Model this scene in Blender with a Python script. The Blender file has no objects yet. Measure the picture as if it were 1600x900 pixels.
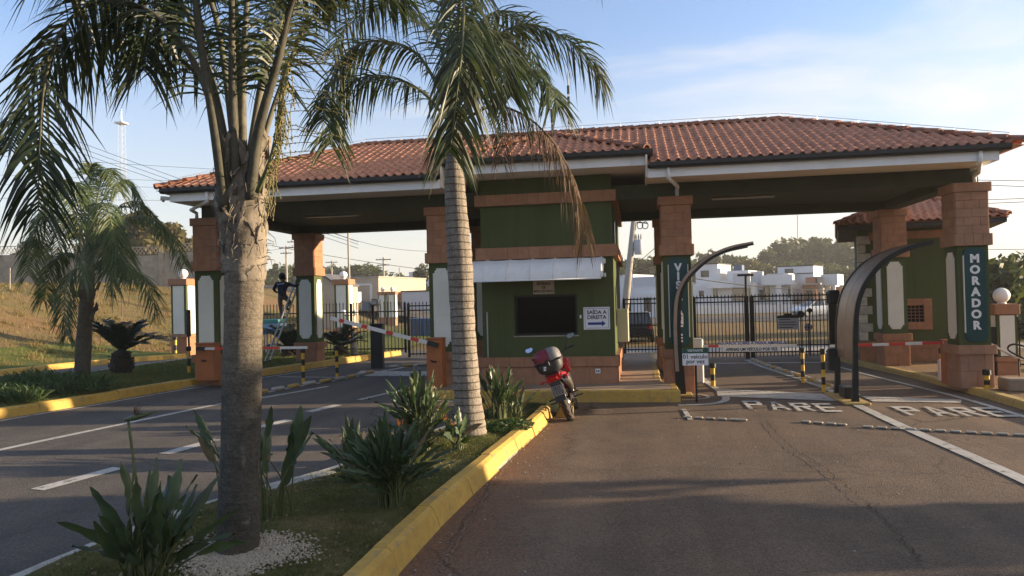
import bpy, math, random
import numpy as np
from mathutils import Vector, Matrix, Euler
R = math.radians
random.seed(7)
S = bpy.context.scene
COL = S.collection

# ------------------------------------------------------------------ camera
CAM_H = 2.3
FPX = 1155.0
_y, _p, _r = R(9.6), R(0.85), R(1.4)
_f = Vector((-math.sin(_y) * math.cos(_p), math.cos(_y) * math.cos(_p), math.sin(_p)))
_rt = Vector((math.cos(_y), math.sin(_y), 0))
_up = _rt.cross(_f)
CR = math.cos(_r) * _rt - math.sin(_r) * _up
CU = math.sin(_r) * _rt + math.cos(_r) * _up
CF = _f
cd = bpy.data.cameras.new('camera')
cam = bpy.data.objects.new('camera', cd)
COL.objects.link(cam)
cd.sensor_width = 36
cd.lens = FPX * 36 / 1600
cd.clip_start = 0.05
cd.clip_end = 5000
M = Matrix((CR, CU, -CF)).transposed().to_4x4()
M.translation = Vector((0, 0, CAM_H))
cam.matrix_world = M
S.camera = cam
S.render.resolution_x = 1024
S.render.resolution_y = 576

# ------------------------------------------------------------------ light
SUN_EL, SUN_DX, SUN_DY = R(9.0), 0.964, 0.265
SUN_STRENGTH, SKY_STRENGTH, EXPOSURE = 4.5, 0.15, 1.86
HAZE = 0.00075
sd = Vector((SUN_DX, SUN_DY, 0)).normalized() * math.cos(SUN_EL) + Vector((0, 0, math.sin(SUN_EL)))
sl = bpy.data.lights.new('sun', 'SUN')
sl.energy = SUN_STRENGTH
sl.angle = R(0.6)
sl.color = (1.0, 0.78, 0.52)
so = bpy.data.objects.new('sun', sl)
COL.objects.link(so)
so.rotation_euler = sd.to_track_quat('Z', 'Y').to_euler()
so.location = (40, 20, 40)
S.view_settings.view_transform = 'Standard'
S.view_settings.look = 'None'
S.view_settings.exposure = EXPOSURE
S.view_settings.gamma = 1
try:
    S.view_settings.use_curve_mapping = False
except Exception:
    pass
W = bpy.data.worlds.new('World')
S.world = W
W.use_nodes = True
wt = W.node_tree
wt.nodes.clear()
wo = wt.nodes.new('ShaderNodeOutputWorld')
bg = wt.nodes.new('ShaderNodeBackground')
sky = wt.nodes.new('ShaderNodeTexSky')
sky.sky_type = 'NISHITA'
sky.sun_disc = False
sky.sun_elevation = SUN_EL
sky.sun_rotation = math.atan2(SUN_DX, SUN_DY)
sky.altitude = 600
sky.air_density = 1.0
sky.dust_density = 1.1
sky.ozone_density = 1.6
bg.inputs['Strength'].default_value = SKY_STRENGTH


def wnode(t, **k):
    n = wt.nodes.new(t)
    for a, v in k.items():
        setattr(n, a, v)
    return n


tc = wnode('ShaderNodeTexCoord')
# clouds: the direction is projected on a high flat layer so that cloud streaks foreshorten towards the horizon
sep = wnode('ShaderNodeSeparateXYZ')
wt.links.new(tc.outputs['Generated'], sep.inputs[0])
zc = wnode('ShaderNodeMath', operation='MAXIMUM')
wt.links.new(sep.outputs['Z'], zc.inputs[0])
zc.inputs[1].default_value = 0.0
za = wnode('ShaderNodeMath', operation='ADD')
wt.links.new(zc.outputs[0], za.inputs[0])
za.inputs[1].default_value = 0.12
dx = wnode('ShaderNodeMath', operation='DIVIDE')
dy = wnode('ShaderNodeMath', operation='DIVIDE')
wt.links.new(sep.outputs['X'], dx.inputs[0]); wt.links.new(za.outputs[0], dx.inputs[1])
wt.links.new(sep.outputs['Y'], dy.inputs[0]); wt.links.new(za.outputs[0], dy.inputs[1])
cmb = wnode('ShaderNodeCombineXYZ')
wt.links.new(dx.outputs[0], cmb.inputs[0]); wt.links.new(dy.outputs[0], cmb.inputs[1])
mp = wnode('ShaderNodeMapping')
mp.inputs['Location'].default_value = (2.2, 0.7, 0)
mp.inputs['Rotation'].default_value = (0, 0, R(-38))
mp.inputs['Scale'].default_value = (0.55, 1.25, 1)
wt.links.new(cmb.outputs[0], mp.inputs[0])
n1 = wnode('ShaderNodeTexNoise')
n1.inputs['Scale'].default_value = 1.5
n1.inputs['Detail'].default_value = 9
n1.inputs['Roughness'].default_value = 0.55
n1.inputs['Distortion'].default_value = 0.5
wt.links.new(mp.outputs[0], n1.inputs['Vector'])
# more cloud towards the sunward (right) half of the sky, thinning smoothly to the left
bias = wnode('ShaderNodeMath', operation='MULTIPLY_ADD')
wt.links.new(sep.outputs['X'], bias.inputs[0])
bias.inputs[1].default_value = 0.36
wt.links.new(n1.outputs['Fac'], bias.inputs[2])
cr = wnode('ShaderNodeValToRGB')
cr.color_ramp.elements[0].position = 0.50
cr.color_ramp.elements[0].color = (.06, .06, .06, 1)
cr.color_ramp.elements[1].position = 0.76
cr.color_ramp.elements[1].color = (1, 1, 1, 1)
wt.links.new(bias.outputs[0], cr.inputs[0])
# a pale veil of humid air close to the horizon
veil = wnode('ShaderNodeMapRange')
veil.inputs['From Min'].default_value = 0.0
veil.inputs['From Max'].default_value = 0.33
veil.inputs['To Min'].default_value = 0.9
veil.inputs['To Max'].default_value = 0.0
wt.links.new(sep.outputs['Z'], veil.inputs['Value'])
mx1 = wnode('ShaderNodeMix', data_type='RGBA')
mx2 = wnode('ShaderNodeMix', data_type='RGBA')
cf = wnode('ShaderNodeMath', operation='MULTIPLY')
wt.links.new(cr.outputs[0], cf.inputs[0])
cf.inputs[1].default_value = 0.80
wt.links.new(cf.outputs[0], mx2.inputs['Factor'])
wt.links.new(veil.outputs[0], mx1.inputs['Factor'])
lift = wnode('ShaderNodeMix', data_type='RGBA', blend_type='MULTIPLY')
lift.inputs['Factor'].default_value = 1
wt.links.new(sky.outputs[0], lift.inputs['A'])
lift.inputs['B'].default_value = (.46, .53, .66, 1)
wt.links.new(lift.outputs['Result'], mx1.inputs['A'])
mx1.inputs['B'].default_value = (1.58, 1.53, 1.42, 1)
wt.links.new(mx1.outputs['Result'], mx2.inputs['A'])
mx2.inputs['B'].default_value = (1.80, 1.78, 1.76, 1)
wt.links.new(mx2.outputs['Result'], bg.inputs['Color'])
wt.links.new(bg.outputs[0], wo.inputs['Surface'])


# ------------------------------------------------------------------ site helpers
def zg(x):
    """cross-fall of the forecourt: level to the right, rising gently to the left"""
    return 0.026 * max(0.0, min(-1.5 - x, 14.0))


def ray(px, py):
    return CF + CR * ((px - 800) / FPX) + CU * ((450 - py) / FPX)


def at(px, py, Y):
    d = ray(px, py)
    return Vector((0, 0, CAM_H)) + d * (Y / d.y)


def gr(px, py, off=0.0):
    z = off
    p = None
    for _ in range(12):
        d = ray(px, py)
        p = Vector((0, 0, CAM_H)) + d * ((z - CAM_H) / d.z)
        z = zg(p.x) + off
    return p


ORG = {}


def org(o):
    return ORG.get(o.name, Vector((0, 0, 0))) if o else Vector((0, 0, 0))


def thing(name, label, cat, loc=(0, 0, 0), group=None, rot=None, local=False):
    o = bpy.data.objects.new(name, None)
    COL.objects.link(o)
    o.empty_display_size = 0.2
    o.location = loc
    if rot:
        o.rotation_euler = rot
    o['label'] = label
    o['category'] = cat
    if group:
        o['group'] = group
    ORG[o.name] = Vector((0, 0, 0)) if local else Vector(loc)
    return o


def tag(o, label, cat, group=None):
    o['label'] = label
    o['category'] = cat
    if group:
        o['group'] = group
    return o


def structure(o):
    o['kind'] = 'structure'
    return o


def stuff(o):
    o['kind'] = 'stuff'
    return o


def piece(name, mesh, parent, loc, rot=(0, 0, 0), scale=None):
    o = bpy.data.objects.new(name, mesh)
    COL.objects.link(o)
    o.parent = parent
    o.location = Vector(loc) - org(parent)
    if isinstance(rot, Matrix):
        o.rotation_euler = rot.to_euler()
    else:
        o.rotation_euler = rot
    if scale:
        o.scale = scale
    ORG[o.name] = Vector(loc)
    return o


def copy_tree(o, parent=None):
    c = o.copy()
    COL.objects.link(c)
    if parent:
        c.parent = parent
    ORG[c.name] = org(o)
    for ch in list(o.children):
        copy_tree(ch, c)
    return c


class MB:
    """collects boxes, tubes, prisms ... and links them as ONE mesh object"""

    def __init__(self):
        self.v = []
        self.f = []
        self.m = []
        self.mi = 0

    def _add(self, vs, fs):
        b = len(self.v)
        self.v.extend([tuple(x) for x in vs])
        for f in fs:
            self.f.append(tuple(i + b for i in f))
            self.m.append(self.mi)
        return self

    def box(self, x0, y0, z0, x1, y1, z1, c=0.0):
        if c > 0:
            c = min(c, abs(x1 - x0) * .45, abs(y1 - y0) * .45, abs(z1 - z0) * .45)
            vs = []
            for zz, ins in ((z0, c), (z0 + c, 0), (z1 - c, 0), (z1, c)):
                e = ins
                vs += [(x0 + e + c * (ins == 0), y0 + e, zz), (x1 - e - c * (ins == 0), y0 + e, zz),
                       (x1 - e, y0 + e + c * (ins == 0), zz), (x1 - e, y1 - e - c * (ins == 0), zz),
                       (x1 - e - c * (ins == 0), y1 - e, zz), (x0 + e + c * (ins == 0), y1 - e, zz),
                       (x0 + e, y1 - e - c * (ins == 0), zz), (x0 + e, y0 + e + c * (ins == 0), zz)]
            fs = []
            for k in range(3):
                for i in range(8):
                    j = (i + 1) % 8
                    fs.append((k * 8 + i, k * 8 + j, k * 8 + 8 + j, k * 8 + 8 + i))
            fs.append(tuple(reversed(range(8))))
            fs.append(tuple(range(24, 32)))
            return self._add(vs, fs)
        vs = [(x0, y0, z0), (x1, y0, z0), (x1, y1, z0), (x0, y1, z0), (x0, y0, z1), (x1, y0, z1), (x1, y1, z1), (x0, y1, z1)]
        fs = [(0, 3, 2, 1), (4, 5, 6, 7), (0, 1, 5, 4), (1, 2, 6, 5), (2, 3, 7, 6), (3, 0, 4, 7)]
        return self._add(vs, fs)

    def bar(self, a, b, w, h, up=(0, 0, 1)):
        a = Vector(a); b = Vector(b)
        d = (b - a).normalized()
        u = Vector(up)
        if abs(d.dot(u)) > .98:
            u = Vector((0, 1, 0))
        s = d.cross(u).normalized()
        u = s.cross(d)
        vs = []
        for p in (a, b):
            for i, j in ((-1, -1), (1, -1), (1, 1), (-1, 1)):
                vs.append(p + s * (i * w / 2) + u * (j * h / 2))
        fs = [(3, 2, 1, 0), (4, 5, 6, 7), (0, 1, 5, 4), (1, 2, 6, 5), (2, 3, 7, 6), (3, 0, 4, 7)]
        return self._add(vs, fs)

    def tube(self, pts, rad, n=8, cap=True, closed=False):
        pts = [Vector(p) for p in pts]
        if not hasattr(rad, '__len__'):
            rad = [rad] * len(pts)
        vs = []
        N = len(pts)
        prev = None
        for i, p in enumerate(pts):
            if closed:
                d = pts[(i + 1) % N] - pts[i - 1]
            else:
                d = pts[min(i + 1, N - 1)] - pts[max(i - 1, 0)]
            if d.length < 1e-9:
                d = Vector((0, 0, 1))
            d.normalize()
            if prev is None:
                u = Vector((0, 0, 1)) if abs(d.z) < .9 else Vector((1, 0, 0))
                s = d.cross(u).normalized()
            else:
                s = prev - d * prev.dot(d)
                if s.length < 1e-6:
                    s = d.orthogonal()
                s.normalize()
            prev = s
            t = d.cross(s)
            for k in range(n):
                a = 2 * math.pi * k / n
                vs.append(p + (s * math.cos(a) + t * math.sin(a)) * rad[i])
        fs = []
        L = N if closed else N - 1
        for i in range(L):
            i2 = (i + 1) % N
            for k in range(n):
                k2 = (k + 1) % n
                fs.append((i * n + k, i * n + k2, i2 * n + k2, i2 * n + k))
        if cap and not closed:
            fs.append(tuple(reversed(range(n))))
            fs.append(tuple(range((N - 1) * n, N * n)))
        return self._add(vs, fs)

    def lathe(self, prof, n=16, c=(0, 0, 0), axis='z'):
        vs = []
        c = Vector(c)
        for r, z in prof:
            for k in range(n):
                a = 2 * math.pi * k / n
                q = (r * math.cos(a), r * math.sin(a), z)
                if axis == 'x':
                    q = (q[2], q[0], q[1])
                elif axis == 'y':
                    q = (q[0], q[2], q[1])
                vs.append(c + Vector(q))
        fs = []
        for i in range(len(prof) - 1):
            for k in range(n):
                k2 = (k + 1) % n
                fs.append((i * n + k, i * n + k2, i * n + n + k2, i * n + n + k))
        fs.append(tuple(reversed(range(n))))
        fs.append(tuple(range((len(prof) - 1) * n, len(prof) * n)))
        return self._add(vs, fs)

    def sphere(self, c, r, n=12, m=8, sc=(1, 1, 1)):
        c = Vector(c)
        prof = []
        vs = [c + Vector((0, 0, -r * sc[2]))]
        for i in range(1, m):
            a = -math.pi / 2 + math.pi * i / m
            for k in range(n):
                b = 2 * math.pi * k / n
                vs.append(c + Vector((r * sc[0] * math.cos(a) * math.cos(b), r * sc[1] * math.cos(a) * math.sin(b), r * sc[2] * math.sin(a))))
        vs.append(c + Vector((0, 0, r * sc[2])))
        fs = []
        for k in range(n):
            fs.append((0, 1 + (k + 1) % n, 1 + k))
        for i in range(m - 2):
            for k in range(n):
                k2 = (k + 1) % n
                fs.append((1 + i * n + k, 1 + i * n + k2, 1 + i * n + n + k2, 1 + i * n + n + k))
        b = 1 + (m - 2) * n
        for k in range(n):
            fs.append((b + k, b + (k + 1) % n, len(vs) - 1))
        return self._add(vs, fs)

    def prism(self, poly, h0, h1, axis='z', off=0.0):
        """extrude a polygon; axis z: (x,y) polygon; axis y: (x,z) polygon; axis x: (y,z) polygon"""
        n = len(poly)
        vs = []
        for h in (h0, h1):
            for a, b in poly:
                if axis == 'z':
                    vs.append((a, b, h))
                elif axis == 'y':
                    vs.append((a, h, b))
                else:
                    vs.append((h, a, b))
        fs = [tuple(reversed(range(n))), tuple(range(n, 2 * n))]
        for i in range(n):
            j = (i + 1) % n
            fs.append((i, j, n + j, n + i))
        if axis == 'y':
            fs = [tuple(reversed(f)) for f in fs]
        return self._add(vs, fs)

    def quad(self, a, b, c, d):
        return self._add([a, b, c, d], [(0, 1, 2, 3)])

    def poly(self, pts):
        return self._add(pts, [tuple(range(len(pts)))])

    def mesh(self, name, mats, smooth=False):
        me = bpy.data.meshes.new(name)
        me.from_pydata([tuple(x) for x in self.v], [], self.f)
        if not isinstance(mats, (list, tuple)):
            mats = [mats]
        for m in mats:
            me.materials.append(m)
        if len(mats) > 1:
            me.polygons.foreach_set('material_index', self.m)
        if smooth:
            me.polygons.foreach_set('use_smooth', [True] * len(me.polygons))
        me.update()
        return me

    def build(self, name, mats, parent=None, smooth=False, ang=None):
        o0 = org(parent)
        if o0.length > 0:
            self.v = [(x[0] - o0.x, x[1] - o0.y, x[2] - o0.z) for x in self.v]
        me = self.mesh(name, mats, smooth)
        o = bpy.data.objects.new(name, me)
        COL.objects.link(o)
        o.parent = parent
        ORG[o.name] = Vector(o0)
        if ang:
            sharp_by_angle(me, ang)
        return o


def sharp_by_angle(me, deg):
    import bmesh
    bm = bmesh.new()
    bm.from_mesh(me)
    for e in bm.edges:
        if len(e.link_faces) == 2:
            e.smooth = e.calc_face_angle(0) < R(deg)
    for f in bm.faces:
        f.smooth = True
    bm.to_mesh(me)
    bm.free()


def catmull(pts, n):
    pts = [Vector(p) for p in pts]
    P = [pts[0] * 2 - pts[1]] + pts + [pts[-1] * 2 - pts[-2]]
    out = []
    segs = len(pts) - 1
    for i in range(n + 1):
        t = i / n * segs
        k = min(int(t), segs - 1)
        u = t - k
        a, b, c, d = P[k], P[k + 1], P[k + 2], P[k + 3]
        out.append(0.5 * ((2 * b) + (c - a) * u + (2 * a - 5 * b + 4 * c - d) * u * u + (3 * b - a - 3 * c + d) * u ** 3))
    return out


# ------------------------------------------------------------------ materials
def new_mat(name):
    m = bpy.data.materials.new(name)
    m.use_nodes = True
    nt = m.node_tree
    nt.nodes.clear()
    o = nt.nodes.new('ShaderNodeOutputMaterial')
    p = nt.nodes.new('ShaderNodeBsdfPrincipled')
    nt.links.new(p.outputs[0], o.inputs[0])
    return m, nt, p, o


def noise(nt, vec, scale, detail=5, rough=.6, dist=0.0):
    n = nt.nodes.new('ShaderNodeTexNoise')
    n.inputs['Scale'].default_value = scale
    n.inputs['Detail'].default_value = detail
    n.inputs['Roughness'].default_value = rough
    n.inputs['Distortion'].default_value = dist
    if vec is not None:
        nt.links.new(vec, n.inputs['Vector'])
    return n.outputs['Fac']


def ramp(nt, fac, stops):
    r = nt.nodes.new('ShaderNodeValToRGB')
    e = r.color_ramp.elements
    while len(e) < len(stops):
        e.new(0.5)
    for i, (p, c) in enumerate(stops):
        e[i].position = p
        e[i].color = (c[0], c[1], c[2], 1) if hasattr(c, '__len__') else (c, c, c, 1)
    nt.links.new(fac, r.inputs[0])
    return r.outputs[0]


def mixc(nt, fac, a, b, blend='MIX'):
    x = nt.nodes.new('ShaderNodeMix')
    x.data_type = 'RGBA'
    x.blend_type = blend
    for s, v in (('Factor', fac), ('A', a), ('B', b)):
        i = x.inputs[s]
        if isinstance(v, (int, float)):
            i.default_value = v if s == 'Factor' else (v, v, v, 1)
        elif isinstance(v, (tuple, list)):
            i.default_value = (v[0], v[1], v[2], 1)
        else:
            nt.links.new(v, i)
    return x.outputs['Result']


def math_(nt, op, a, b=None, c=None):
    n = nt.nodes.new('ShaderNodeMath')
    n.operation = op
    for i, v in enumerate((a, b, c)):
        if v is None:
            continue
        if isinstance(v, (int, float)):
            n.inputs[i].default_value = v
        else:
            nt.links.new(v, n.inputs[i])
    return n.outputs[0]


def bump(nt, p, h, strength=.3, dist=.02):
    b = nt.nodes.new('ShaderNodeBump')
    b.inputs['Strength'].default_value = strength
    b.inputs['Distance'].default_value = dist
    nt.links.new(h, b.inputs['Height'])
    nt.links.new(b.outputs[0], p.inputs['Normal'])


def position(nt):
    return nt.nodes.new('ShaderNodeNewGeometry').outputs['Position']


def objco(nt):
    return nt.nodes.new('ShaderNodeTexCoord').outputs['Object']


def simple(name, col, rough=.6, var=.18, scale=2.5, metal=0.0, bmp=.0, bscale=60, dirt=None, rnd=0.0, spec=.4, local=False, dirtamt=.5):
    """paint / plaster / metal with blotchy variation, optional dirt colour, per-piece random tone and fine relief"""
    m, nt, p, o = new_mat(name)
    pos = objco(nt) if local else position(nt)
    n = noise(nt, pos, scale, 6, .62)
    c0 = [max(0, x * (1 - var)) for x in col]
    c1 = [min(1, x * (1 + var)) for x in col]
    c = ramp(nt, n, [(.3, c0), (.7, c1)])
    if dirt:
        d = noise(nt, pos, scale * 2.3, 8, .7, .6)
        f = ramp(nt, d, [(.48, 0), (.72, dirtamt)])
        c = mixc(nt, f, c, dirt)
    if rnd:
        oi = nt.nodes.new('ShaderNodeObjectInfo')
        hv = nt.nodes.new('ShaderNodeHueSaturation')
        mr = nt.nodes.new('ShaderNodeMapRange')
        mr.inputs['To Min'].default_value = 1 - rnd
        mr.inputs['To Max'].default_value = 1 + rnd
        nt.links.new(oi.outputs['Random'], mr.inputs['Value'])
        nt.links.new(mr.outputs[0], hv.inputs['Value'])
        nt.links.new(c, hv.inputs['Color'])
        c = hv.outputs[0]
    nt.links.new(c, p.inputs['Base Color'])
    rr = math_(nt, 'MULTIPLY_ADD', n, .25, rough - .12)
    nt.links.new(rr, p.inputs['Roughness'])
    p.inputs['Metallic'].default_value = metal
    p.inputs['Specular IOR Level'].default_value = spec
    if bmp:
        h = noise(nt, pos, bscale, 4, .6)
        bump(nt, p, h, bmp, .01)
    return m


def leaf_mat(name, col, tr=.35, var=.35, rough=.5, rnd=.2, tip=None):
    m, nt, p, o = new_mat(name)
    pos = position(nt)
    n = noise(nt, pos, 3.0, 4)
    c = ramp(nt, n, [(.3, [x * (1 - var) for x in col]), (.7, [x * (1 + var) for x in col])])
    n2 = noise(nt, pos, .9, 3)
    if tip:
        c = mixc(nt, ramp(nt, n2, [(.5, 0), (.72, .8)]), c, tip)
    oi = nt.nodes.new('ShaderNodeObjectInfo')
    hv = nt.nodes.new('ShaderNodeHueSaturation')
    mr = nt.nodes.new('ShaderNodeMapRange')
    mr.inputs['To Min'].default_value = 1 - rnd
    mr.inputs['To Max'].default_value = 1 + rnd
    nt.links.new(oi.outputs['Random'], mr.inputs['Value'])
    nt.links.new(mr.outputs[0], hv.inputs['Value'])
    nt.links.new(c, hv.inputs['Color'])
    c = hv.outputs[0]
    nt.links.new(c, p.inputs['Base Color'])
    p.inputs['Roughness'].default_value = rough
    p.inputs['Specular IOR Level'].default_value = .35
    t = nt.nodes.new('ShaderNodeBsdfTranslucent')
    tcl = mixc(nt, 1.0, c, (1.5, 1.6, .6), 'MULTIPLY')
    nt.links.new(tcl, t.inputs['Color'])
    ms = nt.nodes.new('ShaderNodeMixShader')
    ms.inputs[0].default_value = tr
    nt.links.new(p.outputs[0], ms.inputs[1])
    nt.links.new(t.outputs[0], ms.inputs[2])
    nt.links.new(ms.outputs[0], o.inputs[0])
    return m


def plaster(name, col, faded, stain):
    """painted plaster: sun-faded patches, rain streaks and fine trowel relief"""
    m, nt, p, o = new_mat(name)
    pos = position(nt)
    c = ramp(nt, noise(nt, pos, .9, 7, .65, .4), [(.32, col), (.72, faded)])
    mp_ = nt.nodes.new('ShaderNodeMapping')
    mp_.inputs['Scale'].default_value = (5, 5, .35)
    nt.links.new(pos, mp_.inputs[0])
    st = noise(nt, mp_.outputs[0], 1, 7, .7, .2)
    c = mixc(nt, ramp(nt, st, [(.50, 0), (.72, .55)]), c, stain)
    c = mixc(nt, ramp(nt, noise(nt, pos, 6, 6, .75, .6), [(.58, 0), (.75, .35)]), c, faded)
    nt.links.new(c, p.inputs['Base Color'])
    p.inputs['Roughness'].default_value = .88
    p.inputs['Specular IOR Level'].default_value = .2
    bump(nt, p, noise(nt, pos, 70, 5, .65), .3, .01)
    return m


def asphalt(name, a, b, dust, patch=1.0, kerb_x=None):
    m, nt, p, o = new_mat(name)
    pos = position(nt)
    big = noise(nt, pos, .22, 4, .6)
    mid = noise(nt, pos, 1.3, 7, .65, .4)
    c = ramp(nt, mid, [(.3, a), (.72, b)])
    f = ramp(nt, big, [(.42, 0), (.68, .65 * patch)])
    c = mixc(nt, f, c, dust)
    # worn wheel tracks run along the lanes
    mt = nt.nodes.new('ShaderNodeMapping')
    mt.inputs['Scale'].default_value = (1.1, .05, 1)
    nt.links.new(pos, mt.inputs[0])
    c = mixc(nt, 1.0, c, ramp(nt, noise(nt, mt.outputs[0], 1.0, 4, .55), [(.3, .78), (.7, 1.2)]), 'MULTIPLY')
    if kerb_x is not None:
        # red earth washed against the foot of the kerb
        sx = nt.nodes.new('ShaderNodeSeparateXYZ')
        nt.links.new(pos, sx.inputs[0])
        q = math_(nt, 'ADD', math_(nt, 'SUBTRACT', sx.outputs['X'], kerb_x), math_(nt, 'MULTIPLY_ADD', noise(nt, pos, 2.2, 6, .7), 1.6, -.8))
        c = mixc(nt, ramp(nt, q, [(.0, .75), (.9, 0)]), c, (.17, .085, .045))
    # aggregate speckle
    v = nt.nodes.new('ShaderNodeTexVoronoi')
    v.inputs['Scale'].default_value = 75
    nt.links.new(pos, v.inputs['Vector'])
    sp = ramp(nt, v.outputs['Color'], [(.25, .72), (.8, 1.3)])
    c = mixc(nt, 1.0, c, sp, 'MULTIPLY')
    peb = noise(nt, pos, 38, 2, .5)
    c = mixc(nt, ramp(nt, peb, [(.73, 0), (.77, .3)]), c, [min(1, x * 3.2) for x in dust])
    # oil drips
    st = noise(nt, pos, .75, 5, .7, 1.2)
    c = mixc(nt, ramp(nt, st, [(.62, 0), (.75, .45)]), c, [x * .55 for x in a])
    # hairline cracks
    w = nt.nodes.new('ShaderNodeTexVoronoi')
    w.feature = 'DISTANCE_TO_EDGE'
    w.inputs['Scale'].default_value = .16
    ad = nt.nodes.new('ShaderNodeMix')
    ad.data_type = 'VECTOR'
    nn = nt.nodes.new('ShaderNodeTexNoise')
    nn.inputs['Scale'].default_value = .7
    nn.inputs['Detail'].default_value = 6
    nt.links.new(pos, nn.inputs['Vector'])
    va = nt.nodes.new('ShaderNodeVectorMath')
    va.operation = 'MULTIPLY_ADD'
    nt.links.new(nn.outputs['Color'], va.inputs[0])
    va.inputs[1].default_value = (1.6, 1.6, 0)
    nt.links.new(pos, va.inputs[2])
    nt.links.new(va.outputs[0], w.inputs['Vector'])
    ck = ramp(nt, w.outputs['Distance'], [(.0, 1), (.006, 0)])
    ck = math_(nt, 'MULTIPLY', ck, ramp(nt, big, [(.45, .2), (.55, .8)]))
    c = mixc(nt, ck, c, [x * .3 for x in a])
    nt.links.new(c, p.inputs['Base Color'])
    p.inputs['Roughness'].default_value = .82
    p.inputs['Specular IOR Level'].default_value = .3
    h = math_(nt, 'ADD', v.outputs['Distance'], math_(nt, 'MULTIPLY', mid, .8))
    bump(nt, p, h, .45, .012)
    return m


def worn_paint(name, col, under, amount=.5, rough=.65, scale=3.0, stain=(.10, .06, .035), patchy=.0):
    m, nt, p, o = new_mat(name)
    pos = position(nt)
    n = noise(nt, pos, scale, 9, .72, .3)
    n2 = noise(nt, pos, .8, 5, .6)
    c = ramp(nt, n2, [(.3, [x * .8 for x in col]), (.7, [min(1, x * 1.12) for x in col])])
    c = mixc(nt, ramp(nt, noise(nt, pos, scale * 1.7, 7, .7, .8), [(.45, 0), (.75, .55)]), c, stain)
    c = mixc(nt, ramp(nt, n, [(.5 + .2 * (1 - amount), 0), (.56 + .2 * (1 - amount), .85)]), c, under)
    nt.links.new(c, p.inputs['Base Color'])
    p.inputs['Roughness'].default_value = rough
    bump(nt, p, n, .35, .01)
    return m


def grass_ground(name, a, b, c3, sc=.35):
    m, nt, p, o = new_mat(name)
    pos = position(nt)
    n = noise(nt, pos, sc, 6, .65, .5)
    c = ramp(nt, n, [(.32, a), (.5, b), (.68, c3)])
    f = noise(nt, pos, 14, 5, .7)
    c = mixc(nt, 1.0, c, ramp(nt, f, [(.25, .55), (.75, 1.4)]), 'MULTIPLY')
    nt.links.new(c, p.inputs['Base Color'])
    p.inputs['Roughness'].default_value = .95
    p.inputs['Specular IOR Level'].default_value = .1
    bump(nt, p, f, .8, .05)
    return m


MAT = {}
MAT['asphalt'] = asphalt('asphalt_dusty', (.092, .066, .048), (.144, .103, .072), (.19, .122, .074), 1.0, -1.9)
MAT['asphalt_l'] = asphalt('asphalt_left', (.070, .062, .055), (.108, .093, .079), (.14, .112, .088), .8)
MAT['kerb_y'] = worn_paint('kerb_yellow_paint', (.50, .315, .06), (.24, .18, .12), .64, .75, 5.5, (.20, .12, .045))
MAT['kerb_yd'] = worn_paint('kerb_faded_yellow', (.44, .30, .08), (.22, .17, .12), .5, .75, 2.6, (.2, .13, .07))
MAT['kerb_w'] = worn_paint('kerb_whitewash', (.42, .40, .36), (.17, .15, .13), .6, .8, 3.0)
MAT['mark'] = worn_paint('road_paint_white', (.46, .44, .40), (.12, .10, .08), .74, .7, 5.0, (.24, .2, .16))
MAT['mark_y'] = worn_paint('divider_yellow', (.46, .31, .09), (.2, .16, .12), .62, .7, 6.0)
MAT['lawn'] = grass_ground('lawn_soil', (.065, .078, .026), (.115, .105, .042), (.17, .125, .065), 1.1)
MAT['dry'] = grass_ground('dry_grass', (.16, .115, .050), (.21, .145, .062), (.24, .135, .070), .12)
MAT['mound'] = grass_ground('mound_grass', (.085, .095, .032), (.17, .125, .058), (.20, .105, .06), .16)
MAT['green_lawn'] = grass_ground('green_lawn', (.07, .10, .022), (.11, .13, .03), (.16, .14, .05), .2)
MAT['dirt'] = grass_ground('packed_dirt', (.20, .13, .08), (.25, .165, .10), (.17, .13, .06), .6)
MAT['concrete'] = simple('concrete', (.34, .30, .26), .85, .2, 1.2, bmp=.3, dirt=(.14, .11, .09))
MAT['pave'] = simple('walkway_paving', (.30, .22, .155), .8, .2, 1.4, bmp=.3, dirt=(.14, .1, .07))
MAT['green'] = plaster('green_plaster', (.064, .083, .029), (.082, .099, .042), (.045, .057, .025))
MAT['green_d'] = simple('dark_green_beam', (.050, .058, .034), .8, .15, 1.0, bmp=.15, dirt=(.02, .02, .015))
MAT['terra'] = simple('terracotta_cladding', (.345, .172, .098), .8, .16, 4.0, bmp=.35, bscale=70, dirt=(.24, .12, .08), rnd=.07, spec=.2)
MAT['terra2'] = simple('bleached_cladding', (.33, .185, .120), .8, .16, 4.0, bmp=.35, bscale=70, dirt=(.24, .14, .09), rnd=.07, spec=.2)
MAT['mortar'] = simple('cladding_joint', (.26, .125, .08), .9, .15, 5)
MAT['tile'] = simple('roof_clay', (.48, .215, .125), .8, .28, 2.6, bmp=.3, bscale=40, dirt=(.22, .11, .07), rnd=.07, spec=.25)
MAT['tile2'] = simple('roof_clay_weathered', (.40, .18, .10), .78, .25, 2.0, bmp=.3, bscale=40, dirt=(.14, .08, .06), rnd=.2, spec=.2)
MAT['ridge'] = simple('ridge_clay', (.27, .110, .062), .75, .3, 3.0, bmp=.3, dirt=(.09, .06, .05), rnd=.2)
MAT['white'] = simple('white_fascia', (.80, .80, .80), .55, .06, .8, dirt=(.42, .38, .33), dirtamt=.3)
MAT['panel'] = simple('cream_panel', (.70, .68, .60), .7, .05, 1.5, bmp=.1, dirt=(.5, .46, .38), dirtamt=.25)
MAT['soffit'] = simple('soffit_board', (.78, .68, .54), .7, .08, 1.0)
MAT['gutter'] = simple('dark_gutter', (.016, .016, .017), .5, .2, 2)
MAT['teal'] = simple('teal_sign', (.006, .050, .056), .45, .1, 2)
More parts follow.
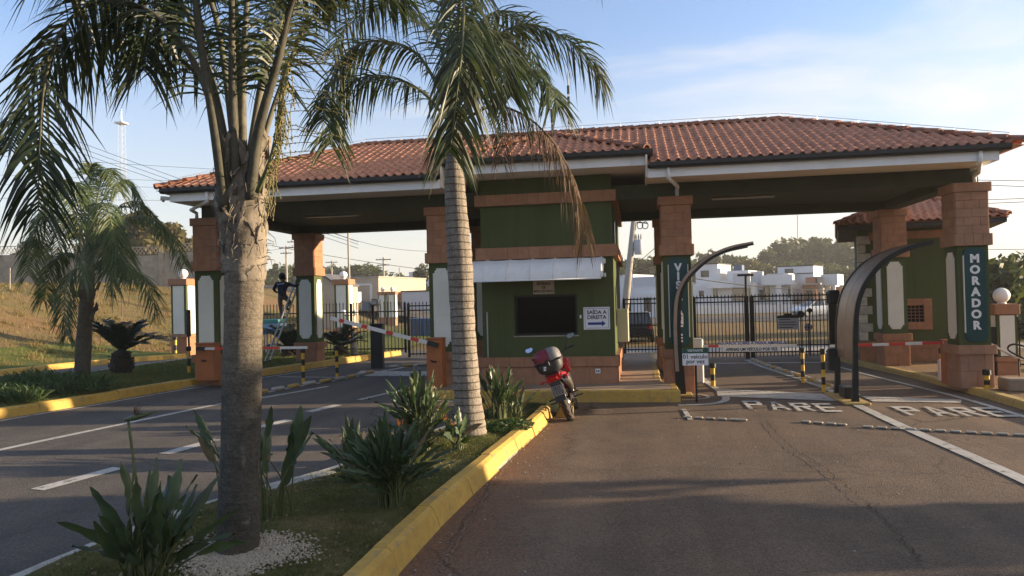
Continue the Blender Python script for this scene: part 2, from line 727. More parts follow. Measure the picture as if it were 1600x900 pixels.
MAT['letter'] = simple('white_letter', (.78, .78, .76), .5, .03, 2)
MAT['ink'] = simple('black_print', (.012, .012, .016), .6, .05, 2)
MAT['blue'] = simple('blue_print', (.012, .03, .22), .5, .05, 2)
MAT['signw'] = simple('sign_white', (.72, .73, .76), .45, .04, 3)
MAT['signc'] = simple('sign_cream', (.46, .37, .28), .6, .08, 3)
MAT['sgreen'] = simple('sign_green', (.012, .075, .045), .5, .06, 3)
MAT['iron'] = simple('black_iron', (.012, .012, .012), .5, .3, 6, metal=.2)
MAT['bronze'] = simple('brushed_bronze', (.30, .22, .165), .42, .12, 1.2, metal=.55, dirt=(.12, .085, .06))
MAT['awning'] = simple('awning_canvas', (.80, .80, .80), .7, .04, 2.0, dirt=(.5, .47, .43), dirtamt=.3)
MAT['glass_d'] = simple('dark_window', (.002, .002, .002), .3, .1, 2, spec=.06)
MAT['orange'] = simple('barrier_orange', (.36, .115, .032), .6, .12, 3, dirt=(.2, .08, .04))
MAT['red'] = simple('red_stripe', (.55, .045, .03), .5, .1, 4)
MAT['armw'] = simple('arm_white', (.66, .62, .58), .5, .06, 4)
MAT['yel'] = simple('bollard_yellow', (.66, .38, .035), .5, .12, 5)
MAT['blk'] = simple('black_plastic', (.014, .014, .015), .5, .2, 5)
MAT['beige'] = simple('beige_cabinet', (.52, .49, .40), .5, .05, 3)
MAT['globe'] = simple('white_globe', (.82, .80, .76), .35, .03, 3)
MAT['alu'] = simple('aluminium', (.45, .44, .42), .4, .1, 4, metal=.6)
MAT['frond'] = leaf_mat('palm_leaflet', (.036, .054, .021), .22, .4, .42, .15, tip=(.095, .09, .035))
MAT['frond_b'] = leaf_mat('palm_leaflet_dark', (.027, .042, .019), .2, .4, .42, .15, tip=(.06, .062, .026))
MAT['dead'] = leaf_mat('dead_frond', (.125, .080, .052), .1, .35, .8, .1)
MAT['rachis'] = simple('palm_rachis', (.13, .135, .055), .6, .2, 5)
MAT['boot'] = simple('palm_leaf_base', (.19, .16, .125), .9, .35, 4, bmp=.7, bscale=22, dirt=(.035, .027, .02), rnd=.22, dirtamt=.9)
MAT['petiole'] = simple('palm_petiole', (.095, .088, .06), .75, .4, 4, bmp=.5, bscale=30, dirt=(.035, .03, .02), rnd=.35, dirtamt=.9)
MAT['wither'] = leaf_mat('withered_leaf', (.15, .115, .07), .1, .35, .8, .2)
MAT['strel'] = leaf_mat('strelitzia_leaf', (.056, .085, .045), .15, .3, .38, .3, tip=(.10, .11, .05))
MAT['stem'] = simple('strelitzia_stem', (.085, .10, .035), .6, .2, 6)
MAT['petal'] = leaf_mat('orange_petal', (.75, .20, .02), .3, .2, .5)
MAT['cycad'] = leaf_mat('cycad_leaf', (.017, .030, .016), .12, .3, .4)
MAT['blade'] = leaf_mat('grass_blade', (.095, .105, .034), .3, .45, .7, 0, tip=(.17, .13, .06))
MAT['bushl'] = leaf_mat('shrub_leaf', (.050, .085, .025), .25, .4, .5)
MAT['treel'] = leaf_mat('tree_leaf', (.060, .072, .030), .25, .35, .6)
MAT['treel2'] = leaf_mat('eucalypt_leaf', (.070, .080, .042), .25, .35, .6)
MAT['treel3'] = leaf_mat('warm_tree_leaf', (.10, .085, .030), .25, .35, .6)
MAT['wood'] = simple('bark', (.11, .085, .06), .9, .3, 6, bmp=.5)
MAT['block'] = simple('concrete_block', (.30, .265, .21), .9, .14, 1.5, bmp=.3, dirt=(.17, .14, .10), rnd=.09)
MAT['wall_w'] = simple('white_render', (.62, .62, .63), .8, .05, .8)
MAT['wall_g'] = simple('grey_render', (.48, .49, .52), .8, .06, .8)
MAT['pole'] = simple('concrete_pole', (.32, .29, .25), .85, .12, 2)
MAT['wire'] = simple('cable', (.03, .03, .032), .6, .1, 2)
MAT['pebble'] = simple('white_pebble', (.30, .255, .195), .7, .3, 30, rnd=.2)
MAT['stone'] = simple('white_stone', (.50, .47, .42), .85, .25, 6, bmp=.4, rnd=.2)
MAT['fblue'] = simple('blue_bin', (.035, .08, .16), .5, .1, 3)


# palm bark: ring scars across the stem
def trunk_mat(name, col, dark, ring, thin, scuff, ringamt=.85, young=None, z0=2.2, z1=3.4):
    m, nt, p, o = new_mat(name)
    pos = position(nt)
    sx = nt.nodes.new('ShaderNodeSeparateXYZ')
    nt.links.new(pos, sx.inputs[0])
    w = noise(nt, pos, 3.0, 4)
    z = math_(nt, 'MULTIPLY_ADD', w, ring * .45, sx.outputs['Z'])
    fr = math_(nt, 'FRACT', math_(nt, 'DIVIDE', z, ring))
    rg = ramp(nt, fr, [(0, 1), (thin, .0), (1 - thin * .4, .0), (1, 1)])
    n = noise(nt, pos, 5, 8, .7, .4)
    c = ramp(nt, n, [(.3, [x * .72 for x in col]), (.7, [x * 1.25 for x in col])])
    if young:
        mr = nt.nodes.new('ShaderNodeMapRange')
        mr.inputs['From Min'].default_value = z0
        mr.inputs['From Max'].default_value = z1
        nt.links.new(math_(nt, 'MULTIPLY_ADD', n, 1.2, sx.outputs['Z']), mr.inputs['Value'])
        c = mixc(nt, mr.outputs[0], c, young)
    # vertical streaks
    mpn = nt.nodes.new('ShaderNodeMapping')
    mpn.inputs['Scale'].default_value = (3, 3, 24) if ringamt < .5 else (26, 26, 1.6)
    nt.links.new(pos, mpn.inputs[0])
    st = noise(nt, mpn.outputs[0], 1, 5, .6)
    c = mixc(nt, ramp(nt, st, [(.5, 0), (.75, .5)]), c, dark)
    c = mixc(nt, math_(nt, 'MULTIPLY', rg, ringamt), c, dark)
    li = noise(nt, pos, 7.5, 5, .75, .9)
    c = mixc(nt, ramp(nt, li, [(.62, 0), (.70, .7)]), c, scuff)
    fine = noise(nt, pos, 34, 6, .7, .5)
    c = mixc(nt, 1.0, c, ramp(nt, fine, [(.3, .62), (.7, 1.38)]), 'MULTIPLY')
    c = mixc(nt, ramp(nt, noise(nt, pos, 2.6, 7, .72, 1.1), [(.56, 0), (.66, .5)]), c, scuff)
    nt.links.new(c, p.inputs['Base Color'])
    p.inputs['Roughness'].default_value = .9
    p.inputs['Specular IOR Level'].default_value = .15
    h = math_(nt, 'SUBTRACT', math_(nt, 'ADD', n, st), math_(nt, 'MULTIPLY', rg, 1.0 if ringamt > .5 else .08))
    h = math_(nt, 'ADD', h, math_(nt, 'MULTIPLY', fine, .9))
    bump(nt, p, h, .75, .022)
    return m


MAT['bark1'] = trunk_mat('palm_bark_dark', (.088, .079, .066), (.034, .030, .026), .16, .05, (.22, .20, .165), .05, (.20, .165, .125), 1.9, 3.5)
MAT['bark2'] = trunk_mat('palm_bark_pale', (.255, .222, .185), (.085, .068, .055), .115, .16, (.20, .16, .13))
# ------------------------------------------------------------------ terrain, roads, kerbs
def sstep(t):
    t = max(0.0, min(1.0, t))
    return t * t * (3 - 2 * t)


def terrain_z(x, y):
    z = zg(x) - .04
    if x < -18.4:
        z += 3.45 * sstep((-18.4 - x) / 17.0)
        z += .10 * math.sin(x * .9 + y * .31) * sstep((-19 - x) / 4)
        z += .07 * math.sin(x * .37 - y * .83) * sstep((-19 - x) / 4)
    if x > 14:
        z += .6 * sstep((x - 14) / 30.0)
    return z


def sheet(name, xs, ys, zf, m):
    b = MB()
    nx = len(xs)
    for y in ys:
        for x in xs:
            b.v.append((x, y, zf(x, y)))
    for j in range(len(ys) - 1):
        for i in range(nx - 1):
            b.f.append((j * nx + i, j * nx + i + 1, (j + 1) * nx + i + 1, (j + 1) * nx + i))
            b.m.append(0)
    return structure(b.build(name, m, None, True))


xs = [-900, -500, -250, -150, -100, -70] + [-60 + i for i in range(0, 47)] + [-13, -10, -6, -1.5, 0, 3, 7, 10, 14, 20, 26, 32, 38, 44, 60, 100, 200, 400, 900]
ys = [-120, -60, -30, -15, -8, 0] + [4 + 2 * i for i in range(0, 36)] + [80, 90, 110, 150, 220, 400, 800, 1600, 2600]
sheet('ground', xs, ys, terrain_z, MAT['mound'])
xr = [-19.2, -15.5, -12, -8, -4, -2.9, -1.5, 0, 4, 8, 30]
road = sheet('road', xr, [-15, 0, 10, 20, 30.5], lambda x, y: zg(x), MAT['asphalt'])
road.data.materials.append(MAT['asphalt_l'])
for p_ in road.data.polygons:
    if p_.center.x < -2.5:
        p_.material_index = 1
# dry plot, inner street and yards seen through the gates
sheet('dry_field', [-9.5, -5, -1.5, 3, 8, 15, 25], [33.5, 45, 62], lambda x, y: zg(x) - .02, MAT['dry'])
sheet('inner_street', [-40, -15.5, -5, -1.5, 10, 25, 60], [62, 70, 79], lambda x, y: terrain_z(x, y) + .06, MAT['asphalt_l'])
sheet('inner_yard', [-9.0, -1.5, 8, 16], [30.5, 33.5], lambda x, y: zg(x) - .005, MAT['concrete'])
sheet('inner_lane', [-9.5, -7, -3, -1.5], [33.5, 37], lambda x, y: zg(x) + .02, MAT['asphalt_l'])
sheet('green_verge', [-17, -15, -10.2], [26.9, 40, 48], lambda x, y: zg(x) + .05, MAT['green_lawn'])
sheet('inner_verge', [-10, -6, -2], [37, 41, 47], lambda x, y: zg(x) + .05, MAT['green_lawn'])


def resample(path, step):
    pts = [Vector((p[0], p[1], 0)) for p in path]
    out = [pts[0]]
    acc = 0
    for a, b in zip(pts, pts[1:]):
        L = (b - a).length
        d = step - acc
        while d <= L:
            out.append(a + (b - a) * (d / L))
            d += step
        acc = L - (d - step)
    if (out[-1] - pts[-1]).length > step * .3:
        out.append(pts[-1])
    else:
        out[-1] = pts[-1]
    return out


def smooth_path(path, n=60):
    return [(p.x, p.y) for p in catmull([(a, b, 0) for a, b in path], n)]


def kerb(path, w, h, batter, m, stone=1.0, base=0.0, name='kerb', ztop=None):
    """kerb whose outer (road) side is to the right of the walking direction; stones are single pieces"""
    bed = MB()
    P = resample(path, stone)
    nrm = []
    for i, p in enumerate(P):
        d = (P[min(i + 1, len(P) - 1)] - P[max(i - 1, 0)]).normalized()
        nrm.append(Vector((d.y, -d.x, 0)))

    def section(p, n, g, jit):
        z0 = zg(p.x) + base - .03
        z1 = (ztop(p.x) if ztop else zg(p.x) + h) + jit
        c = .035
        q = [(0, z0), (-batter * .75, z1 - c), (-batter - c * .7, z1), (-w + g, z1 - .004), (-w + g, z0)]
        return [Vector((p.x + n.x * a, p.y + n.y * a, z)) for a, z in q]
    rootb = None
    for i in range(len(P) - 1):
        a, b = P[i], P[i + 1]
        sec0 = section(a, nrm[i], 0, -.014)
        sec1 = section(b, nrm[i + 1], 0, -.014)
        k = len(bed.v)
        for s in (sec0, sec1):
            cx = sum((v for v in s), Vector()) / len(s)
            bed.v += [tuple(v + (cx - v).normalized() * .014) for v in s]
        for j in range(5):
            j2 = (j + 1) % 5
            bed.f.append((k + j, k + j2, k + 5 + j2, k + 5 + j)); bed.m.append(0)
    rootb = structure(bed.build(name, MAT['concrete']))
    for i in range(len(P) - 1):
        a, b = P[i], P[i + 1]
        d = (b - a)
        g = .008
        jit = random.uniform(-.004, .004)
        n0 = nrm[i].lerp(nrm[i + 1], g / max(d.length, .01)).normalized()
        sh = random.uniform(-.010, .010)
        st = MB()
        ss = []
        K = 4
        for t in range(K + 1):
            u = g / d.length + (1 - 2 * g / d.length) * t / K
            nn = nrm[i].lerp(nrm[i + 1], u).normalized()
            ss.append(section(a + d * u + nn * sh, nn, 0, jit + random.uniform(-.003, .003)))
        for s in ss:
            st.v += [tuple(v) for v in s]
        for t in range(K):
            for j in range(5):
                j2 = (j + 1) % 5
                st.f.append((t * 5 + j, t * 5 + j2, t * 5 + 5 + j2, t * 5 + 5 + j)); st.m.append(0)
        st.f.append((4, 3, 2, 1, 0)); st.m.append(0)
        e = K * 5
        st.f.append((e, e + 1, e + 2, e + 3, e + 4)); st.m.append(0)
        st.build('kerb_stone', m, rootb)
    return rootb


def slab(name, L, Rr, zf, m, nu=8, parent=None):
    """top sheet between a left and a right boundary (equal point counts)"""
    b = MB()
    for (lx, ly), (rx, ry) in zip(L, Rr):
        for i in range(nu + 1):
            t = i / nu
            x = lx + (rx - lx) * t
            y = ly + (ry - ly) * t
            b.v.append((x, y, zf(x, y)))
    for j in range(len(L) - 1):
        for i in range(nu):
            b.f.append((j * (nu + 1) + i, j * (nu + 1) + i + 1, (j + 1) * (nu + 1) + i + 1, (j + 1) * (nu + 1) + i)); b.m.append(0)
    return structure(b.build(name, m, parent, True))


def interp(path, y):
    """x on a path given y (path monotone in y)"""
    for (x0, y0), (x1, y1) in zip(path, path[1:]):
        if y0 <= y <= y1:
            return x0 + (x1 - x0) * (y - y0) / (y1 - y0)
    return path[0][0] if y < path[0][1] else path[-1][0]


# planted island in the foreground
ISL_R = [(-2.05, -4), (-2.04, 2), (-2.03, 5.9), (-2.0, 7.5), (-1.9, 9.4), (-1.75, 11.8), (-1.64, 14.2)]
ISL_L = [(-5.6, -4), (-5.15, 2), (-4.92, 5.5), (-4.75, 7.0), (-4.3, 8.2), (-3.9, 9.2), (-3.45, 11.5), (-3.05, 13.6)]
tip = [(-1.64, 14.2), (-1.66, 14.75), (-1.85, 15.12), (-2.2, 15.2), (-2.6, 15.0), (-2.9, 14.5), (-3.05, 13.6)]
kerb(smooth_path(ISL_R, 80), .24, .22, .10, MAT['kerb_y'], 1.25, name='yellow_kerb')
kerb(smooth_path(list(reversed(tip)), 30), .36, .20, .12, MAT['kerb_y'], .55, name='yellow_kerb')
kerb(list(reversed(smooth_path(ISL_L, 80))), .32, .15, .06, MAT['kerb_w'], 1.0, name='whitewashed_kerb')


def island_z(x, y):
    return zg(x) + .165 + .022 * math.sin(x * 2.3 + y * .9) * math.sin(y * 1.7) + .01 * math.sin(x * 7 + y * 5)


yy = [-4 + .35 * i for i in range(0, 53)]
Lp = [(interp(ISL_L, y) + .18, y) for y in yy if y < 14.6]
Rp = [(interp(ISL_R, y) - .20, y) for y in yy if y < 14.6]
Lp.append((-2.55, 14.85)); Rp.append((-2.0, 14.9))
lawn = slab('planted_island_soil', Lp, Rp, island_z, MAT['lawn'], 12)

# booth platform
PLAT_Z = .255
plat = MB()
pp = [(-5.40, 16.95), (-5.22, 16.36), (-5.05, 16.27), (.70, 16.27), (.80, 16.37), (.80, 17.45), (.50, 17.75), (.50, 27.2), (-5.40, 27.2)]
plat.prism([(x * .999, y + .02) for x, y in pp], -.05, PLAT_Z)
structure(plat.build('booth_platform', MAT['pave']))
zt_ = lambda x: PLAT_Z + .006
kerb([(-5.30, 16.24), (.86, 16.24)], .16, .26, .02, MAT['kerb_y'], 1.1, name='platform_kerb', ztop=zt_)
kerb([(.86, 16.40), (.86, 17.52)], .16, .26, .02, MAT['kerb_y'], 1.1, name='platform_kerb', ztop=zt_)
kerb([(.54, 17.7), (.54, 27)], .16, .26, .02, MAT['kerb_yd'], 1.1, name='platform_kerb', ztop=zt_)
kerb([(-5.46, 27), (-5.46, 16.26)], .16, .26, .02, MAT['kerb_y'], 1.1, name='platform_kerb', ztop=zt_)

# left island with lawn, its yellow kerb
LK = [(-12.6, 5), (-12.15, 10), (-11.88, 12.2), (-11.62, 13.9), (-11.40, 16.3), (-11.12, 18.0), (-10.75, 19.9), (-10.24, 22.7), (-9.63, 25.8), (-9.2, 28)]
kerb(smooth_path(LK, 60), .22, .2, .04, MAT['kerb_y'], 1.0, name='left_kerb')
yy = [5 + .5 * i for i in range(0, 45)]
slab('left_island_lawn', [(-15.2, y) for y in yy], [(interp(LK, y) - .2, y) for y in yy],
     lambda x, y: zg(x) + .175 + .02 * math.sin(x * 2 + y), MAT['green_lawn'], 10)
edge = MB()
edge.prism([(-15.34, 5), (-15.19, 5), (-15.19, 27), (-15.34, 27)], .2, .55)
structure(edge.build('lane_edging', MAT['concrete']))
FKP = [(-19.2, 12), (-18.9, 19), (-18.75, 21.4), (-18.2, 23.5), (-16.85, 25.5)]
kerb(smooth_path(FKP, 40), .2, .18, .04, MAT['kerb_y'], 1.0, name='far_lane_kerb')
# the ground swells up to the far kerb
slab('far_lane_verge', [(x - 4.5, y + 2.5) for x, y in FKP], [(x - .18, y + .1) for x, y in FKP], lambda x, y: max(zg(x) + .17, terrain_z(x, y) + .03), MAT['green_lawn'], 8)

# right-hand pavement
RK = [(7.02, -6), (7.02, 11), (7.02, 15), (7.05, 17), (6.92, 20.7), (6.56, 24.0), (6.40, 26.6)]
kerb(list(reversed(smooth_path(RK, 60))), .26, .14, .05, MAT['kerb_yd'], 1.0, name='right_kerb')
yy = [-6 + .8 * i for i in range(0, 42)]
slab('right_pavement', [(interp(RK, y) + .2, y) for y in yy], [(26, y) for y in yy], lambda x, y: .125 + .012 * math.sin(x * 3 + y * 2), MAT['dirt'], 14)


# ------------------------------------------------------------------ painted markings (children of the road)
_dz = [0.004]


def next_dz():
    _dz[0] += .0005
    return _dz[0]


def mark(name, pts, m=None, dz=None):
    dz = next_dz()
    b = MB()
    b.poly([(p[0], p[1], zg(p[0]) + dz) for p in pts])
    return b.build(name, m or MAT['mark'], road)


def mline(name, path, w, m=None, dz=None, step=.8):
    dz = next_dz()
    P = resample(path, step)
    b = MB()
    for i, p in enumerate(P):
        d = (P[min(i + 1, len(P) - 1)] - P[max(i - 1, 0)]).normalized()
        n = Vector((-d.y, d.x, 0)) * (w / 2)
        for s in (1, -1):
            q = p + n * s
            b.v.append((q.x, q.y, zg(q.x) + dz))
    for i in range(len(P) - 1):
        b.f.append((2 * i + 1, 2 * i + 3, 2 * i + 2, 2 * i)); b.m.append(0)
    return b.build(name, m or MAT['mark'], road)


mline('lane_line', smooth_path([(-10.1, 4), (-9.55, 9.74), (-9.27, 12.05), (-8.91, 14.69), (-8.44, 15.91), (-7.9, 17.98)], 30), .13)
mline('edge_line', smooth_path([(-12.3, 5), (-11.72, 12.1), (-11.45, 13.9), (-11.22, 16.3), (-10.9, 18.0), (-10.5, 19.9), (-10.0, 22.7)], 30), .10)
for y0, y1, x0, x1 in ((2.2, 4.6, -7.5, -7.35), (5.0, 6.6, -7.35, -7.25), (7.82, 9.0, -7.16, -6.98), (9.9, 11.05, -6.92, -6.78), (12.2, 13.0, -6.66, -6.5), (13.95, 14.95, -6.55, -6.36)):
    mline('lane_dash', [(x0, y0), (x1, y1)], .21)
mline('lane_line', [(-6.2, 15.75), (-5.62, 18.5), (-5.45, 20.3)], .13)
mline('stop_line', [(-5.5, 15.95), (-2.6, 15.85)], .10)
mark('stop_line', [(-8.2, 20.4), (-5.6, 20.8), (-5.7, 22.1), (-8.5, 21.8)])
mline('lane_line', [(-8.9, 16.3), (-8.6, 18.0), (-8.15, 19.4), (-7.95, 21.3), (-7.7, 22.3), (-7.35, 24.6)], .16)
mline('cross_line', [(-10.2, 19.8), (-8.2, 19.95)], .12)
mline('lane_line', smooth_path([(4.45, 2), (4.46, 9.5), (4.33, 13), (4.28, 15.9)], 30), .2)
mline('edge_line', smooth_path([(6.72, 2), (6.66, 14), (6.6, 16.83), (6.3, 19.75), (6.07, 21.9), (5.93, 24.0)], 30), .13)
mline('lane_line', [(4.35, 15.9), (4.42, 18.1), (4.2, 20.6), (3.8, 24.2), (3.7, 26.5)], .28)
mark('stop_line', [(1.72, 17.1), (4.2, 16.3), (4.4, 17.3), (1.81, 18.5)])
mark('stop_line', [(4.72, 16.25), (6.3, 16.05), (6.5, 16.5), (4.72, 17.1)])
mline('edge_line', smooth_path([(1.62, 22.2), (1.72, 20.3), (1.82, 18.5), (1.88, 17.2), (1.80, 16.45), (1.55, 16.0), (1.2, 15.82), (.78, 15.75)], 60), .16, step=.2)
mline('edge_line', smooth_path([(1.12, 17.5), (1.42, 17.35), (1.5, 16.9), (1.2, 16.6), (.88, 16.5)], 40), .07, step=.15)
mline('cross_line', [(1.6, 25.2), (6.1, 25.2)], .28)
mline('lane_line', [(.9, 13.9), (.86, 15.2)], .09)


def glyph(name, polys, x0, x1, yb, yt):
    """letter on the ground; glyph box 0..1 wide, 0..1 tall; nearer edge yb"""
    b = MB()
    dz = next_dz()
    for P in polys:
        b.poly([(x0 + (x1 - x0) * u, yb + (yt - yb) * v, zg(x0) + dz) for u, v in P])
    return b.build(name, MAT['mark'], road)


GL = {
    'P': [[(0, 0), (.24, 0), (.24, 1), (0, 1)], [(.24, .82), (.9, .82), (.9, 1), (.24, 1)], [(.24, .42), (.9, .42), (.9, .58), (.24, .58)], [(.9, .42), (1, .5), (1, .92), (.9, 1)], [(.74, .58), (.9, .58), (.9, .82), (.74, .82)]],
    'A': [[(0, 0), (.22, 0), (.5, .84), (.5, 1), (.38, 1)], [(.78, 0), (1, 0), (.62, 1), (.5, 1), (.5, .84)], [(.29, .22), (.71, .22), (.65, .38), (.35, .38)]],
    'R': [[(0, 0), (.24, 0), (.24, 1), (0, 1)], [(.24, .82), (.9, .82), (.9, 1), (.24, 1)], [(.24, .42), (.9, .42), (.9, .58), (.24, .58)], [(.9, .42), (1, .5), (1, .92), (.9, 1)], [(.74, .58), (.9, .58), (.9, .82), (.74, .82)], [(.45, .42), (.72, .42), (1, 0), (.74, 0)]],
    'E': [[(0, 0), (.24, 0), (.24, 1), (0, 1)], [(.24, .82), (1, .82), (1, 1), (.24, 1)], [(.24, .42), (.9, .42), (.9, .58), (.24, .58)], [(.24, 0), (1, 0), (1, .18), (.24, .18)]],
}
for k, ch in enumerate('PARE'):
    glyph('road_letter_' + ch.lower(), GL[ch], 2.12 + .44 * k, 2.47 + .44 * k, 15.25 - .14 * k, 16.35 - .14 * k)
    glyph('road_letter_' + ch.lower(), GL[ch], 4.82 + .46 * k, 5.18 + .46 * k, 14.45 - .05 * k, 15.55 - .05 * k)


# raised lane dividers
def divider_mesh(name, l, w, h, m):
    b = MB()
    b.box(-l / 2, -w / 2, 0, l / 2, w / 2, h, h * .45)
    return b.mesh(name, m)


dm_y = divider_mesh('lane_divider', .42, .17, .09, MAT['mark_y'])
dm_w = divider_mesh('lane_divider', .42, .17, .09, MAT['kerb_w'])
MAT['studp'] = worn_paint('stud_paint', (.36, .32, .25), (.2, .16, .12), .6, .75, 8)
stud_m = divider_mesh('road_stud', .16, .085, .034, MAT['studp'])


ORD = ['nearest', 'second', 'third', 'fourth', 'fifth', 'sixth', 'seventh', 'eighth', 'ninth', 'tenth', 'eleventh', 'twelfth', 'thirteenth', 'fourteenth', 'fifteenth', 'sixteenth', 'seventeenth', 'eighteenth', 'nineteenth', 'twentieth']


def place_dividers(path, step, meshes, name, label, cat, group):
    P = resample(path, step)
    for i in range(len(P) - 1):
        a, b = P[i], P[i + 1]
        d = b - a
        c = (a + b) / 2
        o = bpy.data.objects.new(name, meshes[i % len(meshes)])
        COL.objects.link(o)
        o.location = (c.x, c.y, zg(c.x) + .003)
        o.rotation_euler = (0, 0, math.atan2(d.y, d.x) + random.uniform(-.05, .05))
        tag(o, label.format(ORD[min(i, 19)]), cat, group)


place_dividers([(4.62, 16.9), (4.52, 18.1), (4.3, 20.6), (3.9, 24.2), (3.8, 26.2)], .56, [dm_w, dm_y], 'lane_divider',
               '{} raised block, counted from the arch feet, in the row dividing the two right lanes', 'lane divider', 'divider blocks between the right-hand lanes')
place_dividers([(-8.95, 16.1), (-8.6, 18.0), (-8.15, 19.4), (-7.95, 21.3)], .62, [dm_y, dm_w], 'lane_divider',
               '{} raised block, counted from the big trunk, in the row dividing the left lanes', 'lane divider', 'divider blocks between the left-hand lanes')
place_dividers([(-7.95, 22.6), (-7.6, 23.4), (-6.0, 24.8), (-5.6, 25.2)], .62, [dm_w, dm_y], 'lane_divider',
               '{} raised block, counted from the camera post, in the short row behind it', 'lane divider', 'divider blocks behind the camera post')
for a, b, w_ in (((.76, 14.18), (1.86, 13.84), 'left'), ((2.77, 13.75), (3.45, 13.38), 'middle'), ((3.64, 13.24), (5.9, 12.5), 'long right'), ((5.9, 12.5), (6.5, 12.35), 'far right')):
    place_dividers([a, b], .21, [stud_m], 'road_stud', '{} worn stud from left in ' + w_ + ' stretch of the broken row before PARE', 'road stud', 'stud row across the asphalt')


# cracks and tar seams in the asphalt
MAT['crack'] = simple('tar_crack', (.040, .030, .023), .8, .2, 8)
MAT['seam'] = simple('dusty_seam', (.16, .115, .08), .9, .3, 9)


def crack(pts, w, m, seed, name='road_crack'):
    rr = random.Random(seed)
    P = catmull([gr(x, y) for x, y in pts], 90)
    b = MB()
    dz = next_dz()
    for i, p in enumerate(P):
        d = (P[min(i + 1, 90)] - P[max(i - 1, 0)]).normalized()
        n = Vector((-d.y, d.x, 0))
        p = p + n * rr.gauss(0, .018)
        ww = w * rr.uniform(.25, 1.2) * .5
        for s in (1, -1):
            q = p + n * (s * ww)
            b.v.append((q.x, q.y, zg(q.x) + dz))
    for i in range(90):
        b.f.append((2 * i + 1, 2 * i + 3, 2 * i + 2, 2 * i)); b.m.append(0)
    b.build(name, m, road)


crack([(1196, 658), (1225, 690), (1290, 735), (1345, 780), (1395, 828), (1440, 880)], .021, MAT['crack'], 1)
crack([(1480, 678), (1530, 695), (1568, 706), (1600, 720)], .02, MAT['crack'], 2)
crack([(872, 648), (845, 672), (800, 720), (760, 775), (715, 850), (690, 895)], .024, MAT['seam'], 3)
crack([(866, 652), (838, 677), (790, 728), (748, 785), (700, 858)], .010, MAT['crack'], 4)
crack([(0, 690), (120, 668), (260, 640), (340, 626)], .015, MAT['crack'], 5)
crack([(1060, 700), (1140, 692), (1260, 712), (1400, 705)], .010, MAT['crack'], 6)
# ------------------------------------------------------------------ lettering
def lettering(text, size, m, parent, loc, rot=(R(90), 0, 0), bold=.0, ext=.004, align='CENTER', sx=1.0, space=1.0, line=1.0, name='lettering'):
    c = bpy.data.curves.new(name, 'FONT')
    c.body = text
    c.size = size
    c.align_x = align
    c.align_y = 'CENTER'
    c.extrude = ext
    c.offset = bold
    c.space_line = line
    c.space_character = space
    c.resolution_u = 3
    c.materials.append(m)
    tmp = bpy.data.objects.new(name, c)
    COL.objects.link(tmp)
    me = bpy.data.meshes.new_from_object(tmp.evaluated_get(bpy.context.evaluated_depsgraph_get()))
    me.name = name
    bpy.data.objects.remove(tmp)
    bpy.data.curves.remove(c)
    o = bpy.data.objects.new(name, me)
    COL.objects.link(o)
    o.parent = parent
    o.location = Vector(loc) - org(parent)
    o.rotation_euler = rot
    o.scale = (sx, 1, 1)
    return o


# ------------------------------------------------------------------ cladding
_tm = {}


def tile_mesh(w, h, m, t=.022):
    k = (round(w, 3), round(h, 3), m.name)
    if k not in _tm:
        b = MB()
        b.box(-w / 2 + .002, -t, -h / 2 + .002, w / 2 - .002, .012, h / 2 - .002, .003)
        _tm[k] = b.mesh('cladding_tile', m)
    return _tm[k]


def clad_face(parent, a, b, z0, z1, cols, rows, m, stagger=True, name='cladding_tile'):
    """cover the vertical rectangle from a to b (seen from outside, left to right) with single tiles"""
    a = Vector((a[0], a[1], 0)); b = Vector((b[0], b[1], 0))
    d = b - a
    L = d.length
    ang = math.atan2(d.y, d.x)
    hh = (z1 - z0) / rows
    w = L / cols
    nrm = Vector((d.y, -d.x, 0)).normalized()
    for r in range(rows):
        cuts = [i * w for i in range(cols + 1)]
        if stagger and r % 2:
            cuts = [0] + [(i + .5) * w for i in range(cols)] + [L]
        for c0, c1 in zip(cuts, cuts[1:]):
            c = a + d.normalized() * ((c0 + c1) / 2) + nrm * random.uniform(-.002, .003)
            piece(name, tile_mesh(c1 - c0, hh, m), parent, (c.x, c.y, z0 + hh * (r + .5)), (0, 0, ang))


def clad_box(parent, x0, y0, x1, y1, z0, z1, cols, rows, m, faces='FLRB', stagger=True, cols_side=None):
    cs = cols_side or cols
    if 'F' in faces:
        clad_face(parent, (x0, y0), (x1, y0), z0, z1, cols, rows, m, stagger)
    if 'R' in faces:
        clad_face(parent, (x1, y0), (x1, y1), z0, z1, cs, rows, m, stagger)
    if 'B' in faces:
        clad_face(parent, (x1, y1), (x0, y1), z0, z1, cols, rows, m, stagger)
    if 'L' in faces:
        clad_face(parent, (x0, y1), (x0, y0), z0, z1, cs, rows, m, stagger)


def panel_poly(w, h, n=.09):
    a, b = w / 2, h / 2
    q = [(a, -b + n * 1.3), (a, b - n * 1.3), (a - n * .45, b - n * 1.3), (a - n * .5, b - n * .9), (a - n * .62, b - n * .6), (a - n * .95, b - n * .5), (a - n * 1.0, b)]
    top = q[2:]
    q += [(-x, z) for x, z in reversed(top)]
    q += [(-a, b - n * 1.3), (-a, -b + n * 1.3)]
    q += [(-x, -z) for x, z in top]
    q += [(x, -z) for x, z in reversed(top)]
    return q


_pm = {}


def panel_mesh(w, h):
    k = (round(w, 3), round(h, 3))
    if k not in _pm:
        b = MB()
        b.prism(panel_poly(w, h), -.025, .01, 'y')
        _pm[k] = b.mesh('panel', MAT['panel'])
    return _pm[k]


PW = .66
PILLAR_TOP = 4.6


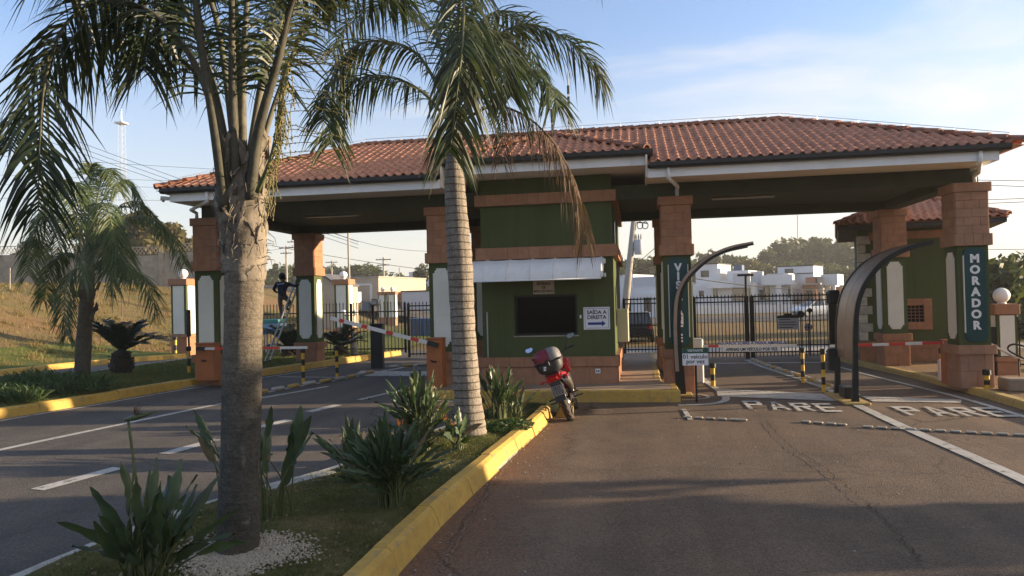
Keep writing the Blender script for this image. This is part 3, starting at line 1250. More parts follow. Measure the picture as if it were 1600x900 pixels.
def gate_pillar(x0, y0, zb, label, sign=None, faces='FLR', T=None):
    x1, y1 = x0 + PW, y0 + PW
    t = thing('gate_pillar', label, 'pillar', (x0 + PW / 2, y0 + PW / 2, zb), 'pillars carrying the gate canopy')
    e = .018
    b = MB()
    b.box(x0 + e, y0 + e, zb - .05, x1 - e, y1 - e, 1.05)
    b.box(x0 + e, y0 + e, 3.22, x1 - e, y1 - e, PILLAR_TOP)
    b.build('masonry_core', MAT['mortar'], t)
    T = T or MAT['terra']
    clad_box(t, x0, y0, x1, y1, zb, .85, 2, 2, T, faces)
    clad_box(t, x0 - .055, y0 - .055, x1 + .055, y1 + .055, .85, 1.05, 3, 1, T, faces + 'B', False)
    clad_box(t, x0 - .045, y0 - .045, x1 + .045, y1 + .045, 3.22, 3.48, 4, 1, T, faces + 'B', False)
    clad_box(t, x0, y0, x1, y1, 3.48, 4.40, 2, 5, T, faces)
    clad_box(t, x0 - .05, y0 - .05, x1 + .05, y1 + .05, 4.40, PILLAR_TOP, 2, 1, T, faces + 'B', False)
    b = MB()
    for z0, z1, o in ((.853, 1.047, .04), (3.223, 3.477, .03), (4.403, PILLAR_TOP - .004, .035)):
        b.box(x0 - o, y0 - o, z0, x1 + o, y1 + o, z1)
    b.build('band_core', MAT['terra'], t)
    b = MB()
    b.box(x0 + .012, y0 + .012, 1.047, x1 - .012, y1 - .012, 3.223)
    b.build('shaft', MAT['green'], t)
    xc, yc = x0 + PW / 2, y0 + PW / 2
    zc = (1.05 + 3.22) / 2
    if not sign:
        piece('panel', panel_mesh(.42, 1.92), t, (xc, y0 + .012, zc))
    for f in 'LRB':
        if f in faces + 'B':
            if f == 'L':
                piece('panel', panel_mesh(.40, 1.92), t, (x0 + .012, yc, zc), (0, 0, R(-90)))
            if f == 'R':
                piece('panel', panel_mesh(.40, 1.92), t, (x1 - .012, yc, zc), (0, 0, R(90)))
    return t


def sign_on_pillar(x0, y0, text, z0, z1, zfirst, step, label):
    t = thing('pillar_sign', label, 'sign', (x0 + PW / 2, y0, z0))
    b = MB()
    w = .44
    xc = x0 + PW / 2 + .02
    r = .12
    poly = []
    for cx, cz, a0 in ((w / 2 - r, z1 - r, 0), (-w / 2 + r, z1 - r, 90), (-w / 2 + r, z0 + r, 180), (w / 2 - r, z0 + r, 270)):
        for k in range(5):
            a = R(a0 + 90 * k / 4)
            poly.append((xc + cx + r * math.cos(a), cz + r * math.sin(a)))
    b.prism(poly[::-1], y0 - .03, y0 + .011, 'y')
    b.build('board', MAT['teal'], t)
    l = MB()
    l.box(xc - w / 2 - .012, y0 - .034, z0 + .2, xc - w / 2 + .006, y0 + .011, z1 - .16)
    if text.startswith('V'):
        l.box(xc + w / 2 - .006, y0 - .034, z0 + .2, xc + w / 2 + .012, y0 + .011, z1 - .16)
    l.build('edge_strip', MAT['panel'], t)
    for i, ch in enumerate(text):
        lettering(ch, .245, MAT['letter'], t, (xc, y0 - .034, zfirst - step * i), bold=.012, ext=.004, name='letter')
    return t


XP = [-11.37, -5.06, .60, 6.92]
YF, YB = 17.6, 22.6
gate_pillar(XP[0], YF, .25, 'green and terracotta gate pillar at the far left front, behind the big palm trunk')
gate_pillar(XP[1], YF, .2, 'front gate pillar with white panel between the slanted barrier arm and the booth')
gate_pillar(XP[2], YF, 0.0, 'front gate pillar carrying the VIS lettering beside the curved arch', 'V')
gate_pillar(XP[3], YF, .1, 'front gate pillar carrying the MORADOR lettering at the far right', 'M', T=MAT['terra2'])
gate_pillar(XP[0] + .38, YB, .3, 'rear gate pillar with the ladder and the man leaning against it')
gate_pillar(XP[1], YB, .2, 'rear gate pillar hidden behind the pale palm trunk and booth')
gate_pillar(XP[2] - .02, YB, 0.1, 'narrow rear gate pillar seen just left of the VIS pillar')
gate_pillar(XP[3], YB, .1, 'rear gate pillar between the tall brown arch and the side house')
sign_on_pillar(XP[3], YF, 'MORADOR', 1.12, 3.17, 2.93, .243, 'teal upright MORADOR sign on the right front pillar')
sign_on_pillar(XP[2], YF, 'VISITANTE', 1.12, 3.17, 2.93, .205, 'teal upright sign reading VIS behind the curved post')

# ------------------------------------------------------------------ canopy roof
RX0, RX1, RY0, RY1 = -11.50, 7.75, 16.25, 24.15
EZ, RZ = 5.17, 6.80
HALF = (RY1 - RY0) / 2
KS = (RZ - EZ) / HALF
SA = math.atan(KS)
BX0, BX1 = -4.42, .30
canopy = thing('canopy_roof', 'wide hipped clay tile roof with white fascia spanning the whole gate', 'roof', (-2, 20, 4.6))
# boarding below the tiles
b = MB()
ym = (RY0 + RY1) / 2
dz = -.035


def rz(y):
    return EZ + (min(y, 2 * ym - y) - RY0) * KS


a0, a1 = RX0 + .02, RX1 - .02
b.poly([(a0, RY0, EZ + dz), (BX0, RY0, EZ + dz), (BX0, ym, RZ + dz), (RX0 + HALF, ym, RZ + dz)])
b.poly([(BX0, 18.6, rz(18.6) + dz), (BX1, 18.6, rz(18.6) + dz), (BX1, ym, RZ + dz), (BX0, ym, RZ + dz)])
b.poly([(BX1, RY0, EZ + dz), (a1, RY0, EZ + dz), (RX1 - HALF, ym, RZ + dz), (BX1, ym, RZ + dz)])
b.poly([(a1, RY0, EZ + dz), (a1, RY1, EZ + dz), (RX1 - HALF, ym, RZ + dz)])
b.poly([(a0, RY1, EZ + dz), (a0, RY0, EZ + dz), (RX0 + HALF, ym, RZ + dz)])
b.poly([(a1, RY1, EZ + dz), (a0, RY1, EZ + dz), (RX0 + HALF, ym, RZ + dz), (RX1 - HALF, ym, RZ + dz)])
b.build('roof_deck', MAT['tile2'], canopy)

TW, TL = .212, .31
prof = [(-.128, .02), (-.085, .002), (-.035, .006), (-.012, .034), (.022, .068), (.055, .076), (.088, .064), (.115, .034), (.13, .016)]
prof = [(x * .85, z * .88) for x, z in prof]


def tile_geo(b, Mx=None, jit=0):
    n = len(prof)
    vs = []
    for yv, dzv in ((0, .012), (TL + .05, .0)):
        for x, z in prof:
            vs.append(Vector((x, yv, z + dzv)))
    for x, z in prof:
        vs.append(Vector((x, .004, z + .012 - .016)))
    fs = []
    for i in range(n - 1):
        fs.append((i, i + 1, n + i + 1, n + i))
        fs.append((2 * n + i, 2 * n + i + 1, i + 1, i))
    if Mx is not None:
        vs = [Mx @ v for v in vs]
    b._add(vs, fs)


tm_ = MB()
tile_geo(tm_)
TILE = tm_.mesh('roof_tile', MAT['tile'], True)
sharp_by_angle(TILE, 50)


def slope_tiles(x0, x1, y0, ang_z, origin, run, cut0, cut1, ez, ks, skip=None, crop=.07):
    """tile positions on one roof slope. local u runs x0..x1 along the eave, v up the slope; hips cut in at 45 degrees when cut0 / cut1"""
    sa = math.atan(ks)
    out = []
    rows = int(run / math.cos(sa) / TL + .3)
    Rz = Matrix.Rotation(ang_z, 4, 'Z')
    ncol = int((x1 - x0) / TW + .5)
    for r in range(rows):
        h = r * TL * math.cos(sa)
        for c in range(ncol):
            u = x0 + (c + .5) * TW
            if cut0 and u - x0 < h + crop:
                continue
            if cut1 and x1 - u < h + crop:
                continue
            p = Rz @ Vector((u, h, 0)) + Vector(origin)
            if skip and skip(p):
                continue
            loc = Vector((p.x, p.y, ez + h * ks))
            jr = Matrix.Rotation(random.uniform(-.008, .008), 4, 'Y') @ Matrix.Rotation(random.uniform(-.006, .006), 4, 'Z')
            Mx = Matrix.Translation(loc + Vector((0, 0, random.uniform(-.003, .003)))) @ Rz @ Matrix.Rotation(sa, 4, 'X') @ jr
            out.append(Mx)
    return out


def lay_tiles(parent, mats, limit, mats_far=()):
    mats = sorted(mats, key=lambda m: (m.translation - Vector((0, 0, CAM_H))).length)
    for m_ in mats[:limit]:
        piece('roof_tile', TILE, parent, m_.translation, m_.to_3x3().to_4x4())
    rest = list(mats[limit:]) + list(mats_far)
    if rest:
        b = MB()
        o0 = org(parent)
        for m_ in rest:
            tile_geo(b, m_)
        f = b.build('roof_tile_field', MAT['tile'], parent, True)
        sharp_by_angle(f.data, 50)
        stuff(f)


def in_booth(p):
    return BX0 - .05 < p.x < BX1 + .05 and p.y < 19.0 and (p.y < 16.5 + (2.36 - abs(p.x - (BX0 + BX1) / 2)) + .8)


front = slope_tiles(RX0, RX1, 0, 0, (0, RY0, 0), HALF, True, True, EZ, KS, in_booth)
far = slope_tiles(RY0, RY1, 0, R(90), (RX1, 0, 0), HALF, True, True, EZ, KS)
# the right, left and back slopes
far = []
for Mx in slope_tiles(-HALF, HALF, 0, R(90), (RX1, ym, 0), HALF, True, True, EZ, KS):
    far.append(Mx)
for Mx in slope_tiles(-HALF, HALF, 0, R(-90), (RX0, ym, 0), HALF, True, True, EZ, KS):
    far.append(Mx)
wx = (RX1 - RX0) / 2
for Mx in slope_tiles(-wx, wx, 0, R(180), ((RX0 + RX1) / 2, RY1, 0), HALF, True, True, EZ, KS):
    far.append(Mx)
lay_tiles(canopy, front, 300, far)


def ridge_mesh():
    b = MB()
    n = 7
    vs = []
    for yv, r, lift in ((0, .118, .012), (.40, .10, 0)):
        for k in range(n):
            a = math.pi * k / (n - 1)
            vs.append((r * math.cos(a), yv, r * math.sin(a) * .9 + lift - .02))
    for k in range(n):
        a = math.pi * k / (n - 1)
        vs.append((.092 * math.cos(a), .004, .092 * math.sin(a) * .9 - .02))
    fs = []
    for k in range(n - 1):
        fs.append((k, n + k, n + k + 1, k + 1)[::-1])
        fs.append((2 * n + k, 2 * n + k + 1, k + 1, k)[::-1])
    b._add(vs, [f[::-1] for f in fs])
    m = b.mesh('ridge_tile', MAT['ridge'], True)
    sharp_by_angle(m, 50)
    return m


RIDGE = ridge_mesh()


def ridge_run(parent, a, b, step=.335):
    a = Vector(a); b = Vector(b)
    d = b - a
    n = max(1, int(d.length / step))
    q = d.normalized()
    yaw = math.atan2(-q.x, q.y)
    pit = math.asin(q.z)
    for i in range(n):
        p = a + d * (i / n)
        piece('ridge_tile', RIDGE, parent, p + Vector((0, 0, .03 + random.uniform(-.005, .006))), (pit + random.uniform(-.015, .015), 0, yaw))


ridge_run(canopy, (RX1 - HALF, ym, RZ), (RX0 + HALF, ym, RZ))
for x, sx in ((RX0, 1), (RX1, -1)):
    for y, sy in ((RY0, 1), (RY1, -1)):
        ridge_run(canopy, (x, y, EZ + .02), (x + sx * HALF, ym, RZ))
# conductor wire held above ridge and front hips
b = MB()
run = [(RX0 + .4, RY0 + .4, EZ + .34), (RX0 + HALF, ym, RZ + .19), (RX1 - HALF, ym, RZ + .19), (RX1 - .2, RY0 + .2, EZ + .26)]
for p, q in zip(run, run[1:]):
    b.tube([p, q], .006, 5)
    p = Vector(p); q = Vector(q)
    n = int((q - p).length / 1.0)
    for i in range(n + 1):
        c = p.lerp(q, i / n)
        b.tube([c - Vector((0, 0, .12)), c], .005, 4)
b.build('lightning_conductor', MAT['alu'], canopy)

# fascia, gutter, soffit, beams
FX0, FX1, FY0, FY1 = -11.22, 7.32, 16.42, 23.98
FZ0, FZ1 = 4.88, 5.085
b = MB()
b.box(FX0, FY0, FZ0, BX0 + .02, FY0 + .03, FZ1)
b.box(BX1, FY0, FZ0, FX1, FY0 + .03, FZ1)
b.box(FX0, FY1 - .03, FZ0, FX1, FY1, FZ1)
b.box(FX0, FY0 + .03, FZ0, FX0 + .03, FY1 - .03, FZ1)
b.box(FX1 - .03, FY0 + .03, FZ0, FX1, FY1 - .03, FZ1)
b.build('fascia', MAT['white'], canopy)


def gutter_run(b, a, c, out, z0=5.07, w=.17, h=.115):
    """open trough gutter along a-c, projecting in direction out"""
    a = Vector(a); c = Vector(c); o = Vector(out)
    sec = [(0, .0), (0.0, h), (.012, h), (.012, .014), (w - .05, .014), (w - .014, .05), (w - .014, h + .01), (w, h + .01), (w, .04), (w - .04, 0)]
    k = len(b.v)
    for p in (a, c):
        for s, z in sec:
            q = p + o * s
            b.v.append((q.x, q.y, z0 + z))
    n = len(sec)
    for i in range(n):
        j = (i + 1) % n
        b.f.append((k + i, k + j, k + n + j, k + n + i)); b.m.append(0)
    b.f.append(tuple(range(k, k + n))); b.m.append(0)
    b.f.append(tuple(reversed(range(k + n, k + 2 * n)))); b.m.append(0)


b = MB()
gutter_run(b, (FX0 - .17, FY0 - .004, 0), (BX0, FY0 - .004, 0), (0, -1, 0))
gutter_run(b, (BX1 + .03, FY0 - .004, 0), (FX1 + .17, FY0 - .004, 0), (0, -1, 0))
gutter_run(b, (FX1 + .004, FY0, 0), (FX1 + .004, FY1, 0), (1, 0, 0))
gutter_run(b, (FX0 - .004, FY0, 0), (FX0 - .004, FY1, 0), (-1, 0, 0))
gutter_run(b, (FX0 - .17, FY1 + .004, 0), (FX1 + .17, FY1 + .004, 0), (0, 1, 0))
b.build('gutter', MAT['gutter'], canopy)
b = MB()
zc_ = 4.935
b.box(FX0 + .03, FY0 + .03, zc_, BX0, FY1 - .03, zc_ + .03)
b.box(BX0, 19.6, zc_, BX1, FY1 - .03, zc_ + .03)
b.box(BX1, FY0 + .03, zc_, FX1 - .03, FY1 - .03, zc_ + .03)
b.build('soffit', MAT['soffit'], canopy)
b = MB()
bz0, bz1 = PILLAR_TOP + .003, zc_ - .003
b.box(-11.20, 17.72, bz0, -3.74, 18.14, bz1)
b.box(-.53, 17.72, bz0, 7.46, 18.14, bz1)
b.box(-11.20, 22.70, bz0, 7.46, 23.12, bz1)
b.box(-11.20, 18.14, bz0 + .002, -10.82, 22.70, bz1)
b.box(7.06, 18.14, bz0 + .002, 7.46, 22.70, bz1)
b.build('beam', MAT['green_d'], canopy)
b = MB()
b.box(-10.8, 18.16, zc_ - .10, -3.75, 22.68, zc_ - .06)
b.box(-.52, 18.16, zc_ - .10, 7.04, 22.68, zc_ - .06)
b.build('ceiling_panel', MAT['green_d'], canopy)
b = MB()
b.box(-9.4, 20.0, zc_ - .15, -7.8, 20.16, zc_ - .10, .02)
b.build('tube_light', MAT['alu'], canopy)
b = MB()
b.box(2.0, 20.0, zc_ - .15, 3.6, 20.16, zc_ - .10, .02)
b.build('tube_light', MAT['alu'], canopy)


def downpipe(x, xt, yt):
    b = MB()
    b.tube([(x, FY0 - .05, 5.09), (x, FY0 - .05, 4.90), (x, FY0 - .01, 4.85), (xt, yt - .25, 4.80), (xt, yt, 4.74), (xt, yt, PILLAR_TOP)], .045, 8)
    b.build('downpipe', MAT['white'], canopy, True)


downpipe(6.95, 7.36, 17.66)
downpipe(.74, .98, 17.66)
downpipe(-10.2, -11.30, 17.66)
b = MB()
b.bar((FX0 - .24, FY0 + .02, 4.99), (FX0 - .02, FY0 + .06, 4.97), .10, .08)
b.bar((FX0 - .24, FY0 + .02, 4.97), (FX0 - .16, FY0 + .0, 4.90), .05, .05)
b.build('floodlight', MAT['alu'], canopy)

for px, ytop, lab in ((889, 112, 'tall thin antenna mast rising behind the roof right of the leaning palm'), (863, 163, 'shorter thin antenna rod on the roof beside the tall mast')):
    p0 = at(px + 1, 213, 21.4); p1 = at(px - 2, ytop, 21.4)
    t = thing('antenna', lab, 'antenna', p0)
    b = MB()
    b.tube([p0 - Vector((0, 0, .35)), p1], [.028, .018], 6)
    b.build('mast', MAT['alu'], t)
    for f in (.25, .55, .72):
        b = MB()
        c = p0.lerp(p1, f)
        b.tube([c - Vector((0, 0, .12)), c + Vector((0, 0, .12))], .04, 6)
        b.build('clamp', MAT['iron'], t)

# ------------------------------------------------------------------ guard booth
X0, X1, Y0, Y1 = -3.72, -.55, 17.60, 24.3
booth = thing('guard_booth', 'green plastered guard booth with terracotta bands under the raised tile roof', 'booth', (-2.1, 20, PLAT_Z))
wx0, wx1, wz0, wz1 = -2.93, -1.42, 1.41, 2.38
b = MB()
ZT = 5.2
b.box(X0, Y0, PLAT_Z - .02, wx0, Y0 + .16, ZT)
b.box(wx1, Y0, PLAT_Z - .02, X1, Y0 + .16, ZT)
b.box(wx0, Y0, PLAT_Z - .02, wx1, Y0 + .16, wz0)
b.box(wx0, Y0, wz1, wx1, Y0 + .16, ZT)
b.box(X0, Y0 + .16, PLAT_Z - .02, X0 + .16, Y1, ZT)
b.box(X1 - .16, Y0 + .16, PLAT_Z - .02, X1, Y1, ZT)
b.box(X0 + .16, Y1 - .16, PLAT_Z - .02, X1 - .16, Y1, ZT)
b.build('wall', MAT['green'], booth)
b = MB()
for x0, z0, x1, z1 in ((wx0, wz0, wx0 + .05, wz1), (wx1 - .05, wz0, wx1, wz1), (wx0 + .05, wz0, wx1 - .05, wz0 + .05), (wx0 + .05, wz1 - .05, wx1 - .05, wz1)):
    b.box(x0, Y0 + .09, z0, x1, Y0 + .13, z1)
win = b.build('window', MAT['iron'], booth)
b = MB()
b.box(wx0 + .04, Y0 + .105, wz0 + .04, wx1 - .04, Y0 + .115, wz1 - .04)
b.build('pane', MAT['glass_d'], win)
b = MB()
b.box(wx0 - .03, Y0 - .035, wz0 - .03, wx1 + .03, Y0 + .08, wz0 - .004)
b.build('sill', MAT['concrete'], win)
# side slits
b = MB()
b.box(X1 - .01, 18.7, 1.55, X1 + .012, 19.5, 2.55)
b.build('side_window', MAT['glass_d'], booth)
b = MB()
b.box(X1 - .01, 19.3, 3.62, X1 + .012, 20.1, 4.3)
b.build('side_window', MAT['glass_d'], booth)
b = MB()
b.box(X0 - .012, 19.0, 1.4, X0 + .01, 20.0, 2.4)
b.build('side_window', MAT['glass_d'], booth)


def booth_band(z0, z1, o, cols, colside, rows=1, stag=False):
    b = MB()
    b.box(X0 - o + .012, Y0 - o + .012, z0 + .004, X1 + o - .012, Y1 + o - .012, z1 - .004)
    b.build('band_core', MAT['terra'], booth)
    clad_box(booth, X0 - o, Y0 - o, X1 + o, Y0 + 4.0, z0, z1, cols, rows, MAT['terra'], 'FLR', stag, colside)


def hollow_band(z0, z1, o, cols, colside, rows=1, stag=False, core=MAT['terra']):
    b = MB()
    t = o - .012
    b.box(X0 - t, Y0 - t, z0 + .004, X1 + t, Y0 - .001, z1 - .004)
    b.box(X0 - t, Y0 - .001, z0 + .004, X0 - .001, Y1, z1 - .004)
    b.box(X1 + .001, Y0 - .001, z0 + .004, X1 + t, Y1, z1 - .004)
    b.build('band_core', core, booth)
    clad_box(booth, X0 - o, Y0 - o, X1 + o, Y1, z0, z1, cols, rows, MAT['terra'], 'FLR', stag, colside)


hollow_band(3.25, 3.54, .10, 13, 24)
hollow_band(4.55, 4.82, .10, 13, 24)
hollow_band(.665, .90, .085, 9, 18)
hollow_band(PLAT_Z, .66, .05, 5, 9, 1, False, MAT['mortar'])
b = MB()
b.box(-1.02, Y0 - .085, .50, -.90, Y0 - .05, .61, .006)
so_ = b.build('socket_plate', MAT['signw'], booth)
b = MB()
b.box(-.995, Y0 - .09, .53, -.97, Y0 - .084, .58)
b.box(-.95, Y0 - .09, .53, -.925, Y0 - .084, .58)
b.build('socket_hole', MAT['ink'], so_)
b = MB()
b.box(-1.36, Y0 - .04, 1.80, -1.32, Y0 + .01, 1.88, .006)
b.build('switch_plate', MAT['signw'], booth)
b = MB()
b.tube([(-3.60, Y0 - .03, .9), (-3.60, Y0 - .03, 2.0)], .018, 6)
b.build('conduit', MAT['alu'], booth)
c0 = at(967, 483, 20.0); c1 = at(983, 534, 20.0)
b = MB()
b.box(X1 - .02, 20.0, c1.z, max(c1.x, X1 + .28), 20.55, c0.z, .02)
cab = b.build('meter_cabinet', MAT['beige'], None)
tag(cab, 'beige metal cabinet hung on the right side of the guard booth', 'cabinet')

# booth roof box
HB = (BX1 - BX0) / 2
BRY = 16.50
bk = KS
BEZ = 5.50
xm = (BX0 + BX1) / 2
apex = Vector((xm, BRY + HB, BEZ + HB * bk))
b = MB()
yb_ = 19.62
b.box(BX0 + .20, BRY + .13, 5.20, BX1 - .05, BRY + .16, 5.415)
b.box(BX0 + .20, BRY + .16, 5.20, BX0 + .23, yb_, 5.415)
b.box(BX1 - .08, BRY + .16, 5.20, BX1 - .05, yb_, 5.415)
b.build('fascia', MAT['white'], booth)
b = MB()
b.box(BX0 + .23, BRY + .16, 5.205, BX1 - .08, yb_, 5.23)
b.box(BX1 - .046, FY0 + .034, 4.90, BX1 - .004, yb_, 5.40)
b.box(BX0 + .024, FY0 + .034, 4.90, BX0 + .06, yb_, 5.40)
b.box(BX0 + .06, yb_ + .003, 4.90, BX1 - .05, yb_ + .03, 5.40)
b.build('soffit', MAT['soffit'], booth)
b = MB()
gutter_run(b, (BX0 + .03, BRY + .126, 0), (BX1 + .12, BRY + .126, 0), (0, -1, 0), 5.40)
gutter_run(b, (BX1 - .046, BRY + .13, 0), (BX1 - .046, 18.3, 0), (1, 0, 0), 5.40)
gutter_run(b, (BX0 + .196, BRY + .13, 0), (BX0 + .196, 18.3, 0), (-1, 0, 0), 5.40)
b.build('gutter', MAT['gutter'], booth)
b = MB()
rb = 19.9
A = (BX0, BRY, BEZ + dz); B = (BX1, BRY, BEZ + dz)
P = (apex.x, apex.y, apex.z + dz); Q = (apex.x, rb, apex.z + dz)
b.poly([A, B, P])
b.poly([B, (BX1, rb, BEZ + dz), Q, P])
b.poly([(BX0, rb, BEZ + dz), A, P, Q])
b.build('roof_deck', MAT['tile2'], booth)
bf = slope_tiles(BX0, BX1, 0, 0, (0, BRY, 0), HB, True, True, BEZ, bk)
bs = slope_tiles(BRY - 18.2, 20.4 - 18.2, 0, R(90), (BX1, 18.2, 0), HB, True, False, BEZ, bk, lambda p: rz(p.y) > BEZ + (BX1 - p.x) * bk + .05)
bl = slope_tiles(-(20.4 - 18.2), 18.2 - BRY, 0, R(-90), (BX0, 18.2, 0), HB, False, True, BEZ, bk, lambda p: rz(p.y) > BEZ + (p.x - BX0) * bk + .05)
lay_tiles(booth, bf + bs + bl, 290)
ridge_run(booth, (BX0, BRY, BEZ + .02), apex)
ridge_run(booth, (BX1, BRY, BEZ + .02), apex)
ridge_run(booth, apex, (apex.x, rb, apex.z))

# awning
aw = thing('awning', 'white curved canvas awning over the dark booth window', 'awning', (-2.4, 17.5, 3.2))
ax0, ax1 = -4.06, -.80
pr = [(17.50, 3.235), (17.38, 3.235), (17.22, 3.20), (17.06, 3.13), (16.93, 3.03), (16.85, 2.91), (16.82, 2.80), (16.82, 2.72)]
npan = 6
for i in range(npan):
    u0 = ax0 + (ax1 - ax0) * i / npan + .006
    u1 = ax0 + (ax1 - ax0) * (i + 1) / npan - .006
    b = MB()
    K = 4
    vs = []
    for k in range(K + 1):
        t = k / K
        sag = -.022 * (1 - (2 * t - 1) ** 2)
        for (y, z), nn in zip(pr, ((0, 1), (-.1, 1), (-.3, .95), (-.5, .85), (-.7, .7), (-.9, .4), (-1, .1), (-1, 0))):
            vs.append((u0 + (u1 - u0) * t, y + nn[0] * sag * .6, z + nn[1] * sag * .6))
    np_ = len(pr)
    fs = []
    for k in range(K):
        for j in range(np_ - 1):
            fs.append((k * np_ + j, k * np_ + j + 1, (k + 1) * np_ + j + 1, (k + 1) * np_ + j))
    b._add(vs, fs)
    b.build('canvas_panel', MAT['awning'], aw, True)
b = MB()
for i in range(npan + 1):
    u = ax0 + (ax1 - ax0) * i / npan
    b.tube([(u, y, z + .004) for y, z in pr], .014, 6)
b.tube([(ax0, 16.82, 2.72), (ax1, 16.82, 2.72)], .018, 6)
b.build('rib', MAT['white'], aw, True)
b = MB()
sidep = [(17.50, 3.22), (17.38, 3.22), (17.22, 3.185), (17.06, 3.115), (16.94, 3.015), (16.865, 2.90), (16.835, 2.75), (17.05, 2.80), (17.25, 2.95), (17.5, 3.0)]
b.prism(sidep, ax1 + .0, ax1 + .045, 'x')
b.prism(sidep, ax0 - .045, ax0, 'x')
b.box(ax1 + .03, 17.44, 2.76, ax1 + .09, 17.52, 2.86, .015)
b.box(ax1 + .03, 17.44, 3.08, ax1 + .09, 17.52, 3.2, .015)
b.build('end_frame', MAT['white'], aw)


def wall_sign(name, label, x0, z0, x1, z1, y, m, border=None):
    t = thing(name, label, 'sign', ((x0 + x1) / 2, y, z0))
    b = MB()
    b.box(x0, y - .014, z0, x1, y, z1, .003)
    b.build('board', m, t)
    if border:
        b = MB()
        e = .03
        w = .008
        for q in ((x0 + e, z0 + e, x1 - e, z0 + e + w), (x0 + e, z1 - e - w, x1 - e, z1 - e), (x0 + e, z0 + e + w, x0 + e + w, z1 - e - w), (x1 - e - w, z0 + e + w, x1 - e, z1 - e - w)):
            b.box(q[0], y - .0165, q[1], q[2], y - .0138, q[3])
        b.build('border', border, t)
    return t


yy_ = Y0 - .004
t = wall_sign('direction_sign', 'white SAÍDA A DIREITA sign with blue arrow on the booth wall', -1.27, 1.53, -.65, 2.06, yy_, MAT['signw'], MAT['blue'])
lettering('SAÍDA A\nDIREITA', .125, MAT['ink'], t, (-.96, yy_ - .0165, 1.875), bold=.0035, ext=.001, line=.95)
b = MB()
b.prism([(-1.17, 1.64), (-.84, 1.64), (-.84, 1.60), (-.75, 1.67), (-.84, 1.74), (-.84, 1.70), (-1.17, 1.70)][::-1], yy_ - .0165, yy_ - .0138, 'y')
b.build('arrow', MAT['blue'], t)
lettering('saída', .035, MAT['ink'], t, (-.73, yy_ - .0165, 1.585), ext=.001, bold=.001) if False else None
t = wall_sign('goods_sign', 'cream RETIRADA DE MERCADORIAS sign below the awning', -2.46, 2.40, -1.95, 2.715, yy_, MAT['signc'])
lettering('RETIRADA\nDE\nMERCADORIAS', .082, MAT['ink'], t, (-2.205, yy_ - .0165, 2.556), bold=.0022, ext=.001, line=1.1, sx=.86)
# ------------------------------------------------------------------ iron gates and fences
def picket_mesh(h, w=.026):
    b = MB()
    r = w / 2
    b.v = []
    vs = [(-r, -r, 0), (r, -r, 0), (r, r, 0), (-r, r, 0), (-r, -r, h - .12), (r, -r, h - .12), (r, r, h - .12), (-r, r, h - .12),
          (-r * .9, -r * .9, h - .10), (r * .9, -r * .9, h - .10), (r * .9, r * .9, h - .10), (-r * .9, r * .9, h - .10),
          (-r * 1.7, -r * 1.1, h - .07), (r * 1.7, -r * 1.1, h - .07), (r * 1.7, r * 1.1, h - .07), (-r * 1.7, r * 1.1, h - .07), (0, 0, h)]
    fs = [(0, 1, 5, 4), (1, 2, 6, 5), (2, 3, 7, 6), (3, 0, 4, 7)]
    for k in (4, 8):
        for i in range(4):
            j = (i + 1) % 4
            fs.append((k + i, k + j, k + 4 + j, k + 4 + i))
    for i in range(4):
        fs.append((12 + i, 12 + (i + 1) % 4, 16))
    b._add(vs, fs)
    return b.mesh('bar', MAT['iron'])


_bars = {}


def iron_gate(a, b_, z0, h, step, label, rails=(.12, .82, .93), posts=(), wpost=.09, name='iron_gate', cat='gate', group=None, wfrm=True):
    a = Vector((a[0], a[1], z0)); b_ = Vector((b_[0], b_[1], z0))
    t = thing(name, label, cat, a, group)
    d = (b_ - a)
    L = d.length
    q = d.normalized()
    ang = math.atan2(q.y, q.x)
    k = round(h, 2)
    if k not in _bars:
        _bars[k] = picket_mesh(h - .06)
    n = int(L / step)
    for i in range(n + 1):
        c = a + q * (L * i / n)
        c.z = z0 + .06
        piece('bar', _bars[k], t, c, (0, 0, ang))
    for r in rails:
        b = MB()
        b.bar(a + Vector((0, 0, h * r)), b_ + Vector((0, 0, h * r)), .03, .045)
        b.build('rail', MAT['iron'], t)
    for pz in posts:
        c = a + q * (L * pz)
        b = MB()
        b.box(c.x - wpost / 2, c.y - wpost / 2, z0, c.x + wpost / 2, c.y + wpost / 2, z0 + h * .97, .01)
        b.build('post', MAT['iron'], t)
    return t


GY = 26.8
g1 = iron_gate((1.95, GY), (3.74, GY), .02, 2.26, .117, 'black iron gate leaf nearer the VIS pillar', (.10, .20, .88, .955), (0.0, 1.0), .14)
g2 = iron_gate((3.92, GY), (6.52, GY), .02, 2.26, .117, 'black iron gate leaf behind the two striped bollards, nearer the brown arch', (.10, .20, .88, .955), (0.0, 1.0), .14)
g3 = iron_gate((-.48, GY), (.72, GY), .22, 2.05, .117, 'narrow pedestrian gate between the booth and the VIS pillar', (.08, .5, .88, .955), (0.0, 1.0), .09)
g4 = iron_gate((-8.5, GY), (-5.55, GY), .2, 2.1, .135, 'black iron gate behind the slanted red and white barrier arm', (.06, .84, .92), (0.0, 1.0), .10)
g5 = iron_gate((-5.35, GY), (-3.75, GY), .2, 2.1, .135, 'short iron fence run between the pale palm and the booth', (.06, .84, .92), (), .09, 'iron_fence', 'fence')
g6 = iron_gate((-14.9, GY), (-8.65, GY), .38, 1.95, .135, 'black iron fence behind the ladder and the rear left pillar', (.08, .80), (.0, .33, .66, 1.0), .08, 'iron_fence', 'fence')
g7 = iron_gate((-17.6, GY), (-15.1, GY), .38, 1.95, .135, 'short iron fence run beside the left globe lamp pillar', (.08, .80), (), .08, 'iron_fence', 'fence') if False else None
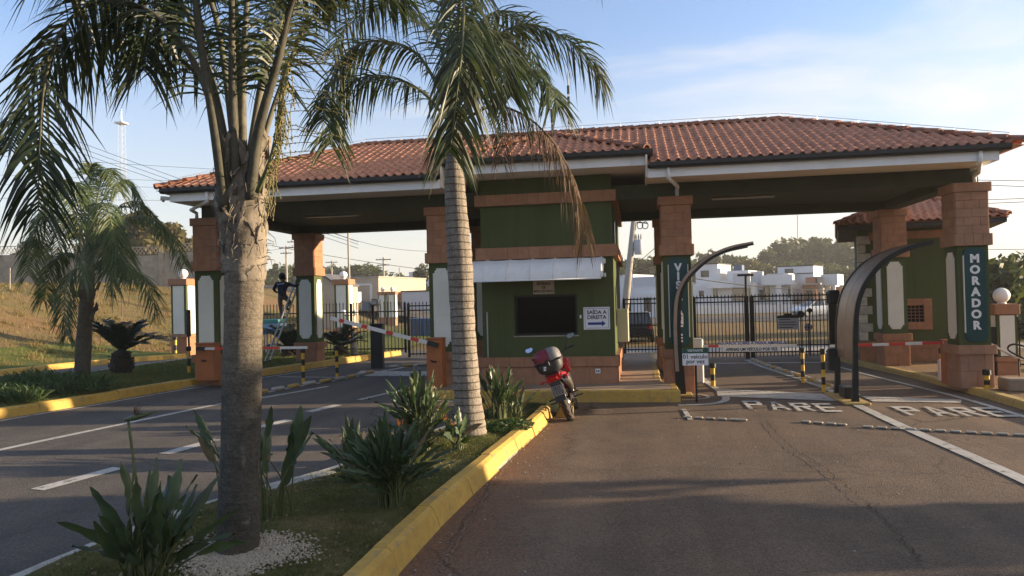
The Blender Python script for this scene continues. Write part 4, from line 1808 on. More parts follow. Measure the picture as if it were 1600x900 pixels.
# gate opener box on the right gate post
t = thing('gate_opener', 'dark box on the gate post beside the brown arch', 'gate opener', (6.6, GY, 1.9))
b = MB()
b.box(6.42, GY - .22, 1.86, 6.78, GY + .1, 2.34, .05)
b.build('housing', MAT['blk'], t)
b = MB()
b.box(6.5, GY - .1, 0, 6.7, GY + .06, 1.86)
b.build('post', MAT['iron'], t)
# plaque, round sign backs and signals behind the gate
t = thing('notice_board', 'grey notice board with dark header hung on the gate', 'sign', at(1232, 516, GY - .12))
p0 = at(1215, 515, GY - .12); p1 = at(1248, 492, GY - .12)
b = MB(); b.box(p0.x, p0.y - .02, p0.z, p1.x, p0.y, p1.z - .10); b.build('board', MAT['wall_g'], t)
b = MB()
xm_ = (p0.x + p1.x) / 2
b.prism([(p0.x, p1.z - .10), (p1.x, p1.z - .10), (p1.x, p1.z - .02), (xm_ + .16, p1.z), (xm_ + .1, p1.z + .06), (xm_ - .1, p1.z + .06), (xm_ - .16, p1.z), (p0.x, p1.z - .02)], p0.y - .024, p0.y + .002, 'y')
b.build('header', MAT['iron'], t)
b = MB()
for k in range(4):
    b.box(p0.x + .06, p0.y - .024, p0.z + .06 + .09 * k, p0.x + (.5, .62, .6, .42)[k], p0.y - .0195, p0.z + .085 + .09 * k)
b.build('text_line', MAT['ink'], t)
for px, py, r, m, lab in ((1263, 511, .145, MAT['signw'], 'round white traffic sign behind the right gate'), (1251, 491, .13, MAT['iron'], 'upper left dark round sign back behind the right gate'), (1265, 485, .09, MAT['iron'], 'small dark round sign back beside the parked car')):
    Yr = 28.6
    c = at(px, py, Yr)
    t = thing('round_sign', lab, 'sign', (c.x, c.y, 0))
    b = MB(); b.lathe([(r * .96, -.012), (r, -.006), (r, .006), (r * .96, .012)], 20, c, 'y'); b.build('disc', m, t)
    if m is MAT['signw']:
        b = MB(); b.box(c.x - .015, c.y - .02, c.z - .11, c.x + .015, c.y - .013, c.z + .11); b.box(c.x - .1, c.y - .02, c.z - .012, c.x - .016, c.y - .013, c.z + .012); b.box(c.x + .016, c.y - .02, c.z - .012, c.x + .1, c.y - .013, c.z + .012); b.build('symbol', MAT['ink'], t)
        b = MB(); b.tube([c + Vector((math.cos(a) * .128, -.014, math.sin(a) * .128)) for a in [2 * math.pi * k / 20 for k in range(20)]], .014, 5, closed=True); b.build('rim', MAT['red'], t)
    b = MB(); b.tube([(c.x, c.y + .03, 0), (c.x, c.y + .03, c.z + r)], .02, 6); b.build('post', MAT['iron'], t)

# ------------------------------------------------------------------ bollards
_bm = {}


def bollard_mesh(h, r, bands):
    b = MB()
    for k in range(bands):
        b.mi = k % 2
        z0, z1 = h * k / bands, h * (k + 1) / bands
        b.lathe([(r, z0), (r, z1)], 12)
    b.mi = 1
    b.lathe([(r * 1.02, h - .04), (r * 1.05, h), (r * .6, h + .03)], 12)
    return b


def bollard(x, y, h, label, r=.045, ztop=True, base=None, group='striped bollards beside the lanes'):
    z = base if base is not None else zg(x)
    t = thing('bollard', label, 'bollard', (x, y, z), group)
    n = max(3, int(h / .17)) | 1
    for k in range(n):
        b = MB()
        b.lathe([(r, z + h * k / n), (r, z + h * (k + 1) / n)], 12, (x, y, 0))
        b.build('stripe_yellow' if k % 2 == 0 else 'stripe_black', MAT['yel'] if k % 2 == 0 else MAT['blk'], t, True, 40)
    if ztop:
        b = MB()
        b.lathe([(r * 1.1, z + h), (r * 1.5, z + h + .015), (r * 1.5, z + h + .11), (r * 1.1, z + h + .13)], 12, (x, y, 0))
        b.build('cap', MAT['blk'], t, True, 40)
    return t


bollard(4.08, 19.7, .76, 'yellow and black bollard further back of the pair near the lane divider')
bollard(4.14, 17.85, .86, 'yellow and black bollard nearer of the pair beside the arch feet')
bollard(1.80, 19.0, .46, 'short yellow and black bollard at the foot of the VIS pillar', .055)
bollard(7.16, 19.2, .62, 'yellow and black bollard on the right pavement behind the MORADOR pillar', .05, base=.12)
bollard(7.32, 17.3, .30, 'stubby black topped bollard at the foot of the MORADOR pillar', .055, base=.12)
bollard(-8.75, 18.35, .82, 'yellow and black bollard between the left lanes, left of the pair')
bollard(-8.36, 19.65, .80, 'yellow and black bollard between the left lanes, right of the pair')
bollard(-12.35, 18.8, .62, 'yellow and black bollard on the grass beside the orange barrier box', base=.45)
bollard(-17.9, 26.4, .62, 'yellow and black bollard by the far left lamp pillar', .05, base=.40)
bollard(-5.15, 16.55, .24, 'short black bollard at the corner of the booth platform', .06, base=.27)

# tall black traffic post on the left island
t = thing('signal_post', 'thin black post with long black box in front of the left lamp pillar', 'post', (-12.5, 19.6, .45))
pt = at(294, 484, 19.6); pb = at(296, 525, 19.6)
b = MB(); b.tube([(pt.x + .02, 19.6, .42), (pt.x, 19.6, pb.z)], .03, 8); b.build('post', MAT['iron'], t)
b = MB(); b.box(pt.x - .05, 19.55, pb.z - .02, pt.x + .06, 19.65, pt.z, .02); b.build('signal_box', MAT['blk'], t)

# black pedestal with camera
c = gr(589, 575, 0)
t = thing('camera_post', 'thick black pedestal with camera boxes behind the slanted barrier arm', 'camera post', (c.x, c.y, zg(c.x)))
q0 = at(580, 508, c.y); q1 = at(598, 508, c.y); q2 = at(582, 470, c.y)
b = MB(); b.box(q0.x, c.y - .12, zg(c.x) - .02, q1.x, c.y + .12, q0.z, .02); b.build('pedestal', MAT['blk'], t)
b = MB(); b.box(q0.x - .02, c.y - .14, q0.z, q1.x + .02, c.y + .14, q0.z + .05, .01); b.build('pedestal_cap', MAT['iron'], t)
b = MB(); b.tube([(q2.x, c.y, q0.z), (q2.x, c.y, q2.z)], .045, 8); b.build('mast', MAT['iron'], t)
k0 = at(568, 486, c.y); k1 = at(581, 471, c.y)
b = MB(); b.box(k0.x, c.y - .2, k0.z, k1.x, c.y + .05, k1.z, .03); b.build('camera_housing', MAT['wall_g'], t)
k0 = at(583, 477, c.y); k1 = at(594, 467, c.y)
b = MB(); b.box(k0.x, c.y - .25, k0.z, k1.x, c.y + .1, k1.z, .03); b.build('camera_housing', MAT['alu'], t)


# ------------------------------------------------------------------ barriers
def striped_arm(parent, a, b_, w, h, stripes, d=.045):
    """arm from a to b; stripes = list of (t0, t1) that are red"""
    a = Vector(a); b_ = Vector(b_)
    cuts = [0]
    for s, e in stripes:
        cuts += [s, e]
    cuts.append(1)
    for i in range(len(cuts) - 1):
        if cuts[i + 1] - cuts[i] < 1e-4:
            continue
        m = MB()
        tt = a.lerp(b_, cuts[i]); u = a.lerp(b_, cuts[i + 1])
        m.bar(tt, u, d, h)
        m.build('red_stripe' if i % 2 else 'arm', MAT['red'] if i % 2 else MAT['armw'], parent)


def barrier_box(t, x0, y0, z0, x1, y1, z1):
    b = MB()
    b.box(x0, y0, z0, x1, y1, z1 - .03, .012)
    b.build('cabinet', MAT['orange'], t)
    b = MB()
    b.box(x0 - .015, y0 - .015, z1 - .03, x1 + .015, y1 + .015, z1, .01)
    b.build('lid', MAT['orange'], t)
    b = MB()
    xc = (x0 + x1) / 2
    b.tube([(xc - .07, y0 - .02, z0 + (z1 - z0) * .56), (xc - .03, y0 - .035, z0 + (z1 - z0) * .53), (xc + .06, y0 - .03, z0 + (z1 - z0) * .54)], .018, 6)
    b.build('lock_handle', MAT['iron'], t)


YB1 = 17.15
p0 = at(306, 592, YB1); p1 = at(333, 536, YB1)
t = thing('barrier', 'orange barrier box with level red and white arm behind the big palm trunk', 'barrier', (p0.x, YB1, p0.z))
barrier_box(t, p0.x, YB1, zg(-11) + .17, p1.x, YB1 + .34, p1.z)
a0 = at(308, 545, YB1 - .08); a1 = at(480, 543, YB1 - .08)
b = MB(); b.bar(a0, a0.lerp(a1, .075), .09, .09); b.build('arm_clamp', MAT['blk'], t)
striped_arm(t, a0.lerp(a1, .075), a1, .05, .062, [(.10, .30), (.55, .74)])

YB2 = 16.75
p0 = at(667, 597, YB2); p1 = at(690, 528, YB2)
t = thing('barrier', 'orange barrier box with raised slanting arm at the booth platform corner', 'barrier', (p0.x, YB2, PLAT_Z))
barrier_box(t, p0.x, YB2, PLAT_Z - .005, p1.x, YB2 + .36, p1.z)
a0 = at(682, 539, YB2 - .07); a1 = at(517, 497, YB2 - .07)
b = MB(); b.bar(at(684, 540, YB2 - .07), at(668, 535.5, YB2 - .07), .09, .10); b.build('arm_clamp', MAT['blk'], t)
striped_arm(t, a0.lerp(a1, .07), a1, .05, .085, [(.10, .18), (.36, .43), (.62, .68), (.86, .91)])

YB3 = 19.6
t = thing('barrier', 'white barrier motor with arm carrying the AGUARDE sign across the visitor lane', 'barrier', (1.62, YB3, 0))
a0 = at(1098, 541, YB3); a1 = at(1245, 540, YB3)
b = MB(); b.box(a0.x - .24, YB3 + .05, 0, a0.x + .02, YB3 + .35, 1.16, .03); b.build('cabinet', MAT['armw'], t)
striped_arm(t, a0, a1, .05, .062, [(.06, .17)])
q0 = at(1123, 548, YB3 - .05); q1 = at(1226, 533, YB3 - .05)
b = MB(); b.box(q0.x, YB3 - .062, a0.z + .036, q1.x, YB3 - .045, q1.z); b.build('upper_plate', MAT['signw'], t)
b = MB(); b.box(q0.x + .1, YB3 - .062, q0.z - .03, q1.x - .1, YB3 - .045, a0.z - .036); b.build('lower_plate', MAT['signw'], t)
zc1 = (a0.z + .036 + q1.z) / 2
lettering('AGUARDE SOBRE A FAIXA AMARELA', .118, MAT['blue'], t, ((q0.x + q1.x) / 2, YB3 - .066, zc1), bold=.003, ext=.001, sx=.86)
lettering('APENAS UM VEÍCULO POR VEZ', .105, MAT['ink'], t, ((q0.x + q1.x) / 2, YB3 - .066, (q0.z - .03 + a0.z - .036) / 2), bold=.003, ext=.001, sx=.86)

YB4 = 18.45
t = thing('barrier', 'red barrier box with striped arm running left from the MORADOR pillar', 'barrier', (6.75, YB4, .12))
a0 = at(1482, 535, YB4); a1 = at(1297, 541, YB4)
b = MB(); b.box(6.92, YB4 - .1, .11, 7.16, YB4 + .2, 1.12, .012); b.build('cabinet', MAT['orange'], t)
striped_arm(t, a0, a1, .05, .062, [(.05, .22), (.36, .50), (.64, .78)])
b = MB(); b.box(6.98, YB4 + .45, .12, 7.1, YB4 + .57, .62, .02); b.build('arm_rest', MAT['armw'], t)


# ------------------------------------------------------------------ curved posts
ARC = [(1336.5, 632), (1336.5, 590), (1336.5, 545), (1337, 505), (1342, 469), (1355, 439), (1382, 408), (1420, 388), (1457, 378)]
ay = 15.95
arcp = [at(px, py, ay) for px, py in ARC]
PROF_A = [(p.x - arcp[0].x, p.z) for p in arcp]
arcb = [at(px, py, 17.2) for px, py in ((1064.5, 618), (1061.5, 580), (1059, 540), (1058, 500), (1060.5, 465), (1070, 440), (1086, 421), (1110, 402), (1141, 388), (1177, 380))]
PROF_B = [(p.x - arcb[0].x, p.z) for p in arcb]


def curved_post(xb, y0, y1, label, lower, basebox, prof2=None, thick=1.0):
    prof2 = prof2 or PROF_A
    t = thing('curved_post', label, 'curved post', (xb, (y0 + y1) / 2, 0))
    P = catmull([(xb + dx, 0, z) for dx, z in prof2], 36)
    # sheet hung between two bowed posts
    start = next(i for i, p in enumerate(P) if p.z > lower)
    b = MB()
    segs = [(y0 + .05, y0 + (y1 - y0) * .49), (y0 + (y1 - y0) * .51, y1 - .05)]
    for s0, s1 in segs:
        vs = []
        fs = []
        idx = list(range(start, len(P)))
        for i in idx:
            d = (P[min(i + 1, len(P) - 1)] - P[i - 1]).normalized()
            n = Vector((-d.z, 0, d.x))
            for yv, o in ((s0, .03), (s1, .03), (s1, -.02), (s0, -.02)):
                q = P[i] + n * o
                vs.append((q.x, yv, q.z))
        for k in range(len(idx) - 1):
            for j in range(4):
                j2 = (j + 1) % 4
                fs.append((k * 4 + j, k * 4 + j2, k * 4 + 4 + j2, k * 4 + 4 + j))
        fs.append((0, 1, 2, 3)); e = (len(idx) - 1) * 4
        fs.append((e + 3, e + 2, e + 1, e))
        m = MB(); m._add(vs, fs)
        s = m.build('cover_sheet', MAT['bronze'], t, True, 35)
    for yv in (y0, y1):
        m = MB()
        vs = []
        fs = []
        for i, p in enumerate(P):
            d = (P[min(i + 1, len(P) - 1)] - P[max(i - 1, 0)]).normalized()
            n = Vector((-d.z, 0, d.x))
            w = (.055 if i < start else .045) * (thick + (.95 - thick) * (i / (len(P) - 1)) ** 1.5 if thick > 1 else 1)
            for yo, o in ((-.035, w), (.035, w), (.035, -w), (-.035, -w)):
                q = p + n * o
                vs.append((q.x, yv + yo, q.z))
        for k in range(len(P) - 1):
            for j in range(4):
                j2 = (j + 1) % 4
                fs.append((k * 4 + j, k * 4 + j2, k * 4 + 4 + j2, k * 4 + 4 + j))
        fs.append((0, 1, 2, 3)); e = (len(P) - 1) * 4
        fs.append((e + 3, e + 2, e + 1, e))
        m._add(vs, fs)
        m.build('post', MAT['iron'], t, True, 35)
        if thick > 1 and yv == y0:
            m = MB()
            vs = []
            for i, p in enumerate(P[4:]):
                d = (P[min(i + 5, len(P) - 1)] - P[i + 3]).normalized()
                n = Vector((-d.z, 0, d.x))
                w = .050 * (thick + (.95 - thick) * ((i + 4) / (len(P) - 1)) ** 1.5)
                for yo, o in ((-.040, w * .9), (-.034, w * .9), (-.034, w * .05), (-.040, w * .05)):
                    q = p + n * o
                    vs.append((q.x, yv + yo, q.z))
            L_ = len(P) - 4
            fs = [(k * 4 + j, k * 4 + (j + 1) % 4, k * 4 + 4 + (j + 1) % 4, k * 4 + 4 + j) for k in range(L_ - 1) for j in range(4)]
            m._add(vs, fs)
            m.build('face_strip', MAT['bronze'], t, True, 35)
        m = MB()
        m.prism([(xb - .13, 0), (xb + .13, 0), (xb + .07, .06), (xb + .055, .22), (xb - .055, .22), (xb - .07, .06)], yv - .05, yv + .05, 'y')
        m.build('foot', MAT['iron'], t)
    m = MB(); m.box(xb - .25, y0 - .2, .0, xb + .25, y1 + .15, .055, .02)
    m.build('plinth', MAT['mark_y'], t)
    if basebox:
        m = MB(); m.box(xb - .2, y1 - .18, lower - .26, xb - .03, y1 - .02, lower + .22, .02)
        m.build('reader_box', MAT['blk'], t)
        m = MB(); m.box(xb - .1, y0 + .35, .055, xb + .12, y0 + .85, .30, .02)
        m.build('ground_box', MAT['blk'], t)
    return t


curved_post(arcp[0].x, 15.95, 17.3, 'wide bronze curved post arching over the MORADOR lane', .82, True)
a1_ = arcb[0]
curved_post(a1_.x, 17.2, 18.1, 'slim dark curved post arching in front of the VIS pillar', .95, False, PROF_B, 2.0)

# "one vehicle at a time" sign
q0 = at(1066.5, 571, 16.25); q1 = at(1106, 543, 16.25)
t = thing('post_sign', 'small white 01 veículo por vez sign with green header on thin post', 'sign', (q0.x + .3, 16.25, 0))
b = MB(); b.box(q0.x, 16.23, q0.z, q1.x, 16.25, q1.z - .12, .003); b.build('board', MAT['signw'], t)
b = MB(); b.box(q0.x, 16.229, q1.z - .12, q1.x, 16.25, q1.z, .003); b.build('header', MAT['sgreen'], t)
xc = (q0.x + q1.x) / 2
lettering('01 veículo\npor vez', .125, MAT['ink'], t, (xc, 16.228, (q0.z + q1.z - .12) / 2 + .005), bold=.002, ext=.001, line=.82)
lettering('VISITANTE', .068, MAT['signw'], t, (xc, 16.227, q1.z - .062), bold=.001, ext=.001)
pp_ = at(1087, 571, 16.27)
b = MB(); b.tube([(pp_.x, 16.27, 0), (pp_.x, 16.27, q1.z - .05)], .022, 8); b.build('post', MAT['iron'], t)

# ------------------------------------------------------------------ globe lamp pillars
def lamp_pillar(x, y, z, h, label, w=.5, group='globe lamp pillars'):
    t = thing('lamp_pillar', label, 'lamp pillar', (x, y, z), group)
    zb = z + h * .27
    b = MB(); b.box(x - w * .52, y - w * .52, z - .1, x + w * .52, y + w * .52, zb - .12); b.build('base', MAT['terra'], t)
    b = MB(); b.box(x - w * .6, y - w * .6, zb - .12, x + w * .6, y + w * .6, zb, .008); b.build('base_cap', MAT['terra'], t)
    b = MB(); b.box(x - w * .5, y - w * .5, zb, x + w * .5, y + w * .5, z + h - .26); b.build('shaft', MAT['green'], t)
    ph = z + h - .30 - zb
    for nx, ny in ((0, -1), (1, 0), (-1, 0)):
        m = MB(); m.prism([(-w * .36, -ph / 2), (w * .36, -ph / 2), (w * .36, ph / 2), (-w * .36, ph / 2)][::-1], -.02, .005, 'y')
        me = m.mesh('panel', MAT['panel'])
        piece('panel', me, t, (x + nx * w * .5, y + ny * w * .5, zb + ph / 2 + .02), (0, 0, math.atan2(ny, nx) + R(90)))
    b = MB(); b.box(x - w * .62, y - w * .62, z + h - .26, x + w * .62, y + w * .62, z + h, .012); b.build('cap', MAT['terra'], t)
    b = MB(); b.lathe([(.11, z + h), (.09, z + h + .04)], 14, (x, y, 0)); b.sphere((x, y, z + h + .21), .19, 18, 12); b.build('globe', MAT['globe'], t, True)
    return t


lamp_pillar(-18.05, 27.2, .38, 3.05, 'globe lamp pillar on the far left by the dry slope', .66)
c = at(540, 562, 34)
lamp_pillar(at(538, 500, 34).x, 34, .25, 3.2, 'globe lamp pillar inside the gate between rear pillar and camera post', .68)
lamp_pillar(at(1566, 500, 20.2).x, 20.2, .1, 1.78, 'short globe lamp pillar behind the MORADOR pillar at the right edge', .46)
for px, lab in ((599, 'left one of two small distant globe lamp pillars beyond the gate'), (614, 'right one of two small distant globe lamp pillars beyond the gate')):
    c = at(px, 500, 58)
    lamp_pillar(c.x, 58, .25, 2.9, lab, .6)
# small white globes at the waist of the inner lamp pillar
t = thing('garden_lamp', 'pair of small white globe lamps before the inner lamp pillar', 'lamp', at(545, 520, 33))
for px in (536, 555):
    c = at(px, 488, 33)
    b = MB(); b.sphere(c, .13, 12, 8); b.build('globe', MAT['globe'], t, True)
b = MB(); c = at(545, 500, 33); b.tube([(c.x, 33, .2), (c.x, 33, c.z)], .03, 6); b.bar(at(536, 493, 33), at(555, 493, 33), .03, .03); b.build('stand', MAT['iron'], t)

# traffic cone
c = gr(554, 558, .03)
t = thing('traffic_cone', 'grey traffic cone on the grass beside the left gate', 'traffic cone', (c.x, 25.6, zg(c.x)))
zc0 = zg(c.x) + .18
x_ = at(554, 558, 25.6).x
b = MB(); b.lathe([(.17, zc0 + .03), (.14, zc0 + .06), (.045, zc0 + .82), (.03, zc0 + .84)], 14, (x_, 25.6, 0)); b.build('body', MAT['concrete'], t, True, 40)
b = MB(); b.box(x_ - .2, 25.4, zc0 - .03, x_ + .2, 25.8, zc0 + .03, .01); b.build('base', MAT['blk'], t)
b = MB(); b.lathe([(.118, zc0 + .26), (.094, zc0 + .46)], 14, (x_, 25.6, 0)); b.build('band', MAT['armw'], t, True, 40)

# blue slatted bin enclosure
t = thing('blue_container', 'dark blue ribbed container on the verge beyond the left gate', 'container', at(660, 520, 41))
q0 = at(636, 519, 41); q1 = at(684, 497, 41)
b = MB(); b.box(q0.x, 41, .15, q1.x, 42.2, q1.z, .03); b.build('body', MAT['fblue'], t)
n = 6
for k in range(n):
    b = MB(); u = q0.x + (q1.x - q0.x) * (k + .5) / n
    b.box(u - .10, 40.94, .3, u + .10, 41.0, q1.z - .1, .02); b.build('rib', MAT['fblue'], t)

t = thing('blue_container', 'dark blue ribbed container seen between palm and booth', 'container', at(741, 510, 41))
q0 = at(728, 519, 41); q1 = at(752, 497, 41)
b = MB(); b.box(q0.x, 41, .15, q1.x, 42.2, q1.z, .03); b.build('body', MAT['fblue'], t)
for k in range(3):
    b = MB(); u = q0.x + (q1.x - q0.x) * (k + .5) / 3
    b.box(u - .10, 40.94, .3, u + .10, 41.0, q1.z - .1, .02); b.build('rib', MAT['fblue'], t)

# teal and white stack behind the fence left of the ladder
MAT['tealp'] = simple('teal_paint', (.05, .25, .22), .5, .1, 3)
MAT['bluep'] = simple('pale_blue_paint', (.30, .42, .55), .5, .1, 3)
MAT['bluec'] = simple('blue_tarp', (.03, .09, .30), .6, .15, 3)
q0 = at(409, 521, 25.8); q1 = at(437, 499, 25.8)
t = thing('stall_table', 'teal and pale blue covered stand on the grass left of the ladder', 'stand', (q0.x, 25.8, .4))
zz = q0.z
b = MB(); b.box(q0.x, 25.7, q1.z - .14, q1.x, 26.4, q1.z, .02); b.build('top', MAT['tealp'], t)
b = MB(); b.box(q0.x + .02, 25.72, zz + .14, q1.x - .02, 26.38, q1.z - .142, .02); b.build('body', MAT['bluep'], t)
b = MB(); b.prism([(q0.x + .15, zz - .02), (q1.x + .1, zz + .16), (q1.x + .1, zz + .25), (q0.x + .15, zz + .09)], 25.6, 26.38, 'y'); b.build('tarp', MAT['bluec'], t)
for x in (q0.x + .06, q1.x - .06):
    b = MB(); b.tube([(x, 26, .38), (x, 26, zz + .15)], .03, 6); b.build('leg', MAT['armw'], t)
# ------------------------------------------------------------------ motorcycle (local axes: x right, y forward, z up)
MAT['tyre'] = simple('muddy_tyre', (.045, .034, .027), .9, .3, 12, bmp=.4, dirt=(.13, .08, .05), local=True)
MAT['mred'] = simple('motorcycle_red', (.50, .018, .022), .28, .08, 4, local=True, dirt=(.2, .05, .04), dirtamt=.25)
MAT['mblk'] = simple('motorcycle_black', (.018, .018, .019), .45, .2, 6, local=True)
MAT['mgrey'] = simple('case_grey', (.16, .16, .165), .55, .1, 5, local=True)
MAT['mdark'] = simple('case_dark', (.035, .036, .04), .55, .1, 5, local=True)
MAT['burg'] = simple('burgundy_panel', (.16, .012, .030), .3, .1, 5, local=True)
MAT['chrome'] = simple('dull_steel', (.46, .42, .38), .35, .15, 8, metal=.9, local=True, dirt=(.15, .1, .07))
MAT['mirror'] = simple('mirror_glass', (.85, .88, .92), .04, .01, 1, metal=1.0, local=True)
MAT['plate'] = simple('plate_grey', (.17, .17, .17), .6, .25, 25, local=True)
MAT['tail'] = simple('tail_lamp', (.40, .01, .012), .2, .05, 4, local=True)
LEAN = 19
moto = thing('motorcycle', 'red trail motorcycle with rounded top case leaning on its side stand by the yellow kerb', 'motorcycle', (-1.27, 13.85, 0), None, (0, R(-LEAN), R(1.5)), True)
moto.scale = (1.12, 1.12, 1.12)


def wheel(y, rz_, rt, nm):
    c = Vector((0, y, rz_))
    R0 = rz_ - rt
    b = MB()
    prof_ = [(R0 - rt * .55, -rt * .8), (R0 - rt * .1, -rt * .98), (R0 + rt * .55, -rt * .85), (R0 + rt * .88, -rt * .5), (R0 + rt * .95, 0), (R0 + rt * .88, rt * .5), (R0 + rt * .55, rt * .85), (R0 - rt * .1, rt * .98), (R0 - rt * .55, rt * .8)]
    n = 36
    vs = []
    for k in range(n):
        a = 2 * math.pi * k / n
        for r, x in prof_:
            vs.append(c + Vector((x, r * math.cos(a), r * math.sin(a))))
    L = len(prof_)
    fs = []
    for k in range(n):
        k2 = (k + 1) % n
        for j in range(L - 1):
            fs.append((k * L + j, k * L + j + 1, k2 * L + j + 1, k2 * L + j))
    b._add(vs, fs)
    for k in range(34):
        a = 2 * math.pi * (k + .3) / 34
        for xo in ((-.5, .0, .5) if k % 2 else (-.3, .3)):
            r = R0 + rt * (1.0 if abs(xo) < .4 else .9)
            d = Vector((0, math.cos(a), math.sin(a))); tdir = Vector((0, -math.sin(a), math.cos(a)))
            q = c + d * (r - .012) + Vector((xo * rt * 1.15, 0, 0))
            b.bar(q, q + d * .026, rt * .36, .024, tdir)
    w = b.build(nm, MAT['tyre'], moto)
    sharp_by_angle(w.data, 40)
    b = MB()
    vs = []
    pr2 = [(R0 - rt * .5, -rt * .55), (R0 - rt * .75, -rt * .45), (R0 - rt * .78, rt * .45), (R0 - rt * .5, rt * .55)]
    for k in range(n):
        a = 2 * math.pi * k / n
        for r, x in pr2:
            vs.append(c + Vector((x, r * math.cos(a), r * math.sin(a))))
    fs = []
    for k in range(n):
        k2 = (k + 1) % n
        for j in range(3):
            fs.append((k * 4 + j, k * 4 + j + 1, k2 * 4 + j + 1, k2 * 4 + j))
    b._add(vs, fs)
    b.build('rim', MAT['chrome'], w, True)
    b = MB()
    b.lathe([(.03, -.09), (.06, -.06), (.045, -.03), (.045, .03), (.06, .06), (.03, .09)], 14, c, 'x')
    b.build('hub', MAT['chrome'], w, True, 40)
    b = MB()
    for k in range(20):
        a = 2 * math.pi * k / 20
        e = (.18 if k % 2 else -.18)
        b.tube([c + Vector(((.05 if k % 4 < 2 else -.05), .05 * math.cos(a + e), .05 * math.sin(a + e))), c + Vector((0, (R0 - rt * .74) * math.cos(a), (R0 - rt * .74) * math.sin(a)))], .0028, 4, False)
    b.build('spokes', MAT['chrome'], w)
    return w


wheel(0, .315, .060, 'rear_wheel')
wheel(1.36, .335, .048, 'front_wheel')


def mb(nm, m, smooth=False, ang=None, parent=None):
    return lambda b: b.build(nm, m, parent or moto, smooth, ang)


b = MB()
for s in (-1, 1):
    b.bar((s * .095, -.02, .315), (s * .08, .52, .40), .03, .055)
b.bar((-.08, .36, .37), (.08, .36, .37), .04, .05)
b.build('swingarm', MAT['mblk'], moto)
b = MB()
for P in ([(0, .55, .32), (0, .92, .36), (0, 1.10, .86)], [(0, 1.06, .95), (0, .70, .86), (0, .50, .62), (0, .52, .34)], [(.10, .52, .70), (.11, .1, .78), (.10, -.16, .80)], [(-.10, .52, .70), (-.11, .1, .78), (-.10, -.16, .80)], [(.10, .5, .42), (.11, .05, .74)], [(-.10, .5, .42), (-.11, .05, .74)]):
    b.tube(P, .018, 8)
b.build('frame', MAT['mblk'], moto, True)
b = MB()
b.box(-.13, .50, .26, .13, .86, .44, .03)
b.lathe([(.11, -.15), (.12, -.13), (.12, .13), (.11, .15)], 16, (0, .62, .36), 'x')
eng = b.build('engine', MAT['chrome'], moto)
b = MB()
for k in range(8):
    z = .45 + k * .022
    b.box(-.085, .68, z, .085, .86, z + .010)
b.box(-.06, .70, .44, .06, .84, .62)
b.build('cylinder_fins', MAT['mblk'], eng)
b = MB()
b.tube([(.02, .86, .54), (.09, .95, .46), (.13, .85, .33), (.14, .55, .34), (.15, .35, .50)], .022, 8)
b.build('exhaust_pipe', MAT['chrome'], moto, True)
b = MB()
P = [Vector((.155, .40, .46)), Vector((.165, .22, .58)), Vector((.17, -.05, .68)), Vector((.17, -.27, .745))]
b.tube(P, [.03, .055, .062, .058], 14)
muf = b.build('muffler', MAT['chrome'], moto, True, 40)
b = MB()
b.tube([P[3] + Vector((0, .01, 0)), P[3] + Vector((0, -.03, .012))], [.034, .034], 12)
b.build('tail_pipe', MAT['mblk'], muf, True)
b = MB()
b.bar(P[1] + Vector((.05, 0, .02)), P[2] + Vector((.055, 0, .02)), .012, .07)
b.build('heat_shield', MAT['mblk'], muf)
# seat, tank, panels
b = MB()
prs = [(-.20, .84, .10), (-.05, .855, .13), (.18, .84, .14), (.40, .80, .13), (.60, .81, .10), (.72, .86, .07)]
vs = []
for y, z, w in prs:
    vs += [(-w, y, z - .09), (-w * 1.0, y, z - .03), (-w * .75, y, z), (w * .75, y, z), (w, y, z - .03), (w, y, z - .09)]
fs = []
for k in range(len(prs) - 1):
    for j in range(5):
        fs.append((k * 6 + j, k * 6 + j + 1, k * 6 + 7 + j, k * 6 + 6 + j))
    fs.append((k * 6 + 5, k * 6, k * 6 + 6, k * 6 + 11))
fs.append((5, 4, 3, 2, 1, 0)); e = 30
fs.append(tuple(range(e, e + 6)))
b._add(vs, fs)
b.build('seat', MAT['mblk'], moto, True, 40)
b = MB()
b.sphere((0, .82, .90), .17, 18, 12, (.88, 1.35, .82))
b.build('fuel_tank', MAT['mred'], moto, True)
for s in (-1, 1):
    b = MB()
    q = [(.16, .62), (.42, .60), (.56, .74), (.40, .78), (-.16, .83), (-.22, .78)]
    vs = [(s * .125, y, z) for y, z in q] + [(s * .150, y * .96 + .01, z * .99) for y, z in q]
    n = len(q)
    fs = [tuple(range(n)), tuple(reversed(range(n, 2 * n)))] + [(i, (i + 1) % n, n + (i + 1) % n, n + i) for i in range(n)]
    b._add(vs, fs)
    b.build('side_panel', MAT['mred'], moto, False)
    b = MB()
    q = [(.70, .72), (1.05, .70), (1.16, .90), (.95, .98), (.72, .92)]
    vs = [(s * .13, y, z) for y, z in q] + [(s * .19, y, z) for y, z in q]
    n = len(q)
    b._add(vs, [tuple(range(n)), tuple(reversed(range(n, 2 * n)))] + [(i, (i + 1) % n, n + (i + 1) % n, n + i) for i in range(n)])
    b.build('tank_shroud', MAT['mred'], moto)
